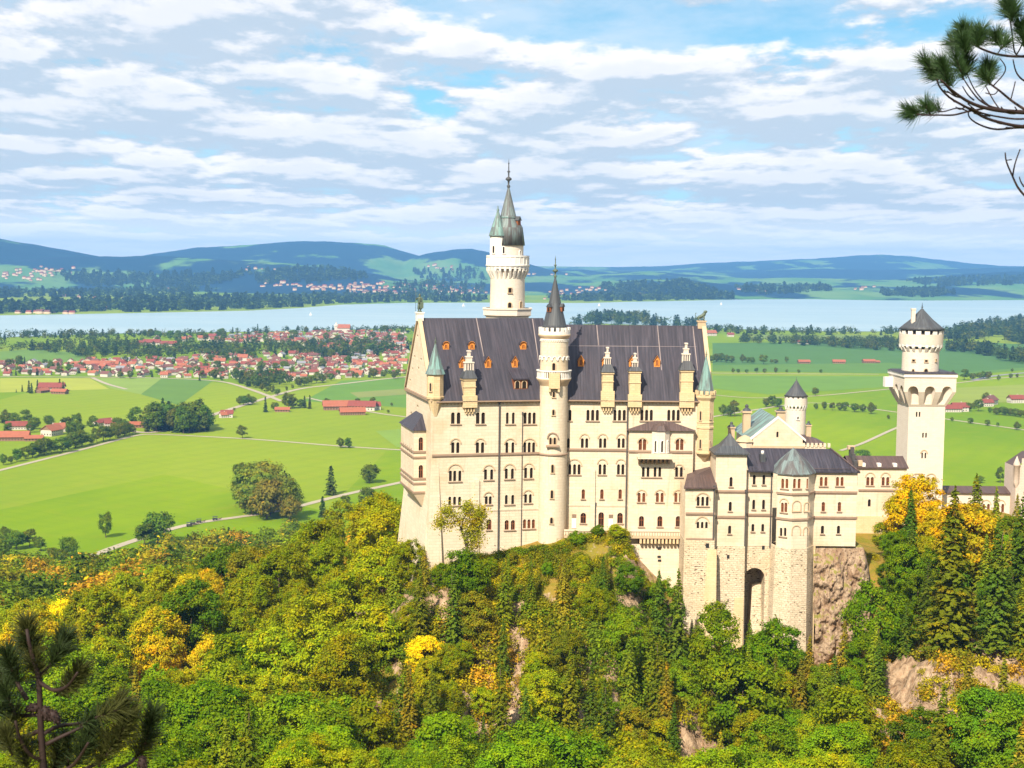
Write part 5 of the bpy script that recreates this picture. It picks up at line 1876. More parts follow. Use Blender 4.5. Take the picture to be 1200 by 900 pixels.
def rib_field(x, y):
    """How much bare rock rises at a plan point, and the metres it stands up."""
    m, up = np.zeros_like(x), np.zeros_like(x)
    for a0, d0, a1, d1, w, h in RIBS:
        ax, ay, bx, by = (a0 - PCX) / F * d0, d0, (a1 - PCX) / F * d1, d1
        t = np.clip(((x - ax) * (bx - ax) + (y - ay) * (by - ay)) / ((bx - ax) ** 2 + (by - ay) ** 2), 0, 1)
        wob = perlin(x / 3.0, y / 3.0, 41, 4, .65) * 1.7
        dd = np.hypot(x - ax - t * (bx - ax), y - ay - t * (by - ay)) + wob
        k = np.clip(1.5 - dd / w, 0, 1)
        m = np.maximum(m, k)
        up = np.maximum(up, h * k ** .7)
    return m, up


def rib_at(x, y, _g={}):
    """The bare rock at one plan point, from a table."""
    if not _g:
        gx, gy = np.meshgrid(np.arange(-70, 101, .5), np.arange(225, 331, .5))
        _g['m'] = rib_field(gx.ravel(), gy.ravel())[0].reshape(gx.shape)
    i, j = int((y - 225) * 2), int((x + 70) * 2)
    m = _g['m']
    return float(m[i, j]) if 0 <= i < m.shape[0] and 0 <= j < m.shape[1] else 0.0


def rough_h(x, y, z):
    """Rocky relief of the ravine and the castle rock, none under the building."""
    rg = np.abs(perlin(x / 13, y / 16, 5, 6, .65))
    k = np.clip((y - 120) / 60, 0, 1) * np.clip((310 - y) / 20, 0, 1)
    near = np.clip((292 - y) / 10, 0.12, 1)
    rm, up = rib_field(x, y)
    z = z + up * .7 + rm * perlin(x / 1.6, y / 1.6, 43, 3, .6) * 1.5
    return z + (rg - .25) * 7.0 * k * near + perlin(x / 4, y / 5, 9, 4, .65) * 1.5 * k * np.clip((296 - y) / 8, .15, 1)


_tab = []


def hzr(x, y):
    if _tab:                                       # once the hillside stands: read its own surface
        x, y = float(np.ravel(x)[0]), float(np.ravel(y)[0])
        X_, Y_, Z_ = _tab
        i = int(np.clip(np.searchsorted(X_, x) - 1, 0, len(X_) - 2))
        j = int(np.clip(np.searchsorted(Y_, y) - 1, 0, len(Y_) - 2))
        u, v = (x - X_[i]) / (X_[i + 1] - X_[i]), (y - Y_[j]) / (Y_[j + 1] - Y_[j])
        return [(Z_[j, i] * (1 - u) + Z_[j, i + 1] * u) * (1 - v) + (Z_[j + 1, i] * (1 - u) + Z_[j + 1, i + 1] * u) * v]
    x, y = np.atleast_1d(np.asarray(x, float)), np.atleast_1d(np.asarray(y, float))
    return rough_h(x, y, hz(x, y))


def grid_mesh(name, xs, ys, zf, mats):
    X, Y = np.meshgrid(xs, ys)
    x, y = X.ravel(), Y.ravel()
    z = zf(x, y)
    nx, ny = len(xs), len(ys)
    i = np.arange(nx * ny).reshape(ny, nx)
    Q = np.stack([i[:-1, :-1], i[:-1, 1:], i[1:, 1:], i[1:, :-1]], -1).reshape(-1, 4)
    return mesh_np(name, np.stack([x, y, z], 1), Q, mats, smooth=True)


def hill_mat():
    m, nt, out = mat('castle rock and forest floor')
    ge = N(nt, 'ShaderNodeNewGeometry')
    pos = ge.outputs['Position']
    nz = N(nt, 'ShaderNodeSeparateXYZ', {0: ge.outputs['Normal']}).outputs[2]
    n1 = noise(nt, pos, 0.16, 5, .6)
    n2 = noise(nt, pos, 0.9, 6, .7)
    n3 = noise(nt, scaled(nt, pos, (.5, .5, .12)), 1.3, 5, .7)
    rock = mixc(nt, smooth(nt, n3, .35, .65), (.19, .12, .07), (.47, .34, .22))
    rock = mixc(nt, smooth(nt, n2, .52, .75), rock, (.36, .21, .12))
    grass = mixc(nt, smooth(nt, n1, .38, .62), (.17, .16, .015), (.27, .175, .035))
    grass = mixc(nt, smooth(nt, n2, .45, .7), grass, (.26, .19, .03))
    k = mth(nt, 'ADD', nz, mth(nt, 'MULTIPLY', mth(nt, 'SUBTRACT', n2, .5), .55))
    k = mth(nt, 'ADD', k, mth(nt, 'MULTIPLY', mth(nt, 'SUBTRACT', n1, .5), .5))
    at = N(nt, 'ShaderNodeAttribute', attribute_name='bare_rock').outputs['Fac']
    k = mth(nt, 'SUBTRACT', k, mth(nt, 'MULTIPLY', at, .75))
    c = mixc(nt, smooth(nt, k, .60, .74), rock, grass)
    principled(nt, out, c, .95, (mth(nt, 'ADD', n2, n3), .9, .5), spec=.1)
    return m


MAT['hill'] = hill_mat()
# the ground of the hill: one fine sheet, dense near the castle
ys = np.concatenate([np.arange(3, 140, 6), np.arange(140, 225, 2.2), np.arange(225, 330, .9), np.arange(330, 480, 5), np.arange(480, 1080, 12)])
xs = np.concatenate([np.arange(-760, -140, 14), np.arange(-140, 140, .9), np.arange(140, 700, 14)])
o = link('hillside', grid_mesh('hillside', xs, ys, lambda x, y: hzr(x, y), MAT['hill']))
_co = np.empty(len(o.data.vertices) * 3, dtype=np.float32)
o.data.vertices.foreach_get('co', _co)
_co = _co.reshape(-1, 3).astype(float)
_at = o.data.attributes.new('bare_rock', 'FLOAT', 'POINT')
_at.data.foreach_set('value', np.clip(rib_field(_co[:, 0], _co[:, 1])[0] * 1.6, 0, 1).astype(np.float32))
_tab += [xs.copy(), ys.copy(), _co[:, 2].reshape(len(ys), len(xs))]
tag(o, 'steep wooded hillside and rock below the castle', 'hillside', kind='structure')

# ---- reddish crag under the right end of the wing
def crag_mat():
    m, nt, out = mat('reddish crag')
    pos = N(nt, 'ShaderNodeNewGeometry').outputs['Position']
    a = noise(nt, scaled(nt, pos, (.8, .8, .35)), .8, 6, .7)
    b = noise(nt, pos, 2.3, 6, .7)
    c = mixc(nt, smooth(nt, a, .32, .68), (.26, .165, .10), (.45, .34, .235))
    c = mixc(nt, smooth(nt, b, .53, .66), c, (.10, .05, .035))
    nz = N(nt, 'ShaderNodeSeparateXYZ', {0: N(nt, 'ShaderNodeNewGeometry').outputs['Normal']}).outputs[2]
    c = mixc(nt, smooth(nt, mth(nt, 'ADD', nz, mth(nt, 'MULTIPLY', a, .4)), .75, .95), c, (.22, .20, .05))
    principled(nt, out, c, .95, (mth(nt, 'ADD', a, mth(nt, 'MULTIPLY', b, .6)), 1.0, .5), spec=.1)
    return m


MAT['crag'] = crag_mat()
nx_, nz_ = 110, 130
x0, x1 = P5.pt(P5.s(955), 0).x, xat(1034, 660, 300)
U, Vv = np.meshgrid(np.linspace(0, 1, nx_), np.linspace(0, 1, nz_))
u, v = U.ravel(), Vv.ravel()
ztop_, zbot_ = zat(980, 641.5, Y5), zat(980, 800, Y5)
xw = x0 + (x1 - x0) * u
zw = zbot_ + (ztop_ - zbot_) * v
right = np.clip((u - .72) / .28, 0, 1)
zw = zw - right * v * 13
yy = Y5 + .6 - (1 - v) * 5.5 + right ** 2 * 8 - np.abs(perlin(xw / 4, zw / 6, 3, 5, .6)) * 4.2 * np.clip((1 - v) * 8, 0, 1) + perlin(xw / 1.7, zw / 3.4, 8, 4, .6) * .95 * np.clip((1 - v) * 8, 0, 1)
i = np.arange(nx_ * nz_).reshape(nz_, nx_)
Q = np.stack([i[:-1, :-1], i[:-1, 1:], i[1:, 1:], i[1:, :-1]], -1).reshape(-1, 4)
V3 = np.stack([xw, yy, zw], 1)
back = [[x0, Y5 + 9, zbot_], [x1, Y5 + 9, zbot_], [x1, Y5 + 9, ztop_ - 13], [x0, Y5 + 9, ztop_]]
top = np.stack([xw[-nx_:], np.full(nx_, Y5 + 12.0), zw[-nx_:]], 1)
V3 = np.concatenate([V3, top])
t_ = np.arange(nx_) + nx_ * nz_
Q = np.concatenate([Q, np.stack([i[-1, :-1], i[-1, 1:], t_[1:], t_[:-1]], -1)])
o = link('crag', mesh_np('crag', V3, Q, MAT['crag'], smooth=False))
tag(o, 'reddish bare rock crag carrying the right end of the long wing', 'rock', kind='structure')


# ---------------------------------------------------------------- the plain
def plain_mat():
    m, nt, out = mat('meadow plain')
    pos = N(nt, 'ShaderNodeNewGeometry').outputs['Position']
    a = noise(nt, scaled(nt, pos, (1, .45, 1)), .0042, 5, .55)
    b = noise(nt, pos, .035, 5, .6)
    w = noise(nt, pos, .0012, 3, .5)
    vo = N(nt, 'ShaderNodeTexVoronoi', {'Vector': scaled(nt, pos, (.0021, .0011, 0)), 'Scale': 1.0, 'Randomness': .9})
    fld = N(nt, 'ShaderNodeSeparateColor', {0: vo.outputs['Color']}).outputs[0]
    # mowing lines
    rot = N(nt, 'ShaderNodeVectorRotate', {'Vector': pos, 'Angle': R(28)}, rotation_type='Z_AXIS').outputs[0]
    mow = N(nt, 'ShaderNodeTexWave', {'Vector': rot, 'Scale': .012, 'Distortion': 3.0, 'Detail': 3.0, 'Detail Scale': .6}).outputs[1]
    c = mixc(nt, smooth(nt, a, .35, .68), (.122, .212, .001), (.182, .262, .002))
    c = mixc(nt, mth(nt, 'MULTIPLY', smooth(nt, fld, .25, .75), .55), c, (.225, .275, .022))
    c = mixc(nt, mth(nt, 'MULTIPLY', smooth(nt, mow, .3, .9), .11), c, (.085, .185, .012))
    b2 = noise(nt, scaled(nt, rot, (.02, .15, 1)), 1.0, 4, .65)
    c = mixc(nt, mth(nt, 'MULTIPLY', smooth(nt, b2, .45, .7), .22), c, (.10, .16, .004))
    c = mixc(nt, mth(nt, 'MULTIPLY', smooth(nt, b, .5, .75), .32), c, (.22, .23, .02))
    c = mixc(nt, mth(nt, 'MULTIPLY', smooth(nt, w, .5, .7), .30), c, (.06, .16, .02))
    principled(nt, out, c, .95, spec=.05)
    return m


MAT['plain'] = plain_mat()
pv = [(-60000, -400), (60000, -400), (60000, 90000), (-60000, 90000)]
me = mesh_np('plain', [(x, y, 0.0) for x, y in pv], [(0, 1, 2, 3)], MAT['plain'])
tag(link('plain', me), 'wide flat green meadow plain', 'plain', kind='structure')


def strip(name, pts, width, m, z=0.25, label=None, cat='road'):
    """A road or lane: a ribbon on the plain through photograph points."""
    P_ = [on_ground(x, y, z) for x, y in pts]
    dense = []
    for a, b in zip(P_[:-1], P_[1:]):
        for k in range(6):
            dense.append(a.lerp(b, k / 6))
    dense.append(P_[-1])
    # soften the corners
    for _ in range(4):
        dense = [dense[0]] + [(dense[k - 1] + dense[k] * 2 + dense[k + 1]) / 4 for k in range(1, len(dense) - 1)] + [dense[-1]]
    vs_, q = [], []
    for k, p in enumerate(dense):
        d = (dense[min(k + 1, len(dense) - 1)] - dense[max(k - 1, 0)])
        d.z = 0
        d.normalize()
        nrm = Vector((-d.y, d.x, 0)) * width / 2
        vs_ += [p - nrm, p + nrm]
        if k:
            q.append((2 * k - 2, 2 * k - 1, 2 * k + 1, 2 * k))
    o = link(name, mesh_np(name, [tuple(v) for v in vs_], q, m))
    return tag(o, label, cat, kind='structure')


RD = MAT['road']
strip('lane', [(-20, 692), (60, 672), (130, 642), (205, 618), (240, 611), (300, 603), (340, 596), (400, 580), (480, 563)], 7, RD, label='pale gravel lane along the edge of the wood', cat='lane')
strip('lane', [(-20, 556), (0, 551), (60, 536), (110, 523), (150, 512), (172, 508), (300, 514.5), (400, 523), (500, 529)], 6, RD, label='long pale lane crossing the green meadow', cat='lane')
strip('road', [(120, 500), (172, 508), (200, 503), (258, 483), (300, 470), (350, 455), (400, 450), (440, 445), (480, 441)], 9, RD, .3, label='pale road running from the grove to the village', cat='road')
strip('lane', [(480, 489), (440, 484), (400, 475), (360, 466)], 6, RD, .35, label='pale farm lane past the red roofed farm', cat='lane')
strip('lane', [(108, 442.5), (125, 450), (148, 456)], 7, RD, .35, label='short pale track in the yellow green field', cat='lane')
strip('road', [(0, 441.3), (100, 441.8), (180, 442.5), (262, 446), (305, 460), (330, 470)], 8, RD, .4, label='pale road along the lower edge of the village', cat='road')
strip('lane', [(820, 491), (860, 484), (950, 470), (1030, 480), (1130, 494), (1210, 505)], 6, RD, label='pale lane with a row of round trees right of the castle', cat='lane')
strip('lane', [(830, 437), (920, 438), (1030, 438.5)], 8, RD, .3, label='straight pale lane across the far meadow', cat='lane')
strip('lane', [(820, 461), (880, 467), (960, 464), (1040, 456), (1120, 449), (1160, 444), (1210, 440)], 6, RD, .35, label='pale lane curving across the meadow behind the small tower', cat='lane')
strip('lane', [(985, 528), (1010, 520), (1046, 503), (1075, 492)], 5, RD, .4, label='narrow pale track leading to the keep', cat='lane')
strip('road', [(1140, 445.5), (1165, 440), (1210, 436)], 11, MAT['tile_grey'], .45, label='grey road near the right edge of the meadow', cat='road')


def patch(pts, col, z, name='field'):
    P_ = [on_ground(x, y, z) for x, y in pts]
    m = plain('field and cloud shade green', col, .95, var=.18, scale=.02)
    o = link(name, mesh_np(name, [tuple(p) for p in P_], [tuple(range(len(P_)))], m))
    return tag(o, 'differently coloured strip of meadow', 'field', kind='structure')


for k, (pts, col) in enumerate([
    ([(0, 443), (105, 443), (128, 456), (0, 460)], (.27, .30, .02)),
    ([(112, 443), (190, 443), (165, 462), (130, 455)], (.17, .25, .03)),
    ([(190, 443), (250, 446), (210, 475), (165, 462)], (.085, .17, .012)),
    ([(355, 470), (400, 446), (480, 443), (480, 478)], (.09, .19, .01)),
    ([(410, 460), (480, 455), (480, 462), (420, 466)], (.17, .20, .04)),
    ([(440, 505), (500, 500), (500, 527), (465, 524)], (.15, .24, .02)),
    ([(835, 402), (1045, 400), (1110, 399), (1210, 404), (1210, 430), (1110, 438), (1045, 425), (835, 428)], (.052, .135, .015)),  # this strip and the next: cloud shadow painted as darker green
    ([(835, 428), (1045, 425), (1110, 438), (1210, 430), (1210, 433), (1110, 441), (1045, 437.5), (835, 435)], (.075, .165, .012)),
    ([(835, 440), (1045, 441), (1100, 443), (1110, 449), (1045, 453), (900, 462), (835, 455)], (.10, .20, .01)),
    ([(1110, 455), (1210, 450), (1210, 470), (1110, 474)], (.19, .24, .02)),
    ([(860, 392), (1045, 393), (1045, 398), (880, 397)], (.13, .19, .03)),
    ([(0, 412), (40, 409), (100, 414), (100, 424), (0, 424)], (.10, .19, .015)),
]):
    patch(pts, col, .08 + .012 * k)


# ---------------------------------------------------------------- the lake
def water_mat():
    m, nt, out = mat('lake water')
    pos = N(nt, 'ShaderNodeNewGeometry').outputs['Position']
    a = noise(nt, scaled(nt, pos, (.0012, .004, 1)), 1.0, 4, .6)
    c = mixc(nt, smooth(nt, a, .35, .7), (.25, .37, .41), (.33, .43, .45))
    p = principled(nt, out, c, .34, (noise(nt, pos, .05, 4, .6), .15, 1.0), spec=.5)
    return m


MAT['water'] = water_mat()
near = [(-1100, 420), (-600, 411), (-260, 404), (-60, 397), (0, 395.5), (60, 393), (120, 391), (200, 390), (300, 388.5), (400, 386.5), (480, 384), (560, 382), (640, 381.5), (700, 379), (760, 381), (830, 384), (900, 387), (1000, 388.5), (1060, 388), (1120, 386.5), (1160, 382), (1210, 374), (1300, 372), (1500, 372), (2200, 379)]
far = [(2200, 358), (1500, 351), (1300, 350.5), (1210, 350), (1150, 350), (1080, 349.2), (1030, 346.5), (990, 344.8), (940, 345.2), (880, 348), (860, 351), (800, 352.5), (740, 353.5), (690, 355), (640, 355), (560, 354.5), (470, 355), (400, 357), (350, 361), (290, 364), (200, 366), (120, 367.5), (0, 369.5), (-100, 371), (-260, 374), (-600, 379), (-1100, 386)]
pl_ = [on_ground(x, y, .6) for x, y in near + far]
me = bpy.data.meshes.new('lake')
me.from_pydata([tuple(p) for p in pl_], [], [tuple(range(len(pl_)))])
me.materials.append(MAT['water'])
tag(link('lake', me), 'broad pale blue lake beyond the village', 'lake', kind='structure')


# ---------------------------------------------------------------- hills beyond the lake
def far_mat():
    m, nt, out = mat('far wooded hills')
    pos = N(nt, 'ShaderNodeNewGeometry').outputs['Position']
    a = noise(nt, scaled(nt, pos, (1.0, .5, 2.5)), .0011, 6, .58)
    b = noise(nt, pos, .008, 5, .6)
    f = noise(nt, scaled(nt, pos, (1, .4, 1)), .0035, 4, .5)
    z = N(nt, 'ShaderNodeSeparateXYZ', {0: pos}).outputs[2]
    forest = mixc(nt, b, (.005, .025, .056), (.011, .040, .070))  # blue of the distance haze is mixed into the forest colour
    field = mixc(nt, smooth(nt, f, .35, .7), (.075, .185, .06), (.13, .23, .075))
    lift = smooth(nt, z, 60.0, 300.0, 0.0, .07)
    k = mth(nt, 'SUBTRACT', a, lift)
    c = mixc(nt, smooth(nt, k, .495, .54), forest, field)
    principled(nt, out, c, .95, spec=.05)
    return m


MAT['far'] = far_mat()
# ridges: (distance, width, [(column, photo height of the crest)])
RIDGES = [
    (11500, 1500, [(-400, 292), (-200, 286), (-40, 281), (0, 281), (40, 287), (85, 296), (130, 304), (180, 310), (260, 318), (400, 330), (1600, 345)]),
    (14500, 2200, [(-400, 330), (100, 312), (150, 304), (180, 299), (230, 292), (290, 288.5), (340, 284), (380, 282.8), (420, 285), (450, 289), (478, 298), (500, 306), (540, 316), (700, 330), (1600, 340)]),
    (13800, 1500, [(-400, 335), (440, 322), (480, 303), (500, 298), (530, 294), (552, 294), (572, 299), (600, 308), (640, 318), (760, 330), (1600, 340)]),
    (10300, 1000, [(-400, 318), (-100, 312), (0, 308), (60, 304), (120, 303), (220, 304), (300, 306), (360, 312), (420, 318), (470, 327), (560, 334), (640, 333), (800, 336), (1600, 340)]),
    (21000, 3500, [(-400, 318), (400, 318), (620, 315.5), (700, 314), (780, 312.5), (850, 308.5), (900, 306), (950, 304.5), (1000, 301), (1030, 299.5), (1065, 301.5), (1100, 305), (1140, 310), (1170, 312.5), (1240, 313), (1600, 314)]),
    (16500, 1800, [(-400, 330), (580, 326), (620, 320), (680, 315.8), (760, 318), (860, 320), (960, 317), (1060, 318), (1150, 316), (1210, 314.5), (1600, 316)]),
    (12500, 1300, [(-400, 335), (600, 330), (700, 324), (760, 320.5), (820, 325), (880, 328), (960, 327), (1040, 329), (1120, 324), (1180, 320), (1250, 319), (1600, 324)]),
    (10000, 900, [(-400, 340), (600, 338), (680, 334), (750, 327), (800, 326), (850, 333), (900, 338), (1000, 340), (1100, 338), (1180, 335), (1300, 336), (1600, 338)]),
]
cols = np.arange(-420, 1625, 3.5)
rows = np.concatenate([np.arange(8000, 16000, 110), np.arange(16000, 22500, 260)])
Cc, Rr = np.meshgrid(cols, rows)
X = (Cc - PCX) / F * Rr
tan_pitch_y = Rr
Z = np.zeros_like(X)
for k, (d, w, prof) in enumerate(RIDGES):
    px = np.array([p[0] for p in prof], float)
    py = np.array([p[1] for p in prof], float)
    crest_y = np.interp(cols, px, py)
    hv = np.array([(ray(c, y).z / ray(c, y).y) * d + CAMZ for c, y in zip(cols, crest_y)])
    wob = d + 500 * np.sin(cols / 90.0 + k * 2)
    b = np.exp(-((Rr - wob[None, :]) / w) ** 2)
    Z = np.maximum(Z, hv[None, :] * b)
Z += perlin(X / 900, Rr / 900, 2, 5) * 26 * np.clip(Z / 120, 0, 1)
Z += perlin(X / 160, Rr / 160, 12, 3) * 7 * np.clip(Z / 60, 0, 1)
Z = Z + np.clip((Rr - 8200) / 2500, 0, 1) * 12 - 3
i = np.arange(Z.size).reshape(Z.shape)
Q = np.stack([i[:-1, :-1], i[:-1, 1:], i[1:, 1:], i[1:, :-1]], -1).reshape(-1, 4)
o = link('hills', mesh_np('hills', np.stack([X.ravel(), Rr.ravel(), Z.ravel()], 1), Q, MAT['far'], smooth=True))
tag(o, 'blue wooded hills beyond the lake', 'hills', kind='structure')


def far_h(x, y):
    """Height of the far hills at a plan point (nearest vertex)."""
    c = x / y * F + PCX
    ci = int(np.clip(round((c - cols[0]) / 3.5), 0, len(cols) - 1))
    ri = int(np.clip(np.searchsorted(rows, y), 0, len(rows) - 1))
    return max(0.0, float(Z[ri, ci])) if y > 8000 else 0.0


# ---------------------------------------------------------------- haze
m, nt, out = mat('valley haze')
vol = N(nt, 'ShaderNodeVolumePrincipled', {'Color': (.21, .52, 1.0, 1), 'Density': 5.4e-5, 'Anisotropy': 0.0})
nt.links.new(vol.outputs[0], out.inputs['Volume'])
mb = MB()
mb.hexa([Vector((-26000, -60, -30)), Vector((26000, -60, -30)), Vector((26000, 22600, -30)), Vector((-26000, 22600, -30))],
        [Vector((-26000, -60, 455)), Vector((26000, -60, 455)), Vector((26000, 22600, 455)), Vector((-26000, 22600, 455))])
hz_o = mb.build('haze', m, uv=False)
tag(hz_o, kind='stuff')

# ================================================================ trees
def leaf_quads(rng, C, Nrm, size, aspect=.62):
    """Little pointed leaf sprays: four-cornered faces at the centres C, facing Nrm."""
    n = len(C)
    t = rng.normal(size=(n, 3))
    t -= (t * Nrm).sum(1, keepdims=True) * Nrm
    t /= np.linalg.norm(t, axis=1, keepdims=True) + 1e-9
    b = np.cross(Nrm, t)
    s = (size * rng.uniform(.6, 1.35, n))[:, None]
    a, c = t * s, b * s * aspect
    k = Nrm * s * .18
    V = np.stack([C - a, C + c + k, C + a, C - c + k], 1).reshape(-1, 3)
    Q = np.arange(4 * n).reshape(-1, 4)
    return V, Q


def unit(v):
    return v / (np.linalg.norm(v, axis=-1, keepdims=True) + 1e-9)


def broad_crown(seed, H, Rr_, nclump, nleaf, size, base=.22, lob=.55):
    """Leaves of a broad crown, in clumps on uneven boughs, gaps between them."""
    rng = np.random.default_rng(seed)
    nb = 7 + seed % 4
    lob_dir = unit(rng.normal(size=(nb, 3)) * [1, 1, .7] + [0, 0, .25])
    lob_amp = rng.uniform(.0, lob, nb)
    d = unit(rng.normal(size=(nclump, 3)) + [0, 0, .18])
    rad = rng.uniform(.55, 1.0, nclump) ** .6
    k = 1 - lob * .5 + (np.clip(d @ lob_dir.T, 0, 1) ** 3 * lob_amp).sum(1)
    zc, hz_ = H * (base + 1) / 2, H * (1 - base) / 2
    cc = d * (rad * np.clip(k, .5, 1.25))[:, None] * [Rr_, Rr_, hz_]
    cc[:, 2] = np.maximum(cc[:, 2], -hz_ * .85)
    cr = rng.uniform(.6, 1.1, nclump) * Rr_ * 1.9 / nclump ** .5
    per = max(1, nleaf // nclump)
    off = rng.normal(size=(nclump, per, 3)) * .62
    P_ = cc[:, None] + off * cr[:, None, None] * [1.2, 1.2, .85]
    nn = unit(unit(off) * .7 + unit(cc)[:, None] * .55 + [0, 0, .42] + rng.normal(size=off.shape) * .45)
    P_ = P_.reshape(-1, 3) + [0, 0, zc]
    return leaf_quads(rng, P_, nn.reshape(-1, 3), size)


def trunk_verts(rng, H, r0, top=.75, boughs=5, Rr_=4):
    mb = MB()
    n = 6
    pts, rad = [], []
    x = y = 0.0
    for k in range(n):
        f = k / (n - 1)
        pts.append((x, y, f * H * top - .8))
        rad.append(r0 * (1.25 if k == 0 else 1 - .8 * f))
        x += rng.uniform(-.25, .25)
        y += rng.uniform(-.25, .25)
    mb.tube(pts, rad, 7)
    for b in range(boughs):
        f = rng.uniform(.35, .85)
        a = rng.uniform(0, 6.28)
        p = Vector(pts[int(f * (n - 1))])
        L = Rr_ * rng.uniform(.55, .85)
        q1 = p + Vector((math.cos(a) * L * .5, math.sin(a) * L * .5, L * .35))
        q2 = p + Vector((math.cos(a) * L, math.sin(a) * L, L * .95))
        mb.tube([p, q1, q2], [r0 * .4, r0 * .25, r0 * .08], 5)
    return mb


def mesh_from_mb(name, mb, m):
    me = bpy.data.meshes.new(name)
    me.from_pydata(mb.v, [], mb.f)
    me.materials.append(m)
    me.polygons.foreach_set('use_smooth', [True] * len(mb.f))
    return me


def spruce_crown(seed, H, Rr_, nw, size, dens=1.0, base=.06):
    """Whorls of drooping boughs that shorten to a pointed top."""
    rng = np.random.default_rng(seed)
    P_, Nn = [], []
    for w in range(nw):
        f = (w + rng.uniform(-.2, .2)) / nw
        f = min(max(f, 0), .985)
        z = H * (base + (1 - base) * f)
        L = Rr_ * (1 - f) ** .82 * rng.uniform(.8, 1.1) + .12
        nb = int(max(5, 9 * (1 - f * .5)))
        a0 = rng.uniform(0, 6.28)
        for b in range(nb):
            a = a0 + 2 * math.pi * b / nb + rng.uniform(-.25, .25)
            l = L * rng.uniform(.62, 1.12)
            ns = max(3, int(l / size * 2.6 * dens))
            t = rng.uniform(.08, 1, ns) ** .75
            side = rng.normal(size=ns) * .20 * l * (1.05 - t) + rng.normal(size=ns) * size * .3
            r_ = t * l
            zz = z - .16 * l * t ** 1.6 * (2.1 - f) + .10 * l * np.clip(t - .8, 0, 1) * 3 + rng.normal(size=ns) * size * .22
            x = r_ * math.cos(a) - side * math.sin(a)
            y = r_ * math.sin(a) + side * math.cos(a)
            P_.append(np.stack([x, y, zz], 1))
            Nn.append(np.tile([math.cos(a) * .55, math.sin(a) * .55, .75], (ns, 1)) + rng.normal(size=(ns, 3)) * .35)
    P_.append(np.stack([np.zeros(14), np.zeros(14), np.linspace(H * .93, H * 1.01, 14)], 1))
    Nn.append(unit(rng.normal(size=(14, 3))))
    P_, Nn = np.concatenate(P_), unit(np.concatenate(Nn))
    return leaf_quads(rng, P_, Nn, size, .5)


def two_mat(name, crown, mb, lm, bm):
    V, Q = crown
    tv = np.array(mb.v, float)
    quads = [f for f in mb.f if len(f) == 4]
    tq = np.array(quads, int) + len(V)
    return mesh_np(name, np.concatenate([V, tv]), np.concatenate([Q, tq]), [lm, bm], np.concatenate([np.zeros(len(Q), int), np.ones(len(tq), int)]))


BROAD, NEARB, SPRUCE = [], [], []
for k in range(7):
    H, Rr_ = 14.0 + (k % 3) * 1.5, 4.9 + (k % 4) * .35
    rg = random.Random(k)
    V, Q = broad_crown(20 + k, H, Rr_, 150, 17500, .245, .08, .55)
    BROAD.append((mesh_np('crown', V, Q, MAT['leaf']), mesh_from_mb('trunk', trunk_verts(rg, H, .32, .7, 6, Rr_), MAT['bark'])))
for k in range(4):
    H, Rr_ = 14.5 + (k % 3), 5.2 + (k % 2) * .5
    rg = random.Random(50 + k)
    V, Q = broad_crown(80 + k, H, Rr_, 210, 36000, .172, .08, .55)
    NEARB.append((mesh_np('crown', V, Q, MAT['leaf']), mesh_from_mb('trunk', trunk_verts(rg, H, .32, .7, 6, Rr_), MAT['bark'])))
for k in range(5):
    H, Rr_ = 22.0, 3.6 + (k % 3) * .5
    rg = random.Random(90 + k)
    V, Q = spruce_crown(120 + k, H, Rr_, 38 + k, .34, 1.2)
    SPRUCE.append((mesh_np('crown', V, Q, MAT['spruce']), mesh_from_mb('trunk', trunk_verts(rg, H, .26, .96, 0, 1), MAT['bark'])))

GREENS = {'fresh green': (.150, .258, .008), 'deep green': (.105, .195, .010), 'yellowish green': (.245, .295, .008), 'olive green': (.200, .210, .012),
          'golden yellow': (.66, .56, .008), 'orange tinted': (.46, .40, .012), 'dark spruce green': (.080, .135, .012), 'mid spruce green': (.150, .195, .012),
          'brownish spruce green': (.205, .190, .016)}
taken = []


def put_tree(kind, x, y, z, scale, colour, label, group, rz=None, var=None, sz=1.0, shade=1.0):
    src = {'broadleaf_tree': BROAD, 'near': NEARB, 'spruce_tree': SPRUCE}[kind]
    nm = 'broadleaf_tree' if kind == 'near' else kind
    k = rnd.randrange(len(src)) if var is None else var % len(src)
    t = thing(nm, (x, y, z), label, 'tree', group)
    t.rotation_euler = (0, 0, rnd.uniform(0, 6.28) if rz is None else rz)
    t.scale = (scale, scale, scale * sz)
    c = link('crown', src[k][0], t)
    br_ = shade * rnd.uniform(.72, 1.22)
    c.color = tuple(min(1, v * br_ * rnd.uniform(.92, 1.08)) for v in GREENS[colour]) + (1,)
    link('trunk', src[k][1], t)
    taken.append((x, y, 3.2 * scale))
    return t


def project(x, y, z):
    v = Vector((x, y, z)) - CAM
    d = v.dot(_f)
    return PCX + F * v.dot(_r) / d, PCY - F * v.dot(_u) / d


def foot(px, py, d):
    """Ground point under the sight line's column px at the distance d."""
    x = (px - PCX) / F * d
    for _ in range(2):
        z = hzr(x, d)[0]
        q_ = project(x, d, z)
        x += (px - q_[0]) / F * d
    return x, d, hzr(x, d)[0]


def special(kind, px, ptop, d, colour, label, group=None, sz=1.0, var=0, min_h=4.0, shade=1.0):
    """A tree singled out in the photograph: its column, the height of its top and its distance."""
    x, y, z = foot(px, 0, d)
    zt = zat(px, ptop, d)
    h = max(zt - z, min_h)
    H0 = {'broadleaf_tree': 14.0 + (var % 7 % 3) * 1.5, 'near': 14.5 + (var % 4 % 3), 'spruce_tree': 22.0}[kind]
    s, q_ = h / H0, sz ** .5
    return put_tree(kind, x, y, z, s / q_, colour, label, group, var=var, sz=q_, shade=shade)


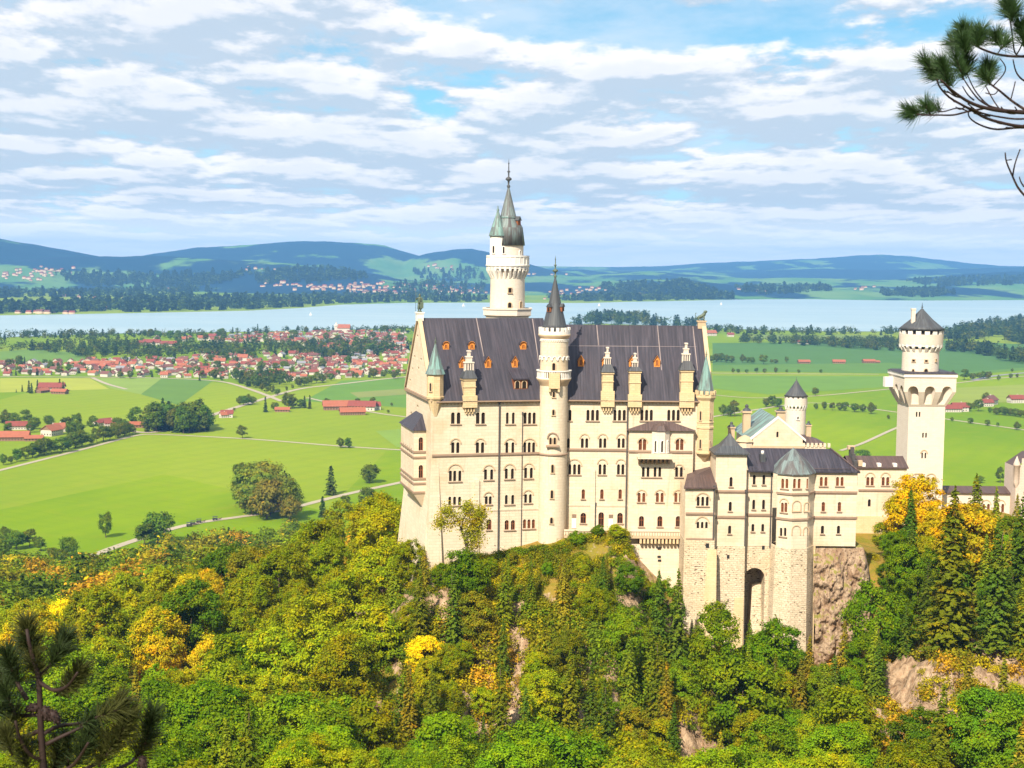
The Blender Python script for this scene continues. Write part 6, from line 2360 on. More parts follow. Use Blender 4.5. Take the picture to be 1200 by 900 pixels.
# ---- trees one can name
special('near', 1066, 556, 322, 'golden yellow', 'large golden yellow tree in front of the square keep', sz=1.0, var=0)
special('near', 1092, 598, 316, 'golden yellow', 'smaller golden tree between the large golden one and the tall spruce', sz=1.2, var=3)
special('near', 1048, 620, 312, 'fresh green', 'green tree hiding the lower left of the golden tree', sz=1.35, var=2)
special('near', 1088, 625, 310, 'yellowish green', 'yellow green tree at the lower right of the golden tree', sz=1.3, var=1)
special('spruce_tree', 1112, 573, 268, 'mid spruce green', 'tallest green spruce right of the golden tree below the keep', var=0, sz=.6)
special('broadleaf_tree', 1135, 588, 300, 'orange tinted', 'orange tinted tree behind the tall spruce under the gate wing', var=1)
special('spruce_tree', 1141, 556, 325, 'mid spruce green', 'spruce whose tip reaches the roof of the gate wing', var=2, sz=.75)
special('spruce_tree', 1165, 612, 262, 'dark spruce green', 'dark spruce second from the right edge of the wood', var=3, sz=.75)
special('spruce_tree', 1196, 575, 280, 'dark spruce green', 'dark spruce in front of the pink gate house', var=1, sz=.75)
special('spruce_tree', 1060, 706, 272, 'dark spruce green', 'slim dark spruce under the golden tree', var=2)
special('broadleaf_tree', 1030, 690, 276, 'fresh green', 'fresh green tree leaning against the reddish crag', sz=1.3, var=3)
special('broadleaf_tree', 1010, 745, 268, 'fresh green', 'bright green tree at the foot of the reddish crag', var=2)
special('broadleaf_tree', 1062, 640, 300, 'fresh green', 'green lower tree directly below the golden crown', sz=1.2, var=4)
special('spruce_tree', 793, 668, 283, 'dark spruce green', 'dark spruce against the wall below the terrace', var=0)
special('spruce_tree', 771, 668, 286, 'dark spruce green', 'dark spruce left of its twin below the terrace wall', var=4)
special('broadleaf_tree', 835, 718, 275, 'fresh green', 'fresh green tree covering the foot of the ochre buttress', sz=1.3, var=5)
special('broadleaf_tree', 899, 733, 279, 'fresh green', 'green tree growing before the tall stone arch', sz=1.3, var=6)
special('broadleaf_tree', 868, 765, 262, 'fresh green', 'green tree below the foot of the arch pier', var=1)
special('spruce_tree', 660, 655, 281, 'brownish spruce green', 'brownish spruce in the middle of the rock slope', var=1)
special('spruce_tree', 590, 655, 281, 'mid spruce green', 'slender spruce under the left half of the palace', var=2, sz=1.0)
special('spruce_tree', 622, 655, 284, 'mid spruce green', 'slender spruce left of the stair tower foot', var=3)
special('broadleaf_tree', 547, 640, 284, 'fresh green', 'leafy green tree at the foot of the palace wall', sz=1.3, var=0)
special('spruce_tree', 497, 640, 290, 'olive green' if False else 'brownish spruce green', 'thin spruce at the western corner of the palace', var=4)
special('spruce_tree', 464, 640, 300, 'mid spruce green', 'spruce just left of the palace foot', var=2)
special('broadleaf_tree', 447, 592, 440, 'deep green', 'round dark green tree whose crown touches the palace loggia', var=4)
special('broadleaf_tree', 412, 592, 560, 'yellowish green', 'yellow crowned tree on the wood edge left of the palace', var=2)
special('broadleaf_tree', 700, 690, 281, 'yellowish green', 'yellowish bushy tree right of the middle spruce', var=3)
special('broadleaf_tree', 735, 660, 288, 'deep green', 'dark green bushy tree beside the pale rock rib', var=6)

special('broadleaf_tree', 479, 634, 299, 'yellowish green', 'yellow green tree touching the battered west corner of the palace', sz=1.2, var=2)
special('broadleaf_tree', 516, 662, 290, 'fresh green', 'small green tree at the corner foot of the palace front', var=4, sz=.9)
special('broadleaf_tree', 570, 652, 292, 'yellowish green', 'small yellowish tree right of the sparse tree at the wall', var=1, sz=.8)
special('broadleaf_tree', 600, 650, 296, 'olive green', 'low olive bushy tree below the brown ground floor windows', var=5, sz=.6, min_h=3)
special('broadleaf_tree', 676, 634, 299, 'fresh green', 'low green tree under the left end of the terrace', var=3, sz=.7, min_h=3)
special('broadleaf_tree', 700, 627, 300, 'deep green', 'dense green bushy tree under the terrace door', var=0, sz=.6, min_h=3)
special('broadleaf_tree', 722, 630, 299, 'yellowish green', 'yellow green bushy tree under the terrace beside the pale rib', var=6, sz=.6, min_h=3)

# ---- the wood, tree by tree out to 440 m
def sample_wood():
    cand = []
    tries = 0
    while tries < 26000:
        tries += 1
        px = rnd.uniform(-50, 1255)
        d = 158 + 300 * rnd.random() ** .9
        x = (px - PCX) / F * d
        if px > 470 and d > 292 and not (px > 1045 and d < 330):
            continue
        if 955 < px < 1045 and d > 276:
            continue
        if d > 440 or (d > 292 and px > 455 and px < 1045):
            continue
        sp = 9.1 + max(0, d - 200) * .008
        if px > 480:                                   # the rock slope keeps gaps
            g = perlin(np.array([x / 14.0]), np.array([d / 14.0]), 31, 3)[0]
            if d > 245 and (g > .34 or rib_at(x, d) > .35):
                continue
            sp = 4.6 if d > 250 else 7.8
        bank = px > 1030 and 228 < d < 272             # the crumbling bank at the right carries only scattered small trees
        if bank and (rib_at(x, d) > .3 or perlin(np.array([x / 11.0]), np.array([d / 11.0]), 33, 3)[0] > .0):
            continue
        if any((x - a) ** 2 + (d - b) ** 2 < (sp if r_ < 3 else sp) ** 2 for a, b, r_ in taken):
            continue
        cand.append((px, d, x))
        taken.append((x, d, sp))
    return cand


wood = sample_wood()
wood.sort(key=lambda c: c[1])
nb = ns = 0
spare = []
for px, d, x in wood:
    z = hzr(x, d)[0]
    slope = (px > 480 and d > 235) or (px > 1030 and d > 226)
    g = perlin(np.array([x / 40.0]), np.array([d / 40.0]), 77, 3)[0] + rnd.uniform(-.25, .25)
    p_spruce = .42 if slope else (.05 if px < 480 else .07)
    if px > 1020:
        p_spruce = .36
    # keep the palace and the wing free
    if rnd.random() < p_spruce and ns < 90:
        s = rnd.uniform(.55, .85) if slope else rnd.uniform(.7, .95)
        top = project(x, d, z + 22 * s)[1]
        lim = 650 if 470 < px < 800 else (725 if 800 <= px < 1020 else 570)
        if top < lim:
            s *= max(.35, 1 - (lim - top) / F * d / (22 * s))
        col = rnd.choice(['dark spruce green', 'mid spruce green', 'brownish spruce green', 'mid spruce green'])
        zone = 'on the steep rock below the palace' if px < 830 else 'on the slope right of the wing'
        if px < 480:
            zone = 'among leafy trees left of the palace'
        put_tree('spruce_tree', x, d, z - .3, s, col, col + ' tree ' + zone, 'spruces ' + zone)
        ns += 1
        continue
    if nb >= 290:
        spare.append((x, d, z - .4))
        continue
    nb += 1
    kind = 'near' if d < 222 else 'broadleaf_tree'
    s = rnd.uniform(.74, 1.22)
    if slope:
        s *= rnd.uniform(.42, .72)
    top = project(x, d, z + 15 * s)[1]
    lim = 655 if 470 < px < 800 else (745 if 800 <= px < 1020 else (600 if px >= 1020 else 0))
    if top < lim:
        s *= max(.3, 1 - (lim - top) / F * d / (15 * s))
    if px < 480:
        col = 'golden yellow' if g > .66 else 'orange tinted' if g > .55 and d > 280 else 'yellowish green' if g > .08 else 'fresh green' if g > -.32 else 'deep green'
        if d > 300 and col == 'fresh green':
            col = rnd.choice(['olive green', 'yellowish green', 'deep green', 'yellowish green', 'orange tinted'])
        zone = 'in the dense wood left of the palace'
    elif px < 820:
        col = 'yellowish green' if g > .12 else 'fresh green' if g > -.30 else 'deep green'
        if slope and g > .38:
            col = rnd.choice(['golden yellow', 'yellowish green', 'olive green'])
        zone = 'in the ravine below the palace'
    else:
        col = 'golden yellow' if g > .58 else 'yellowish green' if g > .08 else 'fresh green' if g > -.25 else 'deep green'
        if slope and px > 1030 and d < 272:
            col = rnd.choice(['yellowish green', 'olive green', 'golden yellow', 'orange tinted', 'fresh green', 'yellowish green'])
        zone = 'on the slope below the wing and keep'
    put_tree(kind, x, d, z - .4, s, col, '%s leafy tree %s' % (col, zone), col + ' trees ' + zone)

# ---- the wood beyond, which reads as one mass
def crowd(name, pts, label, mats, hmin, hmax, nleaf, sizef, conif=.3, group=None, cols=None, kind='stuff'):
    """Many far trees as one mass; pts are ground points."""
    rng = np.random.default_rng(len(pts) + 5)
    bases_b = [broad_crown(300 + k, 1.0, .42, 26, nleaf, sizef, .1, .6) for k in range(5)]
    bases_s = [spruce_crown(340 + k, 1.0, .21, 9, sizef * .95, .9) for k in range(3)]
    VV, QQ, MM = [], [], []
    off = 0
    for p in pts:
        cf = rng.random() < conif
        V, Q = (bases_s if cf else bases_b)[rng.integers(3 if cf else 5)]
        h = rng.uniform(hmin, hmax) * (1.15 if cf else 1)
        a = rng.uniform(0, 6.28)
        w = rng.uniform(.85, 1.25)
        x, y = V[:, 0] * math.cos(a) - V[:, 1] * math.sin(a), V[:, 0] * math.sin(a) + V[:, 1] * math.cos(a)
        VV.append(np.stack([x * h * w + p[0], y * h * w + p[1], V[:, 2] * h + p[2]], 1))
        QQ.append(Q + off)
        off += len(V)
        mi = len(mats) - 1 if cf else int(rng.choice([0, 0, 0, 1, 1, 1, 2, 3, 4, 4])) if len(mats) == 6 else int(rng.integers(len(mats) - 1))
        MM.append(np.full(len(Q), mi))
    o = link(name, mesh_np(name, np.concatenate(VV), np.concatenate(QQ), mats, np.concatenate(MM)))
    return tag(o, label, None, group, kind)


def fixed_leaf(name, col, var=.45):
    m, nt, out = mat(name)
    ge = N(nt, 'ShaderNodeNewGeometry')
    f = noise(nt, ge.outputs['Position'], .09, 3, .6)
    v = N(nt, 'ShaderNodeMapRange', {0: ge.outputs['Random Per Island'], 3: 1 - var, 4: 1 + var}).outputs[0]
    c = mixc(nt, smooth(nt, f, .38, .64), [x * .7 for x in col], [col[0] * 1.35, col[1] * 1.15, col[2]])
    c = mixc(nt, 1.0, c, N(nt, 'ShaderNodeCombineXYZ', {0: v, 1: v, 2: v}).outputs[0], 'MULTIPLY')
    d = N(nt, 'ShaderNodeBsdfDiffuse', {'Color': c})
    t = N(nt, 'ShaderNodeBsdfTranslucent', {'Color': c})
    nt.links.new(N(nt, 'ShaderNodeMixShader', {0: .25, 1: d.outputs[0], 2: t.outputs[0]}).outputs[0], out.inputs[0])
    return m


FL = [fixed_leaf('wood leaves ' + a, c) for a, c in (('green', (.150, .235, .010)), ('olive', (.205, .215, .012)), ('yellow', (.33, .31, .010)), ('orange', (.44, .28, .018)), ('deep', (.095, .165, .012)), ('spruce', (.070, .120, .016)))]
pts = []
tk = []
for _ in range(9000):
    px, d = rnd.uniform(-60, 475), rnd.uniform(436, 960)
    lim = 905 if px < 170 else 905 - (px - 170) * .25
    # the wood's far edge, read off the photograph
    edge = np.interp(px, [-60, 0, 60, 100, 150, 210, 250, 330, 400, 475], [655, 652, 660, 668, 655, 640, 628, 622, 606, 588])
    x = (px - PCX) / F * d
    z = hzr(x, d)[0]
    if z < -.5:
        z = 0
        if rnd.random() < .8:
            continue
    if project(x, d, z + 11)[1] < edge:
        continue
    if any((x - a) ** 2 + (d - b) ** 2 < 85 for a, b in tk[-600:]):
        continue
    tk.append((x, d))
    pts.append((x, d, z - .3))
print('far wood', len(pts), 'broad', nb, 'spruce', ns)
crowd('woodland', pts + spare, 'dense autumn wood falling away to the meadow', FL, 8, 19, 1000, .043, .14)

# ---- shrubs and undergrowth of the rock slope
def undergrowth():
    rng = np.random.default_rng(4)
    VV, QQ, MM, off = [], [], [], 0
    base = [broad_crown(400 + k, 1.0, .8, 16, 210, .12, .0, .5) for k in range(4)]
    cnt = 0
    while cnt < 6200:
        px = rng.uniform(420, 1250)
        d = rng.uniform(215, 325)
        if rng.random() < .22:
            px, d = rng.uniform(1020, 1240), rng.uniform(224, 274)
        if rng.random() < .5:
            px, d = (rng.uniform(480, 800), rng.uniform(262, 302)) if rng.random() < .8 else (rng.uniform(800, 1060), rng.uniform(262, 296))
        if (d > (301.6 if 560 < px < 745 else 298) and px < 1020) or (d > 290 and 775 < px < 925) or (d > 292.5 and 925 < px < 1030):
            continue
        x = (px - PCX) / F * d
        g = perlin(np.array([x / 9.0]), np.array([d / 9.0]), 51, 3)[0]
        if g < -.30:
            continue
        if rib_at(x, d) > .45 and rng.random() < .85:
            continue
        z = hzr(x, d)[0]
        V, Q = base[rng.integers(4)]
        h = rng.uniform(.7, 2.6) * (1.0 if d < 285 else .7)
        a = rng.uniform(0, 6.28)
        X_, Y_ = V[:, 0] * math.cos(a) - V[:, 1] * math.sin(a), V[:, 0] * math.sin(a) + V[:, 1] * math.cos(a)
        if d > 286:
            h *= .75
        VV.append(np.stack([X_ * h + x, Y_ * h + d, V[:, 2] * h + z - .15], 1))
        QQ.append(Q + off)
        off += len(V)
        w_ = perlin(np.array([x / 22.0]), np.array([d / 22.0]), 61, 2)[0] + rng.uniform(-.35, .35) + (.22 if px > 1020 else 0)
        MM.append(np.full(len(Q), 3 if w_ > .42 else 2 if w_ > .1 else 1 if w_ > -.15 else 0 if w_ > -.4 else 4))
        cnt += 1
    o = link('undergrowth', mesh_np('undergrowth', np.concatenate(VV), np.concatenate(QQ), FL[:5], np.concatenate(MM)))
    tag(o, 'low autumn shrubs covering the rock slope', None, None, 'stuff')


undergrowth()

# ---- the half bare tree that stands before the palace wall
x, y, z = foot(549, 0, 290)
sap = thing('sparse_tree', (x, y, z), 'thin half bare tree with few yellow leaves against the palace wall', 'tree')
mb = MB()
S = 290 / F
def T3(px, py, dy=0.0):
    p = at_y(px, py, 290 + dy)
    return p
mb.tube([Vector((x, y, z - .5)), T3(547, 640), T3(545, 632), T3(541, 622, .5)], [.42, .34, .30, .24], 7)
lim_ = [[(541, 622), (537, 610), (529, 600), (523, 599)], [(544, 633), (550, 628), (556, 622), (560, 606)], [(541, 622), (542, 612), (547, 600), (548, 594)], [(537, 610), (527, 614), (516, 612)], [(556, 622), (563, 612), (563, 600)]]
for L in lim_:
    mb.tube([T3(a, b, k * .4) for k, (a, b) in enumerate(L)], [.2, .14, .08, .04][:len(L)], 5)
mb.build('trunk', MAT['bark'], sap, uv=False)
rng = np.random.default_rng(8)
P_ = []
for L in lim_:
    for a, b in L[1:] + [L[-1]] * 2:
        c = np.array(T3(a, b))
        P_.append(c + rng.normal(size=(190, 3)) * [.75, .9, .75])
for a, b, n_ in ((556, 605, 300), (552, 615, 380), (548, 622, 260), (559, 630, 420), (553, 638, 420), (560, 618, 300)):
    P_.append(np.array(T3(a, b)) + rng.normal(size=(n_, 3)) * [.9, .9, 1.0])
P_ = np.concatenate(P_)
V, Q = leaf_quads(rng, P_ - np.array([x, y, z]), unit(rng.normal(size=P_.shape) + [0, -.5, .6]), .19)
c = link('crown', mesh_np('crown', V, Q, MAT['leaf']), sap)
c.color = (.30, .30, .015, 1)

# ================================================================ houses
def house_meshes(w, l, h, rh, wall, roof, over=.9, wood_gable=True, chim=True):
    """Gabled house: walls (with windows) and roof as two meshes, the long side along x."""
    mb = MB()
    a, b = l / 2, w / 2
    mb.face([(-a, -b, 0), (a, -b, 0), (a, -b, h), (-a, -b, h)], 0)
    mb.face([(a, b, 0), (-a, b, 0), (-a, b, h), (a, b, h)], 0)
    for s in (-1, 1):
        mb.face([(s * a, -b * s, 0), (s * a, b * s, 0), (s * a, b * s, h), (s * a, -b * s, h)], 0)
        mb.face([(s * a, -b * s, h), (s * a, b * s, h), (s * a, 0, h + rh)], 1 if wood_gable else 0)
    for k in range(int(l // 3.2)):                     # dark window recesses
        x = -a + 1.6 + k * 3.2
        for z in ([1.0, 3.6] if h > 4.4 else [1.0]):
            for s in (-1, 1):
                mb.hexa([(x - .5, s * b - .05, z), (x + .5, s * b - .05, z), (x + .5, s * b + .05, z), (x - .5, s * b + .05, z)],
                        [(x - .5, s * b - .05, z + 1.3), (x + .5, s * b - .05, z + 1.3), (x + .5, s * b + .05, z + 1.3), (x - .5, s * b + .05, z + 1.3)], 2)
    for k in range(int(w // 3)):
        y = -b + 1.5 + k * 3
        for s in (-1, 1):
            mb.hexa([(s * a - .05, y - .5, 1), (s * a + .05, y - .5, 1), (s * a + .05, y + .5, 1), (s * a - .05, y + .5, 1)],
                    [(s * a - .05, y - .5, 2.4), (s * a + .05, y - .5, 2.4), (s * a + .05, y + .5, 2.4), (s * a - .05, y + .5, 2.4)], 2)
    w_ = bpy.data.meshes.new('wall')
    w_.from_pydata(mb.v, [], mb.f)
    for mm in (wall, MAT['house_wood'], MAT['glass']):
        w_.materials.append(mm)
    w_.polygons.foreach_set('material_index', mb.m)
    rb_ = MB()
    k = rh / b
    e, t = over, .35
    for s in (-1, 1):
        p = [(-a - e, s * (b + e), h - e * k), (a + e, s * (b + e), h - e * k), (a + e, 0, h + rh), (-a - e, 0, h + rh)]
        q_ = [(x, y, z + t) for x, y, z in p]
        rb_.hexa(p, q_, 0)
    if chim:
        rb_.hexa([(a * .3 - .5, .2, h), (a * .3 + .5, .2, h), (a * .3 + .5, 1.2, h), (a * .3 - .5, 1.2, h)],
                 [(a * .3 - .5, .2, h + rh + 1.3), (a * .3 + .5, .2, h + rh + 1.3), (a * .3 + .5, 1.2, h + rh + 1.3), (a * .3 - .5, 1.2, h + rh + 1.3)], 1)
    r_me = bpy.data.meshes.new('roof')
    r_me.from_pydata(rb_.v, [], rb_.f)
    r_me.materials.append(roof)
    r_me.materials.append(MAT['house_white'])
    r_me.polygons.foreach_set('material_index', rb_.m)
    return w_, r_me


HOUSES = {}
for key, roof in (('red', 'tile'), ('orange', 'tile_orange'), ('brown', 'tile_brown'), ('grey', 'tile_grey')):
    HOUSES[key] = [house_meshes(10, 14, 5.2, 3.6, MAT['house_white'], MAT[roof]), house_meshes(12, 18, 5.6, 4.4, MAT['house_white'], MAT[roof]),
                   house_meshes(9, 11, 5.0, 3.8, MAT['house_white'], MAT[roof], wood_gable=False)]
BARN = house_meshes(14, 34, 5.0, 5.2, MAT['house_wood'], MAT['tile_orange'], 1.2, True, False)
BARN2 = house_meshes(13, 27, 5.0, 4.4, MAT['house_white'], MAT['tile'], 1.2, True, False)
SHED = house_meshes(9, 18, 3.2, 2.6, MAT['house_wood'], MAT['tile_orange'], .8, True, False)


def put_house(me, p, rz, label, group, cat='house', name='house', s=1.0):
    t = thing(name, p, label, cat, group)
    t.rotation_euler = (0, 0, rz)
    t.scale = (s, s, s)
    link('wall', me[0], t)
    link('roof', me[1], t)
    return t


# farms in the meadow
FARM = [
    (61, 458, BARN2, .1, 'red roofed farm between dark spruces in the upper left meadow', 1.25), (70, 461.5, SHED, -.2, 'low red shed right of the upper left farm', 1.2), (50, 460, SHED, 1.2, 'dark shed left of the upper left farm', 1.1),
    (22, 503, BARN2, .25, 'orange roofed house at the left edge beside round trees', .95), (15, 516, BARN, .16, 'long low orange shed at the left edge of the meadow', .95), (40, 516.5, SHED, .25, 'flat orange shed with pale yard beside the long shed', 1.0),
    (61, 510, HOUSES['orange'][1], 1.25, 'white house with steep orange gable near the left hedge', 1.15), (69, 506, HOUSES['orange'][2], .5, 'small white house with pointed orange roof behind the steep gable', 1.1),
    (121, 498, BARN2, .95, 'barn with half grey half red roof beside the hedge road', .8), (129, 500, HOUSES['red'][0], .4, 'red house next to the half grey barn', .9),
    (158, 501, SHED, .2, 'orange roofed shed at the corner of the conifer grove', 1.15),
    (266, 489, HOUSES['red'][0], .15, 'small red farmhouse at the road bend', 1.0), (262, 489.5, HOUSES['orange'][2], .6, 'tiny orange shed left of the farmhouse at the bend', .8), (331, 482.5, SHED, .05, 'grey brown hay barn among round trees', 1.0),
    (397, 480, BARN, .18, 'long red barn of the farm nearest the palace', 1.15), (413, 486, BARN, .25, 'low tan barn in front of the long red barn', .9), (425, 480.5, BARN2, -.1, 'red farmhouse right of the tan barn', 1.25), (437, 480, HOUSES['red'][1], .3, 'right end house of the farm nearest the palace', 1.0),
    (942, 426, SHED, .1, 'lone red hay barn in the middle meadow', 1.25), (983, 426, SHED, -.1, 'lone dark red barn left of the keep', 1.3), (1018, 425.5, SHED, .15, 'brown hay barn beside the pale hut near the keep', 1.3), (1026, 425.5, SHED, .3, 'small red hut right of the brown hay barn', .9),
    (941, 403, BARN2, .0, 'red roofed barn before the far tree belt', 1.0), (949, 402.5, HOUSES['red'][1], .4, 'red house right of the barn by the tree belt', 1.0),
    (1124, 482, HOUSES['red'][1], .2, 'red farmhouse in the hamlet right of the keep', 1.15), (1113, 482.5, BARN2, .1, 'long red barn of the hamlet right of the keep', 1.0), (1160, 474, HOUSES['brown'][1], .9, 'brown roofed house half hidden by the hedge right of the keep', 1.25), (1156, 476, HOUSES['red'][0], .3, 'small red house left of the brown roofed house', 1.1),
    (1190, 472, HOUSES['red'][1], .2, 'red house at the right end of the hedge', 1.1), (1196, 471.5, HOUSES['brown'][0], .5, 'brown house at the right picture edge in the meadow', 1.1),
]
for px, py, me, rz, lab, s in FARM:
    put_house(me, on_ground(px, py), rz, lab, 'farms in the meadow', 'barn' if me in (BARN, BARN2, SHED) and 'house' not in lab else 'house', 'barn' if me in (BARN, BARN2, SHED) else 'house', s)

# the village
ZONES = [([(0, 428), (100, 427), (100, 440), (0, 440.5)], 34, 'in the low left part of the village', .9), ([(95, 424), (250, 422), (265, 444), (95, 440)], 44, 'in the row by the meadow road', 1.0),
         ([(225, 416), (330, 412), (400, 428), (370, 448), (262, 444)], 46, 'around the slim village church', 1.0), ([(330, 420), (475, 414), (475, 437), (400, 446), (345, 446)], 50, 'in the village right beside the palace gable', 1.05),
         ([(260, 396), (400, 389), (470, 391), (475, 402), (330, 402), (255, 402)], 58, 'in the upper village near the lake', 1.0), ([(380, 402), (475, 401), (475, 413), (395, 410)], 22, 'in the middle village before the trees', 1.0),
         ([(165, 399), (215, 397), (260, 394), (262, 400), (190, 404)], 8, 'among trees close to the lake', 1.2)]
hp = []
for poly, cnt, where, hs in ZONES:
    xs_, ys_ = [p[0] for p in poly], [p[1] for p in poly]
    k = tr = 0
    while k < cnt and tr < 4000:
        tr += 1
        px, py = rnd.uniform(min(xs_), max(xs_)), rnd.uniform(min(ys_), max(ys_))
        if not inside((px, py), poly):
            continue
        p = on_ground(px, py)
        if any((p.x - a) ** 2 + (p.y - b) ** 2 < 21 ** 2 for a, b in hp):
            continue
        hp.append((p.x, p.y))
        col = rnd.choice(['red', 'red', 'red', 'orange', 'orange', 'brown', 'brown'] if px > 95 else ['red', 'brown', 'brown', 'grey', 'orange'])
        put_house(rnd.choice(HOUSES[col]), p, rnd.choice([0, 1.57]) + rnd.uniform(-.5, .5), '%s roofed white house %s' % (col, where), '%s roofed houses %s' % (col, where), s=hs * rnd.uniform(.72, 1.08))
        k += 1


def dense_roofs():
    """The rest of the town, beyond the three hundred houses that show largest."""
    VV, QQ, MM, off, k = [], [], [], 0, 0
    mats_ = [MAT['house_white'], MAT['tile'], MAT['tile_orange'], MAT['tile_brown'], MAT['tile_grey']]
    polys = [([(240, 399), (300, 391), (400, 388), (476, 390), (476, 412), (380, 410), (330, 402), (255, 403)], 230), ([(330, 416), (476, 410), (476, 438), (400, 446), (262, 444), (225, 418)], 120), ([(0, 426), (225, 420), (262, 444), (0, 440)], 90)]
    for poly, cnt in polys:
        k = tr = 0
        while k < cnt and tr < 9000:
            tr += 1
            px, py = rnd.uniform(min(p[0] for p in poly), max(p[0] for p in poly)), rnd.uniform(min(p[1] for p in poly), max(p[1] for p in poly))
            if not inside((px, py), poly):
                continue
            p = on_ground(px, py)
            if any((p.x - a) ** 2 + (p.y - b) ** 2 < 17 ** 2 for a, b in hp):
                continue
            hp.append((p.x, p.y))
            k += 1
            s = rnd.uniform(.68, 1.05)
            a, b, h, r_ = 7.2 * s, 5.2 * s, 4.9 * s, 3.6 * s
            an = rnd.choice([0, 1.57]) + rnd.uniform(-.5, .5)
            c, sn = math.cos(an), math.sin(an)
            e = .8
            kk = r_ / b
            pts_ = [(-a, -b, 0), (a, -b, 0), (a, b, 0), (-a, b, 0), (-a, -b, h), (a, -b, h), (a, b, h), (-a, b, h), (-a, 0, h + r_), (a, 0, h + r_),
                    (-a - e, -b - e, h - e * kk + .3), (a + e, -b - e, h - e * kk + .3), (a + e, 0, h + r_ + .3), (-a - e, 0, h + r_ + .3), (a + e, b + e, h - e * kk + .3), (-a - e, b + e, h - e * kk + .3)]
            VV.append(np.array([(p.x + u_ * c - w_ * sn, p.y + u_ * sn + w_ * c, z_) for u_, w_, z_ in pts_]))
            QQ.append(np.array([(0, 1, 5, 4), (1, 2, 6, 5), (2, 3, 7, 6), (3, 0, 4, 7), (5, 6, 9, 9), (7, 4, 8, 8), (10, 11, 12, 13), (13, 12, 14, 15)]) + off)
            m_ = int(rnd.choice([1, 1, 1, 2, 2, 3, 3, 4]))
            MM.append(np.array([0, 0, 0, 0, 0, 0, m_, m_]))
            off += 16
    V_, Q_ = np.concatenate(VV), np.concatenate(QQ)
    me = bpy.data.meshes.new('town')
    me.from_pydata([tuple(v) for v in V_], [], [tuple(dict.fromkeys(q.tolist())) for q in Q_])
    for mm in mats_:
        me.materials.append(mm)
    me.polygons.foreach_set('material_index', np.concatenate(MM).astype(np.int32))
    tag(link('town', me), 'dense red roofed town reaching to the lake', None, None, 'stuff')


dense_roofs()
p = on_ground(119, 430)
put_house(house_meshes(16, 60, 6, 5, MAT['house_white'], MAT['tile_orange'], 1, False), p, .05, 'very long orange roofed hall in the village', None)
for px, py, s in ((178, 404, 1.3), (168, 404, 1.0), (198, 405.5, 1.2)):
    put_house(BARN2, on_ground(px, py), .1, {178: 'red roofed barn in the middle of the far wood', 168: 'small red barn left of the others in the far wood', 198: 'orange roofed barn right of the others in the far wood'}[px], None, 'barn', 'barn', s)
put_house(HOUSES['orange'][1], on_ground(1050 / 3 + 650 if False else 1052 / 5.4545 + 640, 393.5), .3, 'tan roofed lake house right of the palace gable', None, s=1.5)
put_house(HOUSES['red'][0], on_ground(856, 394.5), .1, 'small white lake house with brownish roof', None, s=1.2)


def church(px, py, ptop, label, s, onion=True):
    p = on_ground(px, py)
    zt = zat(px, ptop, p.y)
    t = thing('church', p, label, 'church')
    w = 5.5 * s
    mb = MB()
    h = zt * .62
    mb.obox(p, Vector((1, 0, 0)), Vector((0, 1, 0)), (w, w, h), 0)
    mb.build('tower', MAT['house_white'], t)
    mb = MB()
    mb.lathe((p.x, p.y), [(w * .74, p.z + h), (w * .60, p.z + h + .08 * zt), (w * .30, p.z + h + .16 * zt), (w * .12, p.z + h + .28 * zt), (.05, zt)], 8, 0, False, R(22.5))
    mb.build('spire', MAT['house_white'] if s > 1.2 else MAT['tile_brown'], t)
    mb = MB()
    o = p + Vector((10 * s + w / 2, 2, 0))
    mb.obox(o, Vector((1, 0, 0)), Vector((0, 1, 0)), (20 * s, 11 * s, 8 * s), 0)
    mb.build('nave', MAT['house_white'], t)
    mb = MB()
    a, b, z0, z1 = 10.6 * s, 6.2 * s, 7.8 * s, 14 * s
    for sg in (-1, 1):
        lo = [o + Vector((-a, sg * b, z0)), o + Vector((a, sg * b, z0)), o + Vector((a, 0, z1)), o + Vector((-a, 0, z1))]
        mb.hexa(lo, [q_ + Vector((0, 0, .5)) for q_ in lo])
    mb.build('roof', MAT['tile_orange'], t)


church(276, 424, 411.5, 'village church with slim white pointed tower', 1.0)
church(394, 390, 376.5, 'church with bright white spire close to the lake shore', 1.6)

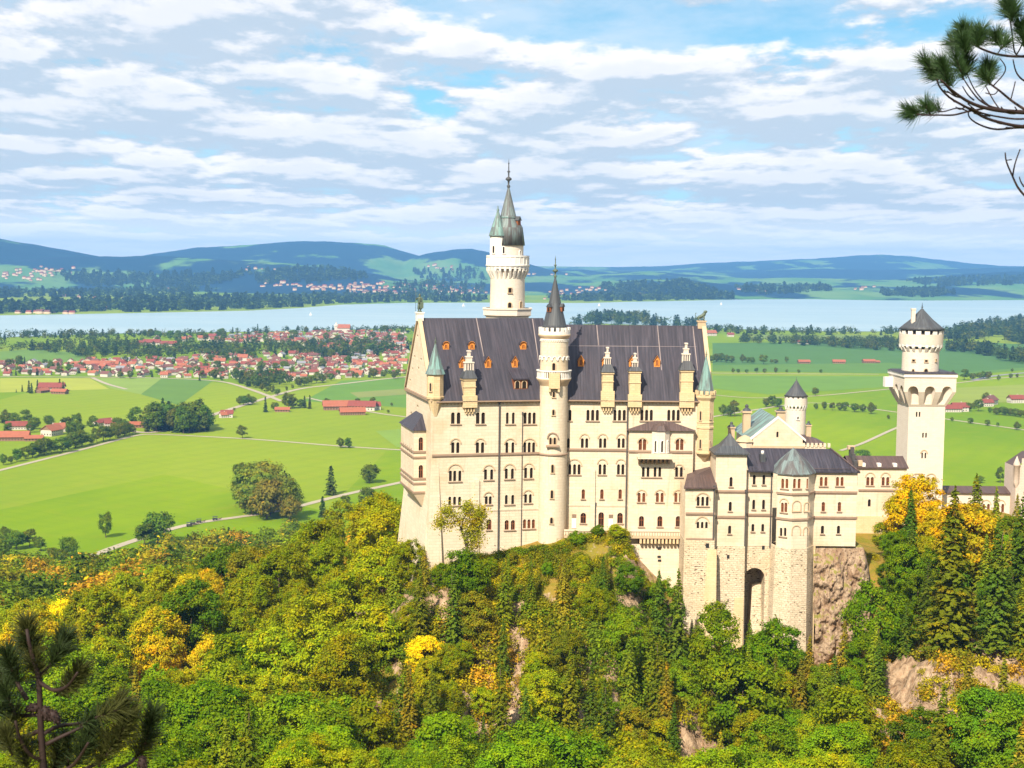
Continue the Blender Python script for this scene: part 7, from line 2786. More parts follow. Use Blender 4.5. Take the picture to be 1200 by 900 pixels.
# ---- far villages beyond the lake, a few pixels each
def far_village():
    rng = np.random.default_rng(3)
    VV, QQ, MM, off = [], [], [], 0
    spots = [(30, 322, 55, 6, 36), (60, 318, 40, 3, 20), (210, 340, 22, 2.5, 14), (320, 333, 30, 4, 14), (375, 337, 40, 3.5, 34), (430, 336, 55, 5, 44), (440, 343, 30, 2.5, 22), (500, 338, 45, 5, 26), (540, 341, 40, 5, 24), (520, 313, 40, 3, 10),
             (660, 345, 30, 5, 14), (680, 339, 30, 3, 10), (880, 340, 26, 3, 16), (895, 341, 14, 2, 12), (1010, 337.5, 18, 2, 8), (740, 346, 20, 3, 8), (45, 367.5, 40, .8, 12), (293, 360, 6, 1, 4), (118, 361.5, 5, 1, 3), (300, 316, 30, 3, 6), (105, 349, 60, 2, 8), (640, 322, 30, 2, 5)]
    for px, py, wx, wy, cnt in spots:
        for _ in range(cnt):
            x, y = px + rng.normal() * wx * .5, py + rng.normal() * wy * .5
            # walk along the sight line to the surface
            v = ray(x, y)
            dd, hit = 4300.0, None
            while dd < 15000:
                p = CAM + v * (dd / v.y)
                if p.z <= far_h(p.x, p.y) + .5:
                    hit = p
                    break
                dd += 60
            if hit is None:
                continue
            s = rng.uniform(.9, 1.6)
            a, b, h, r_ = 8 * s, 5 * s, 5 * s, 5 * s
            an = rng.uniform(-.6, .6)
            c, sn = math.cos(an), math.sin(an)
            pts_ = [(-a, -b, -4), (a, -b, -4), (a, b, -4), (-a, b, -4), (-a, -b, h), (a, -b, h), (a, b, h), (-a, b, h), (-a, 0, h + r_), (a, 0, h + r_)]
            VV.append(np.array([(hit.x + u_ * c - w_ * sn, hit.y + u_ * sn + w_ * c, hit.z + z_) for u_, w_, z_ in pts_]))
            q_ = np.array([(0, 1, 5, 4), (1, 2, 6, 5), (2, 3, 7, 6), (3, 0, 4, 7), (4, 5, 9, 8), (6, 7, 8, 9)]) + off
            QQ.append(q_)
            red = rng.random() < .5
            MM.append(np.array([0, 0, 0, 0, 1 if red else 2, 1 if red else 2]))
            off += 10
    o = link('far_village', mesh_np('far_village', np.concatenate(VV), np.concatenate(QQ), [MAT['trim'], MAT['tile'], MAT['tile_brown']], np.concatenate(MM)))
    tag(o, 'scattered tiny houses of the villages beyond the lake', None, None, 'stuff')


far_village()

# ================================================================ trees of the plain
FT, FS = [], []
for k in range(6):
    rg = random.Random(k + 7)
    FT.append(two_mat('field_tree', broad_crown(500 + k, 10.0, 4.2 - (k % 3) * .4, 60, 3000, .36, .14, .5), trunk_verts(rg, 10, .35, .5, 0), MAT['far_leaf'], MAT['bark']))
for k in range(4):
    rg = random.Random(k + 77)
    FS.append(two_mat('field_spruce', spruce_crown(540 + k, 10.0, 2.0, 15, .55, .9), trunk_verts(rg, 10, .22, .9, 0), MAT['spruce'], MAT['bark']))


def field_tree(px, py, hpx, label, group=None, conif=False, wide=1.0, col=(.095, .145, .014)):
    p = on_ground(px, py)
    h = hpx / F * p.y
    me = rnd.choice(FS if conif else FT)
    o = link('spruce_tree' if conif else 'field_tree', me, None, p)
    s = h / 10
    o.scale = (s * wide, s * wide, s)
    o.rotation_euler = (0, 0, rnd.uniform(0, 6.28))
    o.color = tuple(c * rnd.uniform(.85, 1.2) for c in ((.045, .08, .016) if conif else col)) + (1,)
    return tag(o, label, 'tree', group)


SINGLE = [
    (284.5, 514, 15, 'lone round tree on the upper lane of the meadow', 0, 1.0), (399, 525, 11, 'left of the two round trees standing on the long lane', 0, 1.0), (408, 525, 12.5, 'right of the two round trees standing on the long lane', 0, 1.0),
    (281, 559, 16, 'broad bush like tree in the open meadow', 0, 1.25), (388, 580, 34, 'tall spruce standing on the gravel lane', 1, 1.25), (432.5, 566, 21, 'wide round tree beside the gravel lane with a long shadow', 0, 1.15),
    (431, 595, 26, 'dark oval tree below the round tree on the lane', 0, .85), (378, 606, 24, 'dark spruce at the meadow edge of the wood', 1, 1.2), (124, 630, 29, 'slim upright tree alone at the near edge of the meadow', 0, .7),
    (185, 636, 38, 'large olive tree overlooking the gravel lane', 0, 1.05), (168, 640, 26, 'smaller olive tree left of the large one by the lane', 0, 1.1),
    (341, 606, 42, 'tall dark tree right of the meadow copse', 0, .8), (405, 590, 10, 'small bush on the bank between lane and wood', 0, 1.3),
    (955.7, 463.5, 10, 'round tree above the lane right of the small tower', 0, 1.0), (1130, 445.5, 13, 'large dark tree near the grey road right of the keep', 0, 1.1), (1041, 491, 5, 'small round bush left of the keep', 0, 1.0),
    (1010, 541, 14, 'loose green tree behind the connecting wing roof', 0, 1.3), (1172, 566, 18, 'lone tree behind the gate wing', 0, .7), (1150, 566, 8, 'low bush behind the gate wing', 0, 1.4),
]
for px, py, h, lab, cf, wd in SINGLE:
    field_tree(px, py, h, lab, None, bool(cf), wd)
ROWS = [
    ('round trees lining the lane right of the castle', 'round dark tree in the row along the lane', [(956, 479.5, 7), (966, 480, 9), (975, 481, 9), (984, 481, 9), (990, 481.5, 10), (1002, 483, 11), (1011, 483, 9), (1021, 485, 12), (1115.6, 494, 5), (1137, 496.6, 7), (1157, 499, 7), (1169, 500, 5), (1191.6, 504, 9)]),
    ('small trees on the straight lane', 'tiny tree beside the straight far lane', [(859, 437, 5), (865, 437, 5), (875, 437, 4), (886, 437, 6), (896, 437, 5), (909, 437, 6), (922, 437, 4), (936, 437, 4), (962, 437, 4), (1117, 438, 4)]),
    ('trees of the clump beside the palace gable', 'dark tree in the clump right of the palace', [(834, 425, 9), (839, 424, 10), (845, 424, 10), (851, 425, 9), (857, 425, 8), (870, 425, 9), (876, 425, 7), (881, 426, 8), (895.5, 427, 11), (904, 426, 5), (909, 426, 5), (921.5, 425, 7)]),
    ('trees near the copper roofed gable', 'bushy tree behind the copper roofed gable', [(847.7, 487, 12), (856, 488, 14), (861, 488, 18), (898, 477, 10), (905, 476, 13), (911, 477, 11), (914, 476, 8)]),
    ('dark trees along the grey road', 'dark tree along the grey road at the right', [(1140, 445, 8), (1147, 444, 8), (1152, 444, 9), (1158, 444, 9), (1170, 446, 6), (1184, 443, 5), (1192, 443, 5), (1186, 436, 4)]),
    ('hedge trees of the hamlet right of the keep', 'round hedge tree near the hamlet', [(1135, 482, 10), (1146, 482, 14), (1141, 479, 8), (1155, 472, 11), (1168, 486, 8), (1174, 486, 10), (1179, 487, 10), (1184, 487, 9), (1190, 488, 9), (1196, 489, 9), (1202, 490, 9), (1160, 484, 6), (1165, 473, 7), (1205, 474, 8)]),
    ('spruces around the upper left farm', 'dark spruce beside the upper left farm', [(26, 459, 8), (34, 460, 14), (37, 461, 12), (44, 458, 13), (70, 458, 14), (74, 459, 12), (19, 460, 4)]),
    ('round trees at the left picture edge', 'big round tree by the orange roofs at the left', [(6, 500, 18), (15, 500, 17), (29, 497, 17), (40, 503, 14), (9, 510, 14), (57, 500, 14), (78, 503, 15), (90, 500, 15), (88, 509, 16), (36, 507, 12)]),
    ('hedge trees along the lane from the left', 'round tree of the hedge along the left lane', [(4, 545, 12), (12, 543, 9), (20, 541, 16), (30, 538, 14), (38, 536, 16), (45, 534, 18), (52, 533, 19), (60, 531, 16), (73, 530, 18), (80, 527, 16), (88, 525, 20), (96, 523, 17), (105, 521, 13), (114, 519, 17), (122, 517, 18), (129, 516, 18), (83, 515, 20), (93, 512, 16), (138, 513, 17), (146, 511, 16), (110, 505, 17), (138, 504, 16), (146, 506, 14), (152, 509, 13)]),
    ('trees by the road bend', 'tree beside the road near the bend', [(275, 482, 4), (281, 475, 10), (286, 475, 12), (291, 474, 11), (296, 474, 10), (311, 483, 18), (322, 481, 10), (338, 479, 18), (343, 478, 12), (357, 478, 14), (363, 479, 16), (352, 478, 10), (384, 476, 9), (419, 474, 7), (437, 477, 11), (442, 478, 8), (455, 484, 4), (459, 476, 4), (336, 458, 5), (343, 456, 5), (325, 463, 8), (319, 461, 9)]),
    ('trees between meadow and village road', 'tree on the meadow side of the village road', [(350, 453, 12), (357, 452, 11), (363, 450, 10), (371, 449, 12), (378, 448, 10), (388, 446, 9), (300, 452, 13), (292, 449, 14), (284, 446, 13), (276, 445, 13), (307, 458, 8), (312, 461, 8), (260, 446, 5), (438, 443, 12), (450, 442, 9)]),
    ('willowy trees of the near meadow edge', 'loose tree in the corner of the near meadow', [(8, 640, 22), (20, 644, 24), (34, 641, 20), (48, 646, 16), (0, 655, 26), (62, 655, 14), (80, 652, 24), (72, 660, 18)]),
]
for grp, lab, L in ROWS:
    cf = 'spruce' in grp
    for px, py, h in L:
        field_tree(px, py, h, lab, grp, cf or (grp.startswith('trees by the road bend') and px in (311, 357, 363)), rnd.uniform(.85, 1.15))
# the conifer grove by the lane and the copse in the meadow
for k in range(34):
    px = 172 + 72 * (k + rnd.random()) / 34
    field_tree(px, 508 - rnd.uniform(0, 8), rnd.uniform(24, 34) if 176 < px < 240 else 22, 'tall dark tree of the grove beside the lane', 'trees of the dark grove', rnd.random() < .6, rnd.uniform(.9, 1.2))
field_tree(160, 500, 22, 'round tree at the left end of the grove', None, False, 1.1)
for k in range(26):
    px, py = rnd.uniform(264, 340), rnd.uniform(585, 612)
    if py > 600 + (px - 262) * .2:
        continue
    hh = (26 + 24 * math.sin((px - 258) / 86 * math.pi)) * rnd.uniform(.7, 1.0)
    field_tree(px, py, hh, 'olive tree of the copse in the meadow', 'trees of the meadow copse', rnd.random() < .12, rnd.uniform(.85, 1.15), (.165, .185, .022))
# trees between the houses
for k in range(120):
    poly = ZONES[rnd.randrange(len(ZONES))][0]
    px, py = rnd.uniform(min(p[0] for p in poly), max(p[0] for p in poly)), rnd.uniform(min(p[1] for p in poly), max(p[1] for p in poly))
    field_tree(px, py, rnd.uniform(6, 11), 'dark tree between the village houses', 'trees between the village houses', rnd.random() < .25, rnd.uniform(.9, 1.2))

# ---- tree belts that read as one mass
FARL = [fixed_leaf('belt leaves ' + a, c, .3) for a, c in (('green', (.065, .115, .016)), ('olive', (.10, .13, .018)), ('deep', (.045, .085, .016)), ('spruce', (.036, .070, .018)))]


def belt(name, polys, n, label, h0, h1, leaf=60, size=.12, conif=.3, z=None):
    pts_ = []
    for poly, share in polys:
        xs_, ys_ = [p[0] for p in poly], [p[1] for p in poly]
        k = tr = 0
        while k < n * share and tr < n * 60:
            tr += 1
            px, py = rnd.uniform(min(xs_), max(xs_)), rnd.uniform(min(ys_), max(ys_))
            if inside((px, py), poly):
                p = on_ground(px, py)
                pts_.append((p.x, p.y, -.3))
                k += 1
    return crowd(name, pts_, label, FARL, h0, h1, leaf * 2, size * .75, conif * .55)


belt('tree_belt', [([(-40, 409), (60, 404), (130, 402), (185, 408), (250, 404), (330, 404), (340, 416), (240, 417), (180, 423), (110, 421), (30, 412), (-40, 414)], .52),
                   ([(-40, 395.8), (120, 393), (240, 392), (240, 395), (120, 397), (-40, 400)], .2), ([(335, 404), (420, 402), (470, 411), (470, 414), (400, 422), (345, 418)], .28)], 620,
     'belt of dark woods between the village and the lake', 11, 20)
belt('tree_belt', [([(240, 390.5), (330, 388.6), (380, 387), (470, 385), (476, 390), (440, 393), (400, 389.5), (260, 396)], .5), ([(225, 412), (262, 408), (300, 418), (262, 424)], .2), ([(270, 446), (330, 440), (345, 452), (300, 458)], .3)], 150,
     'loose trees around the upper village by the lake', 11, 18)
belt('tree_belt', [([(0, 428), (100, 426), (250, 421), (330, 412), (476, 412), (476, 440), (400, 447), (262, 444), (0, 440)], .55), ([(240, 399), (300, 391), (400, 388), (476, 390), (476, 405), (330, 403)], .45)], 260,
     'small garden trees all through the town', 6, 11, conif=.3)
belt('tree_belt', [([(832, 386), (900, 389), (1000, 390.5), (1056, 390), (1056, 393.5), (1000, 393), (900, 393), (832, 391)], .3), ([(870, 399), (960, 401), (1056, 401), (1056, 412), (1030, 411), (960, 406), (900, 404), (868, 402)], .7)], 330,
     'belts of dark trees at the far side of the right meadow', 13, 21)
belt('tree_belt', [([(1104, 391), (1130, 386), (1160, 380), (1215, 374), (1215, 385), (1180, 394), (1140, 399), (1104, 400)], .62), ([(1110, 408), (1150, 410), (1180, 417), (1215, 424), (1215, 430), (1180, 424), (1140, 414), (1110, 412)], .24), ([(1180, 395), (1215, 398), (1215, 406), (1180, 402)], .14)], 420,
     'dark woods on the rise at the right edge', 16, 28, conif=.6)
belt('tree_belt', [([(476, 386), (560, 384), (640, 383.5), (830, 386), (830, 391), (640, 389), (476, 392)], .4), ([(476, 404), (600, 402), (720, 410), (830, 404), (830, 410), (700, 418), (560, 412), (476, 414)], .4), ([(500, 450), (620, 462), (760, 452), (760, 456), (620, 468), (500, 454)], .2)], 330,
     'belts of dark trees on the plain behind the palace', 11, 20)
belt('tree_belt', [([(690, 374.5), (720, 372.8), (758, 373.5), (762, 376.5), (730, 378), (692, 377.5)], .6), ([(655, 378.8), (700, 377), (770, 379), (830, 383), (830, 386), (760, 382), (660, 381.5)], .4)], 150,
     'dark wooded spit reaching into the lake behind the palace', 20, 32, conif=.7)


# the woods along the far shore and on the slopes behind it
def far_woods():
    pts_ = []
    bands = [([(-60, 362), (60, 358), (140, 352), (230, 350), (320, 350), (400, 347), (500, 348), (570, 350), (570, 354), (470, 354.6), (400, 356), (350, 360), (290, 363), (200, 365), (120, 366.5), (-60, 369)], 950),
             ([(-60, 340), (60, 343), (120, 342), (200, 338), (260, 341), (200, 347), (100, 349), (-60, 350)], 330), ([(60, 322), (200, 325), (300, 322), (240, 336), (100, 336)], 420), ([(300, 322), (380, 314), (440, 326), (380, 331), (300, 334)], 260),
             ([(640, 351), (720, 348), (800, 348), (860, 346), (860, 350.5), (800, 352), (690, 354)], 300), ([(700, 337), (800, 331), (840, 344), (720, 344)], 300), ([(860, 338), (960, 336), (980, 342), (880, 345)], 180), ([(1030, 344), (1090, 341), (1120, 345), (1090, 348.5), (1040, 347)], 220),
             ([(1060, 330), (1200, 325), (1200, 334), (1100, 336)], 220), ([(480, 318), (560, 316), (570, 330), (500, 330)], 90), ([(450, 335), (570, 330), (570, 346), (470, 346)], 110)]
    for poly, cnt in bands:
        xs_, ys_ = [p[0] for p in poly], [p[1] for p in poly]
        k = tr = 0
        while k < cnt and tr < cnt * 30:
            tr += 1
            x, y = rnd.uniform(min(xs_), max(xs_)), rnd.uniform(min(ys_), max(ys_))
            if not inside((x, y), poly):
                continue
            v = ray(x, y)
            dd = 4300.0
            while dd < 15000:
                p = CAM + v * (dd / v.y)
                if p.z <= far_h(p.x, p.y) + .5:
                    pts_.append((p.x, p.y, far_h(p.x, p.y) - .5))
                    break
                dd += 70
            k += 1
    crowd('far_woodland', pts_, 'hazy blue woods on the far shore of the lake', [FARL[2], FARL[0], FARL[3]], 20, 34, 26, .22, .5)


far_woods()

# ================================================================ boats and carriages
def sailboat(px, py, s, label):
    p = on_ground(px, py, .6)
    t = thing('sailboat', p, label, 'boat', 'sailing boats on the lake')
    mb = MB()
    L, B = 9 * s, 2.6 * s
    deck = [(-L / 2, 0), (-L * .3, -B / 2), (L * .2, -B / 2), (L / 2, 0), (L * .2, B / 2), (-L * .3, B / 2)]
    mb.hexa([p + Vector((x * .85, y * .5, -.4)) for x, y in deck], [p + Vector((x, y, 1.0 * s)) for x, y in deck])
    mb.build('hull', MAT['house_white'], t)
    mb = MB()
    a, b, c = p + Vector((L * .05, 0, 1.8 * s)), p + Vector((-L * .48, .5, 2.0 * s)), p + Vector((L * .05, 0, 12 * s))
    mb.face([a, c, b])
    mb.face([p + Vector((L * .45, 0, 1.4 * s)), p + Vector((L * .08, .2, 1.8 * s)), p + Vector((L * .08, 0, 10 * s))])
    mb.build('sail', MAT['white'], t)
    mb = MB()
    mb.tube([p + Vector((L * .06, 0, .8 * s)), p + Vector((L * .06, 0, 12.4 * s))], [.12, .08], 5)
    mb.build('mast', MAT['pipe'], t)


sailboat(543, 359.5, 1.4, 'white sailing boat on the lake left of the round tower')
sailboat(702, 359, 1.3, 'white sailing boat right of the stair tower spire')
sailboat(845, 357.5, 1.3, 'white sailing boat near the far shore over the palace gable')
sailboat(364, 370, 1.1, 'small white sailing boat on the left half of the lake')


def carriage(px, py, label):
    p = on_ground(px, py, .26)
    t = thing('carriage', p, label, 'carriage', 'carriages on the gravel lane')
    d = Vector((.93, .36, 0))
    w = Vector((-.36, .93, 0))
    mb = MB()
    mb.obox(p + Vector((0, 0, .8)), d, w, (3.6, 1.7, .9))
    for k in (-1.1, 1.1):
        mb.tube([p + d * k + Vector((0, 0, 1.7)), p + d * k + Vector((0, 0, 2.7))], [.07, .07], 5)
    mb.obox(p + Vector((0, 0, 2.7)), d, w, (3.8, 1.9, .25))
    mb.build('body', MAT['dark'], t)
    for k in (-1.2, 1.2):
        for s in (-1, 1):
            c = p + d * k + w * (.95 * s) + Vector((0, 0, .55))
            m2 = MB()
            m2.tube([c - w * .06, c + w * .06], [.55, .55], 14)
            m2.build('wheel', MAT['dark'], t, uv=False)
    m2 = MB()                                          # the horse in front
    h = p + d * 3.6
    m2.tube([h - d * 1.0 + Vector((0, 0, 1.25)), h + Vector((0, 0, 1.2)), h + d * .8 + Vector((0, 0, 1.3)), h + d * 1.15 + Vector((0, 0, 1.8)), h + d * 1.35 + Vector((0, 0, 2.1)), h + d * 1.75 + Vector((0, 0, 1.85))], [.34, .38, .34, .2, .17, .1], 8)
    for k in (-.85, .7):
        for s in (-.2, .2):
            m2.tube([h + d * k + w * s + Vector((0, 0, 1.1)), h + d * (k - .05) + w * s + Vector((0, 0, .55)), h + d * k + w * s], [.14, .08, .07], 6)
    m2.build('horse', MAT['bark'], t, uv=False)


for (px, py), lab in (((233, 612.7), 'dark carriage on the lane nearest the meadow copse'), ((226, 615), 'dark carriage in the middle of the three on the lane'), ((221.5, 617), 'dark carriage last of the three on the lane'), ((252, 609.7), 'dark carriage alone at the copse corner')):
    carriage(px, py, lab)

# ================================================================ pines close to the bridge
def needle_tuft(mb, tip, axis, length, n, nl, rg, w=.0012):
    """Needles that spread forward all round the last part of a shoot."""
    axis = axis.normalized()
    x = axis.orthogonal().normalized()
    y = axis.cross(x)
    for k in range(n):
        f = rg.random() ** .8
        base = tip - axis * length * (1 - f)
        a = rg.uniform(0, 2 * math.pi)
        sp = rg.uniform(.55, 1.25) * (1.15 - .55 * f)
        d = (axis * math.cos(sp) + (x * math.cos(a) + y * math.sin(a)) * math.sin(sp)).normalized()
        L = nl * rg.uniform(.7, 1.15)
        p1 = base + d * L * .55 + Vector((0, 0, -.002))
        p2 = base + d * L + Vector((0, 0, -.006))
        u = d.orthogonal().normalized() * w
        v = d.cross(u).normalized() * w
        i = len(mb.v)
        for c, s in ((base, 1), (p1, .85)):
            mb.v += [tuple(c + u * s), tuple(c - u * .5 * s + v * .87 * s), tuple(c - u * .5 * s - v * .87 * s)]
        mb.v.append(tuple(p2))
        for q_ in ((i, i + 1, i + 4, i + 3), (i + 1, i + 2, i + 5, i + 4), (i + 2, i, i + 3, i + 5), (i + 3, i + 4, i + 6), (i + 4, i + 5, i + 6), (i + 5, i + 3, i + 6)):
            mb.f.append(q_)
            mb.m.append(0)
            mb.sm.append(False)


def screen_path(pts, d, sway, rg):
    out = []
    for k, (x, y) in enumerate(pts):
        out.append(at_y(x, y, d + sway * k / max(1, len(pts) - 1)))
    return out


def pine_branch(T, pts, d, sway, r0, r1, rg, name='branch', m='pine_bark'):
    P_ = screen_path(pts, d, sway, rg)
    # smooth it
    Q = []
    for a, b in zip(P_[:-1], P_[1:]):
        for k in range(3):
            Q.append(a.lerp(b, k / 3))
    Q.append(P_[-1])
    for _ in range(2):
        Q = [Q[0]] + [(Q[k - 1] + Q[k] * 2 + Q[k + 1]) / 4 for k in range(1, len(Q) - 1)] + [Q[-1]]
    n = len(Q)
    mb = MB()
    mb.tube(Q, [r0 + (r1 - r0) * k / (n - 1) for k in range(n)], 6)
    return mb.build(name, MAT[m], T, uv=False), Q


rg = random.Random(11)
zs = lambda L: [(1040 + x / 3.75, y / 3.75) for x, y in L]
DB = 6.6
tp = at_y(1330, 150, DB + .6)
gz = hzr(tp.x, tp.y)[0]
pine = thing('pine_tree', (tp.x, tp.y, gz), 'dark pine reaching its bare twisted boughs into the upper right sky', 'tree')
mb = MB()
tz = at_y(1330, -140, DB + .6).z
mb.tube([(tp.x + .1, tp.y, gz - .3), (tp.x + .05, tp.y, gz + 3), (tp.x, tp.y, tp.z), (tp.x - .03, tp.y + .02, tz)], [.11, .085, .055, .03], 10)
mb.build('trunk', MAT['pine_bark'], pine, uv=False)
far_root = [(1330 - 1040) * 3.75, 500]
BR = [
    ([(1087, 640), (820, 505), (640, 495), (560, 492), (480, 485), (400, 468), (340, 440), (280, 395), (235, 352)], 0, -.35, .020, .0055),
    ([(900, 545), (720, 566), (640, 560), (560, 553), (500, 540), (430, 520), (380, 490), (330, 462), (270, 430), (225, 380), (218, 350)], .05, -.3, .013, .005),
    ([(640, 562), (560, 560), (480, 572), (420, 556), (370, 530), (350, 500), (370, 470)], .1, .15, .008, .004),
    ([(420, 478), (350, 490), (290, 508), (230, 505), (180, 507), (130, 503)], -.1, -.25, .007, .004),
    ([(350, 488), (310, 470), (250, 492), (225, 490)], -.12, -.1, .005, .0035),
    ([(760, 515), (640, 500), (600, 480), (540, 440), (490, 395), (452, 372), (440, 338)], .1, .25, .012, .005),
    ([(900, 200), (720, 235), (640, 245), (560, 250), (480, 240), (420, 218), (380, 198), (350, 165)], .1, -.2, .011, .005),
    ([(640, 250), (560, 252), (552, 185), (542, 105), (532, 62)], .1, -.05, .007, .004),
    ([(760, 400), (640, 372), (590, 352), (562, 315), (552, 262)], .05, .1, .008, .004),
    ([(462, 380), (515, 325), (522, 292), (495, 258)], .2, .05, .005, .0035),
    ([(490, 392), (470, 420), (430, 408)], .2, 0, .004, .003),
    ([(560, 492), (450, 470), (400, 440), (362, 390), (334, 345)], -.15, -.1, .007, .0035),
    ([(480, 486), (430, 455), (380, 395), (350, 325)], -.1, .1, .006, .0035),
    ([(500, 488), (470, 450), (440, 395), (430, 375)], .1, .1, .005, .0035),
    ([(540, 445), (552, 400), (562, 358)], .15, 0, .004, .003),
    ([(560, 250), (590, 205), (600, 150)], .15, -.05, .005, .0035),
    ([(480, 240), (500, 215), (490, 195)], .05, 0, .004, .003),
    ([(640, 520), (560, 525), (480, 512), (420, 500), (350, 470), (290, 445)], 0, -.2, .007, .004),
]
for a, b in (((380, 440), (330, 380)), ((330, 430), (262, 400)), ((480, 480), (415, 440)), ((560, 500), (500, 470)), ((300, 420), (252, 372)), ((450, 510), (380, 498)), ((600, 500), (560, 470)), ((340, 470), (300, 470)), ((520, 545), (450, 520)), ((420, 500), (352, 455)), ((270, 405), (250, 395)), ((600, 550), (520, 560))):
    mx_, my_ = (a[0] + b[0]) / 2 + rg.uniform(-12, 12), (a[1] + b[1]) / 2 + rg.uniform(2, 16)
    BR.append(([a, (mx_, my_), b], rg.uniform(-.1, .2), rg.uniform(-.2, .1), .006, .0036))
bo = {}
for k, (L, dd, sw, r0, r1) in enumerate(BR):
    o, Q = pine_branch(pine, zs(L), DB + dd, sw, r0 * .66, max(r1 * .75, .0026), rg)
    bo[k] = o
TU = [(0, 235, 345, 205, 300, 260), (1, 218, 350, 160, 262, 190), (0, 270, 380, 238, 270, 240), (11, 334, 345, 300, 250, 150), (3, 140, 503, 92, 490, 170), (3, 190, 507, 165, 462, 110), (4, 230, 492, 205, 478, 50), (5, 440, 345, 448, 292, 200), (5, 450, 372, 420, 330, 110),
      (6, 352, 168, 330, 130, 220), (6, 375, 195, 362, 150, 230), (6, 345, 230, 330, 178, 220), (6, 395, 205, 410, 140, 200), (12, 350, 325, 345, 250, 170), (7, 534, 75, 528, 22, 200), (7, 545, 90, 560, 35, 120), (15, 598, 160, 590, 110, 200), (15, 600, 205, 606, 165, 120), (16, 490, 200, 478, 158, 150), (16, 500, 215, 520, 190, 60), (6, 320, 210, 285, 185, 120)]
for b, x0, y0, x1, y1, n in TU:
    a, c = zs([(x0, y0), (x1, y1)])
    jd = rg.uniform(-.12, .12)
    p0, p1 = at_y(*a, DB - .1 + jd), at_y(*c, DB - .1 + jd)
    mb = MB()
    ax = p1 - p0
    needle_tuft(mb, p1, ax, ax.length * 1.1, int(n * 1.3), .082, rg)
    needle_tuft(mb, p1 - ax * .3 + Vector((.02, .05, .015)), (ax + Vector((.01, .06, 0))), ax.length, int(n * .7), .078, rg)
    mb.tube([p0, p1], [.004, .003], 5, 1)
    mb.build('needle_tuft', [MAT['needles'], MAT['pine_bark']], bo[b], uv=False)
# bare twig below it
tw_root = at_y(1260, 300, DB)
bare = [([(1260, 290), (1225, 250), (1200, 229), (1192, 219), (1186.7, 206.7), (1178.7, 189.3), (1178, 178.7)], .007, .003), ([(1186.7, 206.7), (1189, 192), (1195.5, 174.7)], .004, .0025), ([(1185.5, 187), (1178.7, 188)], .003, .002), ([(1200, 219), (1196, 213), (1194.5, 207)], .004, .0025)]
for L, r0, r1 in bare:
    pine_branch(pine, L, DB + .3, 0, r0, r1, rg, 'twig')
mb = MB()
a, b = at_y(1330, 330, DB + .6), at_y(1260, 290, DB + .3)
mb.tube([a, b], [.012, .007], 6)
mb.build('twig', MAT['pine_bark'], pine, uv=False)

# ---- young pine at the lower left
DS = 4.6
zl_ = lambda L: [(x * 220 / 1042, 710 + y * 190 / 900) for x, y in L]
b0 = at_y(52, 960, DS)
gz = hzr(b0.x, b0.y)[0]
sapl = thing('young_pine', (b0.x, b0.y, gz), 'young pine with upright needle tufts close at the lower left corner', 'tree')
mb = MB()
st_ = [at_y(x, y, DS) for x, y in zl_([(245, 1000), (240, 880), (228, 700), (222, 540), (215, 400), (185, 300), (160, 200), (148, 130)])]
mb.tube([Vector((b0.x + .05, b0.y, gz - .2)), Vector((b0.x + .02, b0.y, (gz + st_[0].z) / 2))] + st_, [.05, .034, .017, .0125, .011, .010, .009, .0075, .006, .005], 8)
mb.build('trunk', MAT['pine_bark'], sapl, uv=False)
SB_ = [([(225, 605), (100, 610), (0, 600), (-60, 598)], .1), ([(205, 390), (260, 350), (320, 270), (355, 195)], .12), ([(215, 420), (300, 480), (380, 450), (430, 370)], -.15), ([(150, 520), (100, 440), (70, 360), (40, 290)], .1), ([(80, 610), (60, 540), (20, 470), (-10, 420)], .05),
       ([(240, 710), (330, 660), (430, 660), (520, 620), (620, 590)], .25), ([(255, 770), (330, 730), (420, 690), (520, 640), (640, 560)], .05), ([(235, 860), (160, 830), (110, 740), (85, 640)], -.1), ([(225, 690), (120, 740), (0, 705), (-50, 710)], .2), ([(245, 960), (400, 900), (450, 830), (490, 760)], -.15),
       ([(245, 980), (560, 880), (620, 780), (690, 690)], .2), ([(245, 990), (720, 900), (780, 800), (830, 690)], .35)]
sb = []
for L, sw in SB_:
    o, Q = pine_branch(sapl, zl_(L), DS, sw, .008, .0038, rg)
    sb.append((o, L, sw))
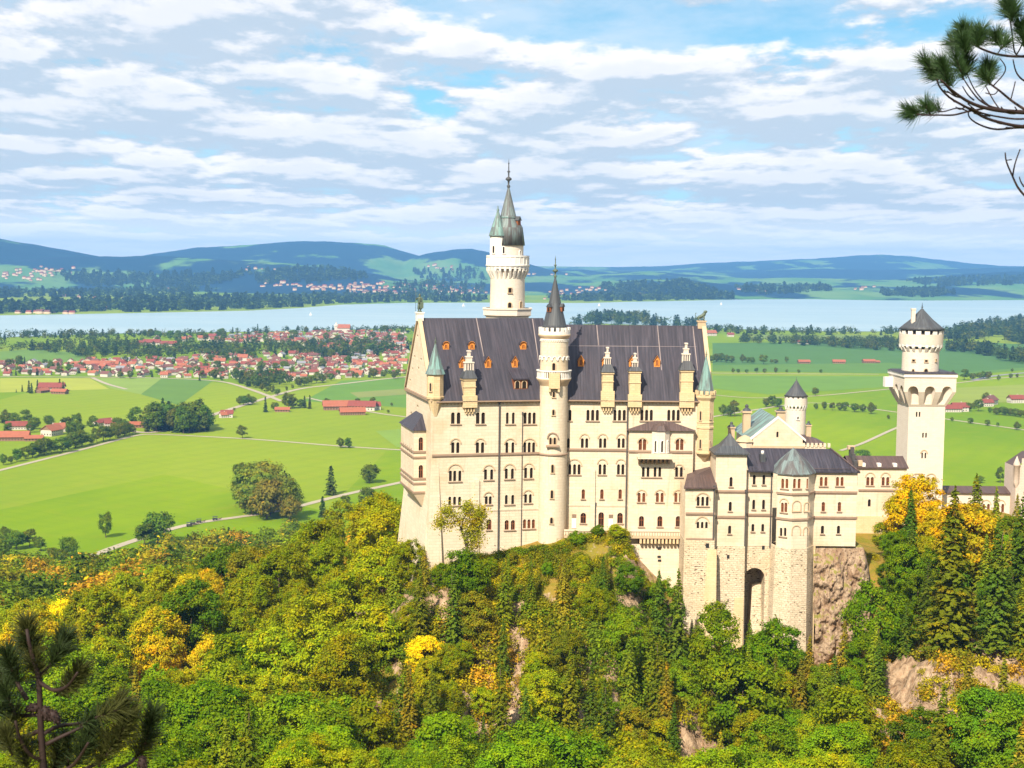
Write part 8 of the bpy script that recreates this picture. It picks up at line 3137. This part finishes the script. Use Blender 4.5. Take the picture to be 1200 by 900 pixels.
ST = [(None, (165, 230), (148, 110), 420), (None, (185, 300), (160, 200), 300), (None, (215, 390), (190, 290), 260), (1, (330, 260), (360, 180), 260), (1, (290, 320), (330, 250), 200), (2, (390, 440), (445, 350), 320), (2, (330, 480), (390, 420), 240), (3, (60, 340), (35, 265), 260), (3, (95, 430), (65, 350), 260),
      (4, (20, 460), (0, 370), 240), (4, (50, 530), (25, 460), 200), (5, (560, 610), (660, 575), 200), (5, (470, 650), (560, 600), 180), (6, (600, 590), (680, 520), 200), (7, (95, 690), (80, 600), 160), (7, (60, 800), (30, 700), 220), (8, (20, 780), (-10, 690), 200), (9, (470, 800), (505, 690), 320), (9, (430, 860), (480, 770), 260),
      (10, (670, 720), (720, 600), 320), (10, (610, 800), (670, 700), 280), (11, (815, 730), (850, 600), 340), (11, (770, 820), (820, 720), 220), (0, (-20, 600), (20, 560), 120), (None, (300, 900), (330, 770), 260), (9, (380, 880), (380, 740), 220), (10, (560, 860), (590, 740), 260), (7, (150, 880), (130, 780), 220)]
tro = [c for c in sapl.children if c.name.startswith('trunk')][0]
for b, p, q_, n in ST:
    (x0, y0), (x1, y1) = zl_([p, q_])
    jd = rg.uniform(-.08, .12)
    a, c = at_y(x0, y0, DS + jd), at_y(x1, y1, DS + jd)
    mb = MB()
    needle_tuft(mb, c, c - a, (c - a).length * 1.25, int(n * 1.0), .074, rg, .0014)
    mb.tube([a - (c - a) * .3, c], [.0042, .0032], 5, 1)
    mb.build('needle_tuft', [MAT['needles_warm'] if (y0 + x0) % 2 > 1 else MAT['needles_shaded'], MAT['pine_bark']], tro if b is None else sb[b][0], uv=False)
for x, y, ax in ((190, 565, (-1, .2)), (255, 590, (.3, 1)), (300, 610, (.6, 1)), (790, 870, (.1, 1))):
    (px, py), = zl_([(x, y)])
    c = at_y(px, py, DS)
    d = (_r * ax[0] - _u * ax[1]).normalized()
    mb = MB()
    mb.tube([c - d * .022, c - d * .012, c + d * .004, c + d * .02, c + d * .032], [.004, .013, .016, .011, .003], 9)
    for k in range(26):                                # scales
        f = k / 26
        a = k * 2.4
        x_ = d.orthogonal().normalized()
        y_ = d.cross(x_)
        r_ = .016 * math.sin(math.pi * (.15 + .8 * f)) + .001
        b = c + d * (-.02 + .05 * f) + (x_ * math.cos(a) + y_ * math.sin(a)) * r_
        mb.tube([b - d * .003, b + (b - c).normalized() * .004 + d * .003], [.004, .001], 4)
    mb.build('cone', MAT['pine_bark'], sapl, uv=False)
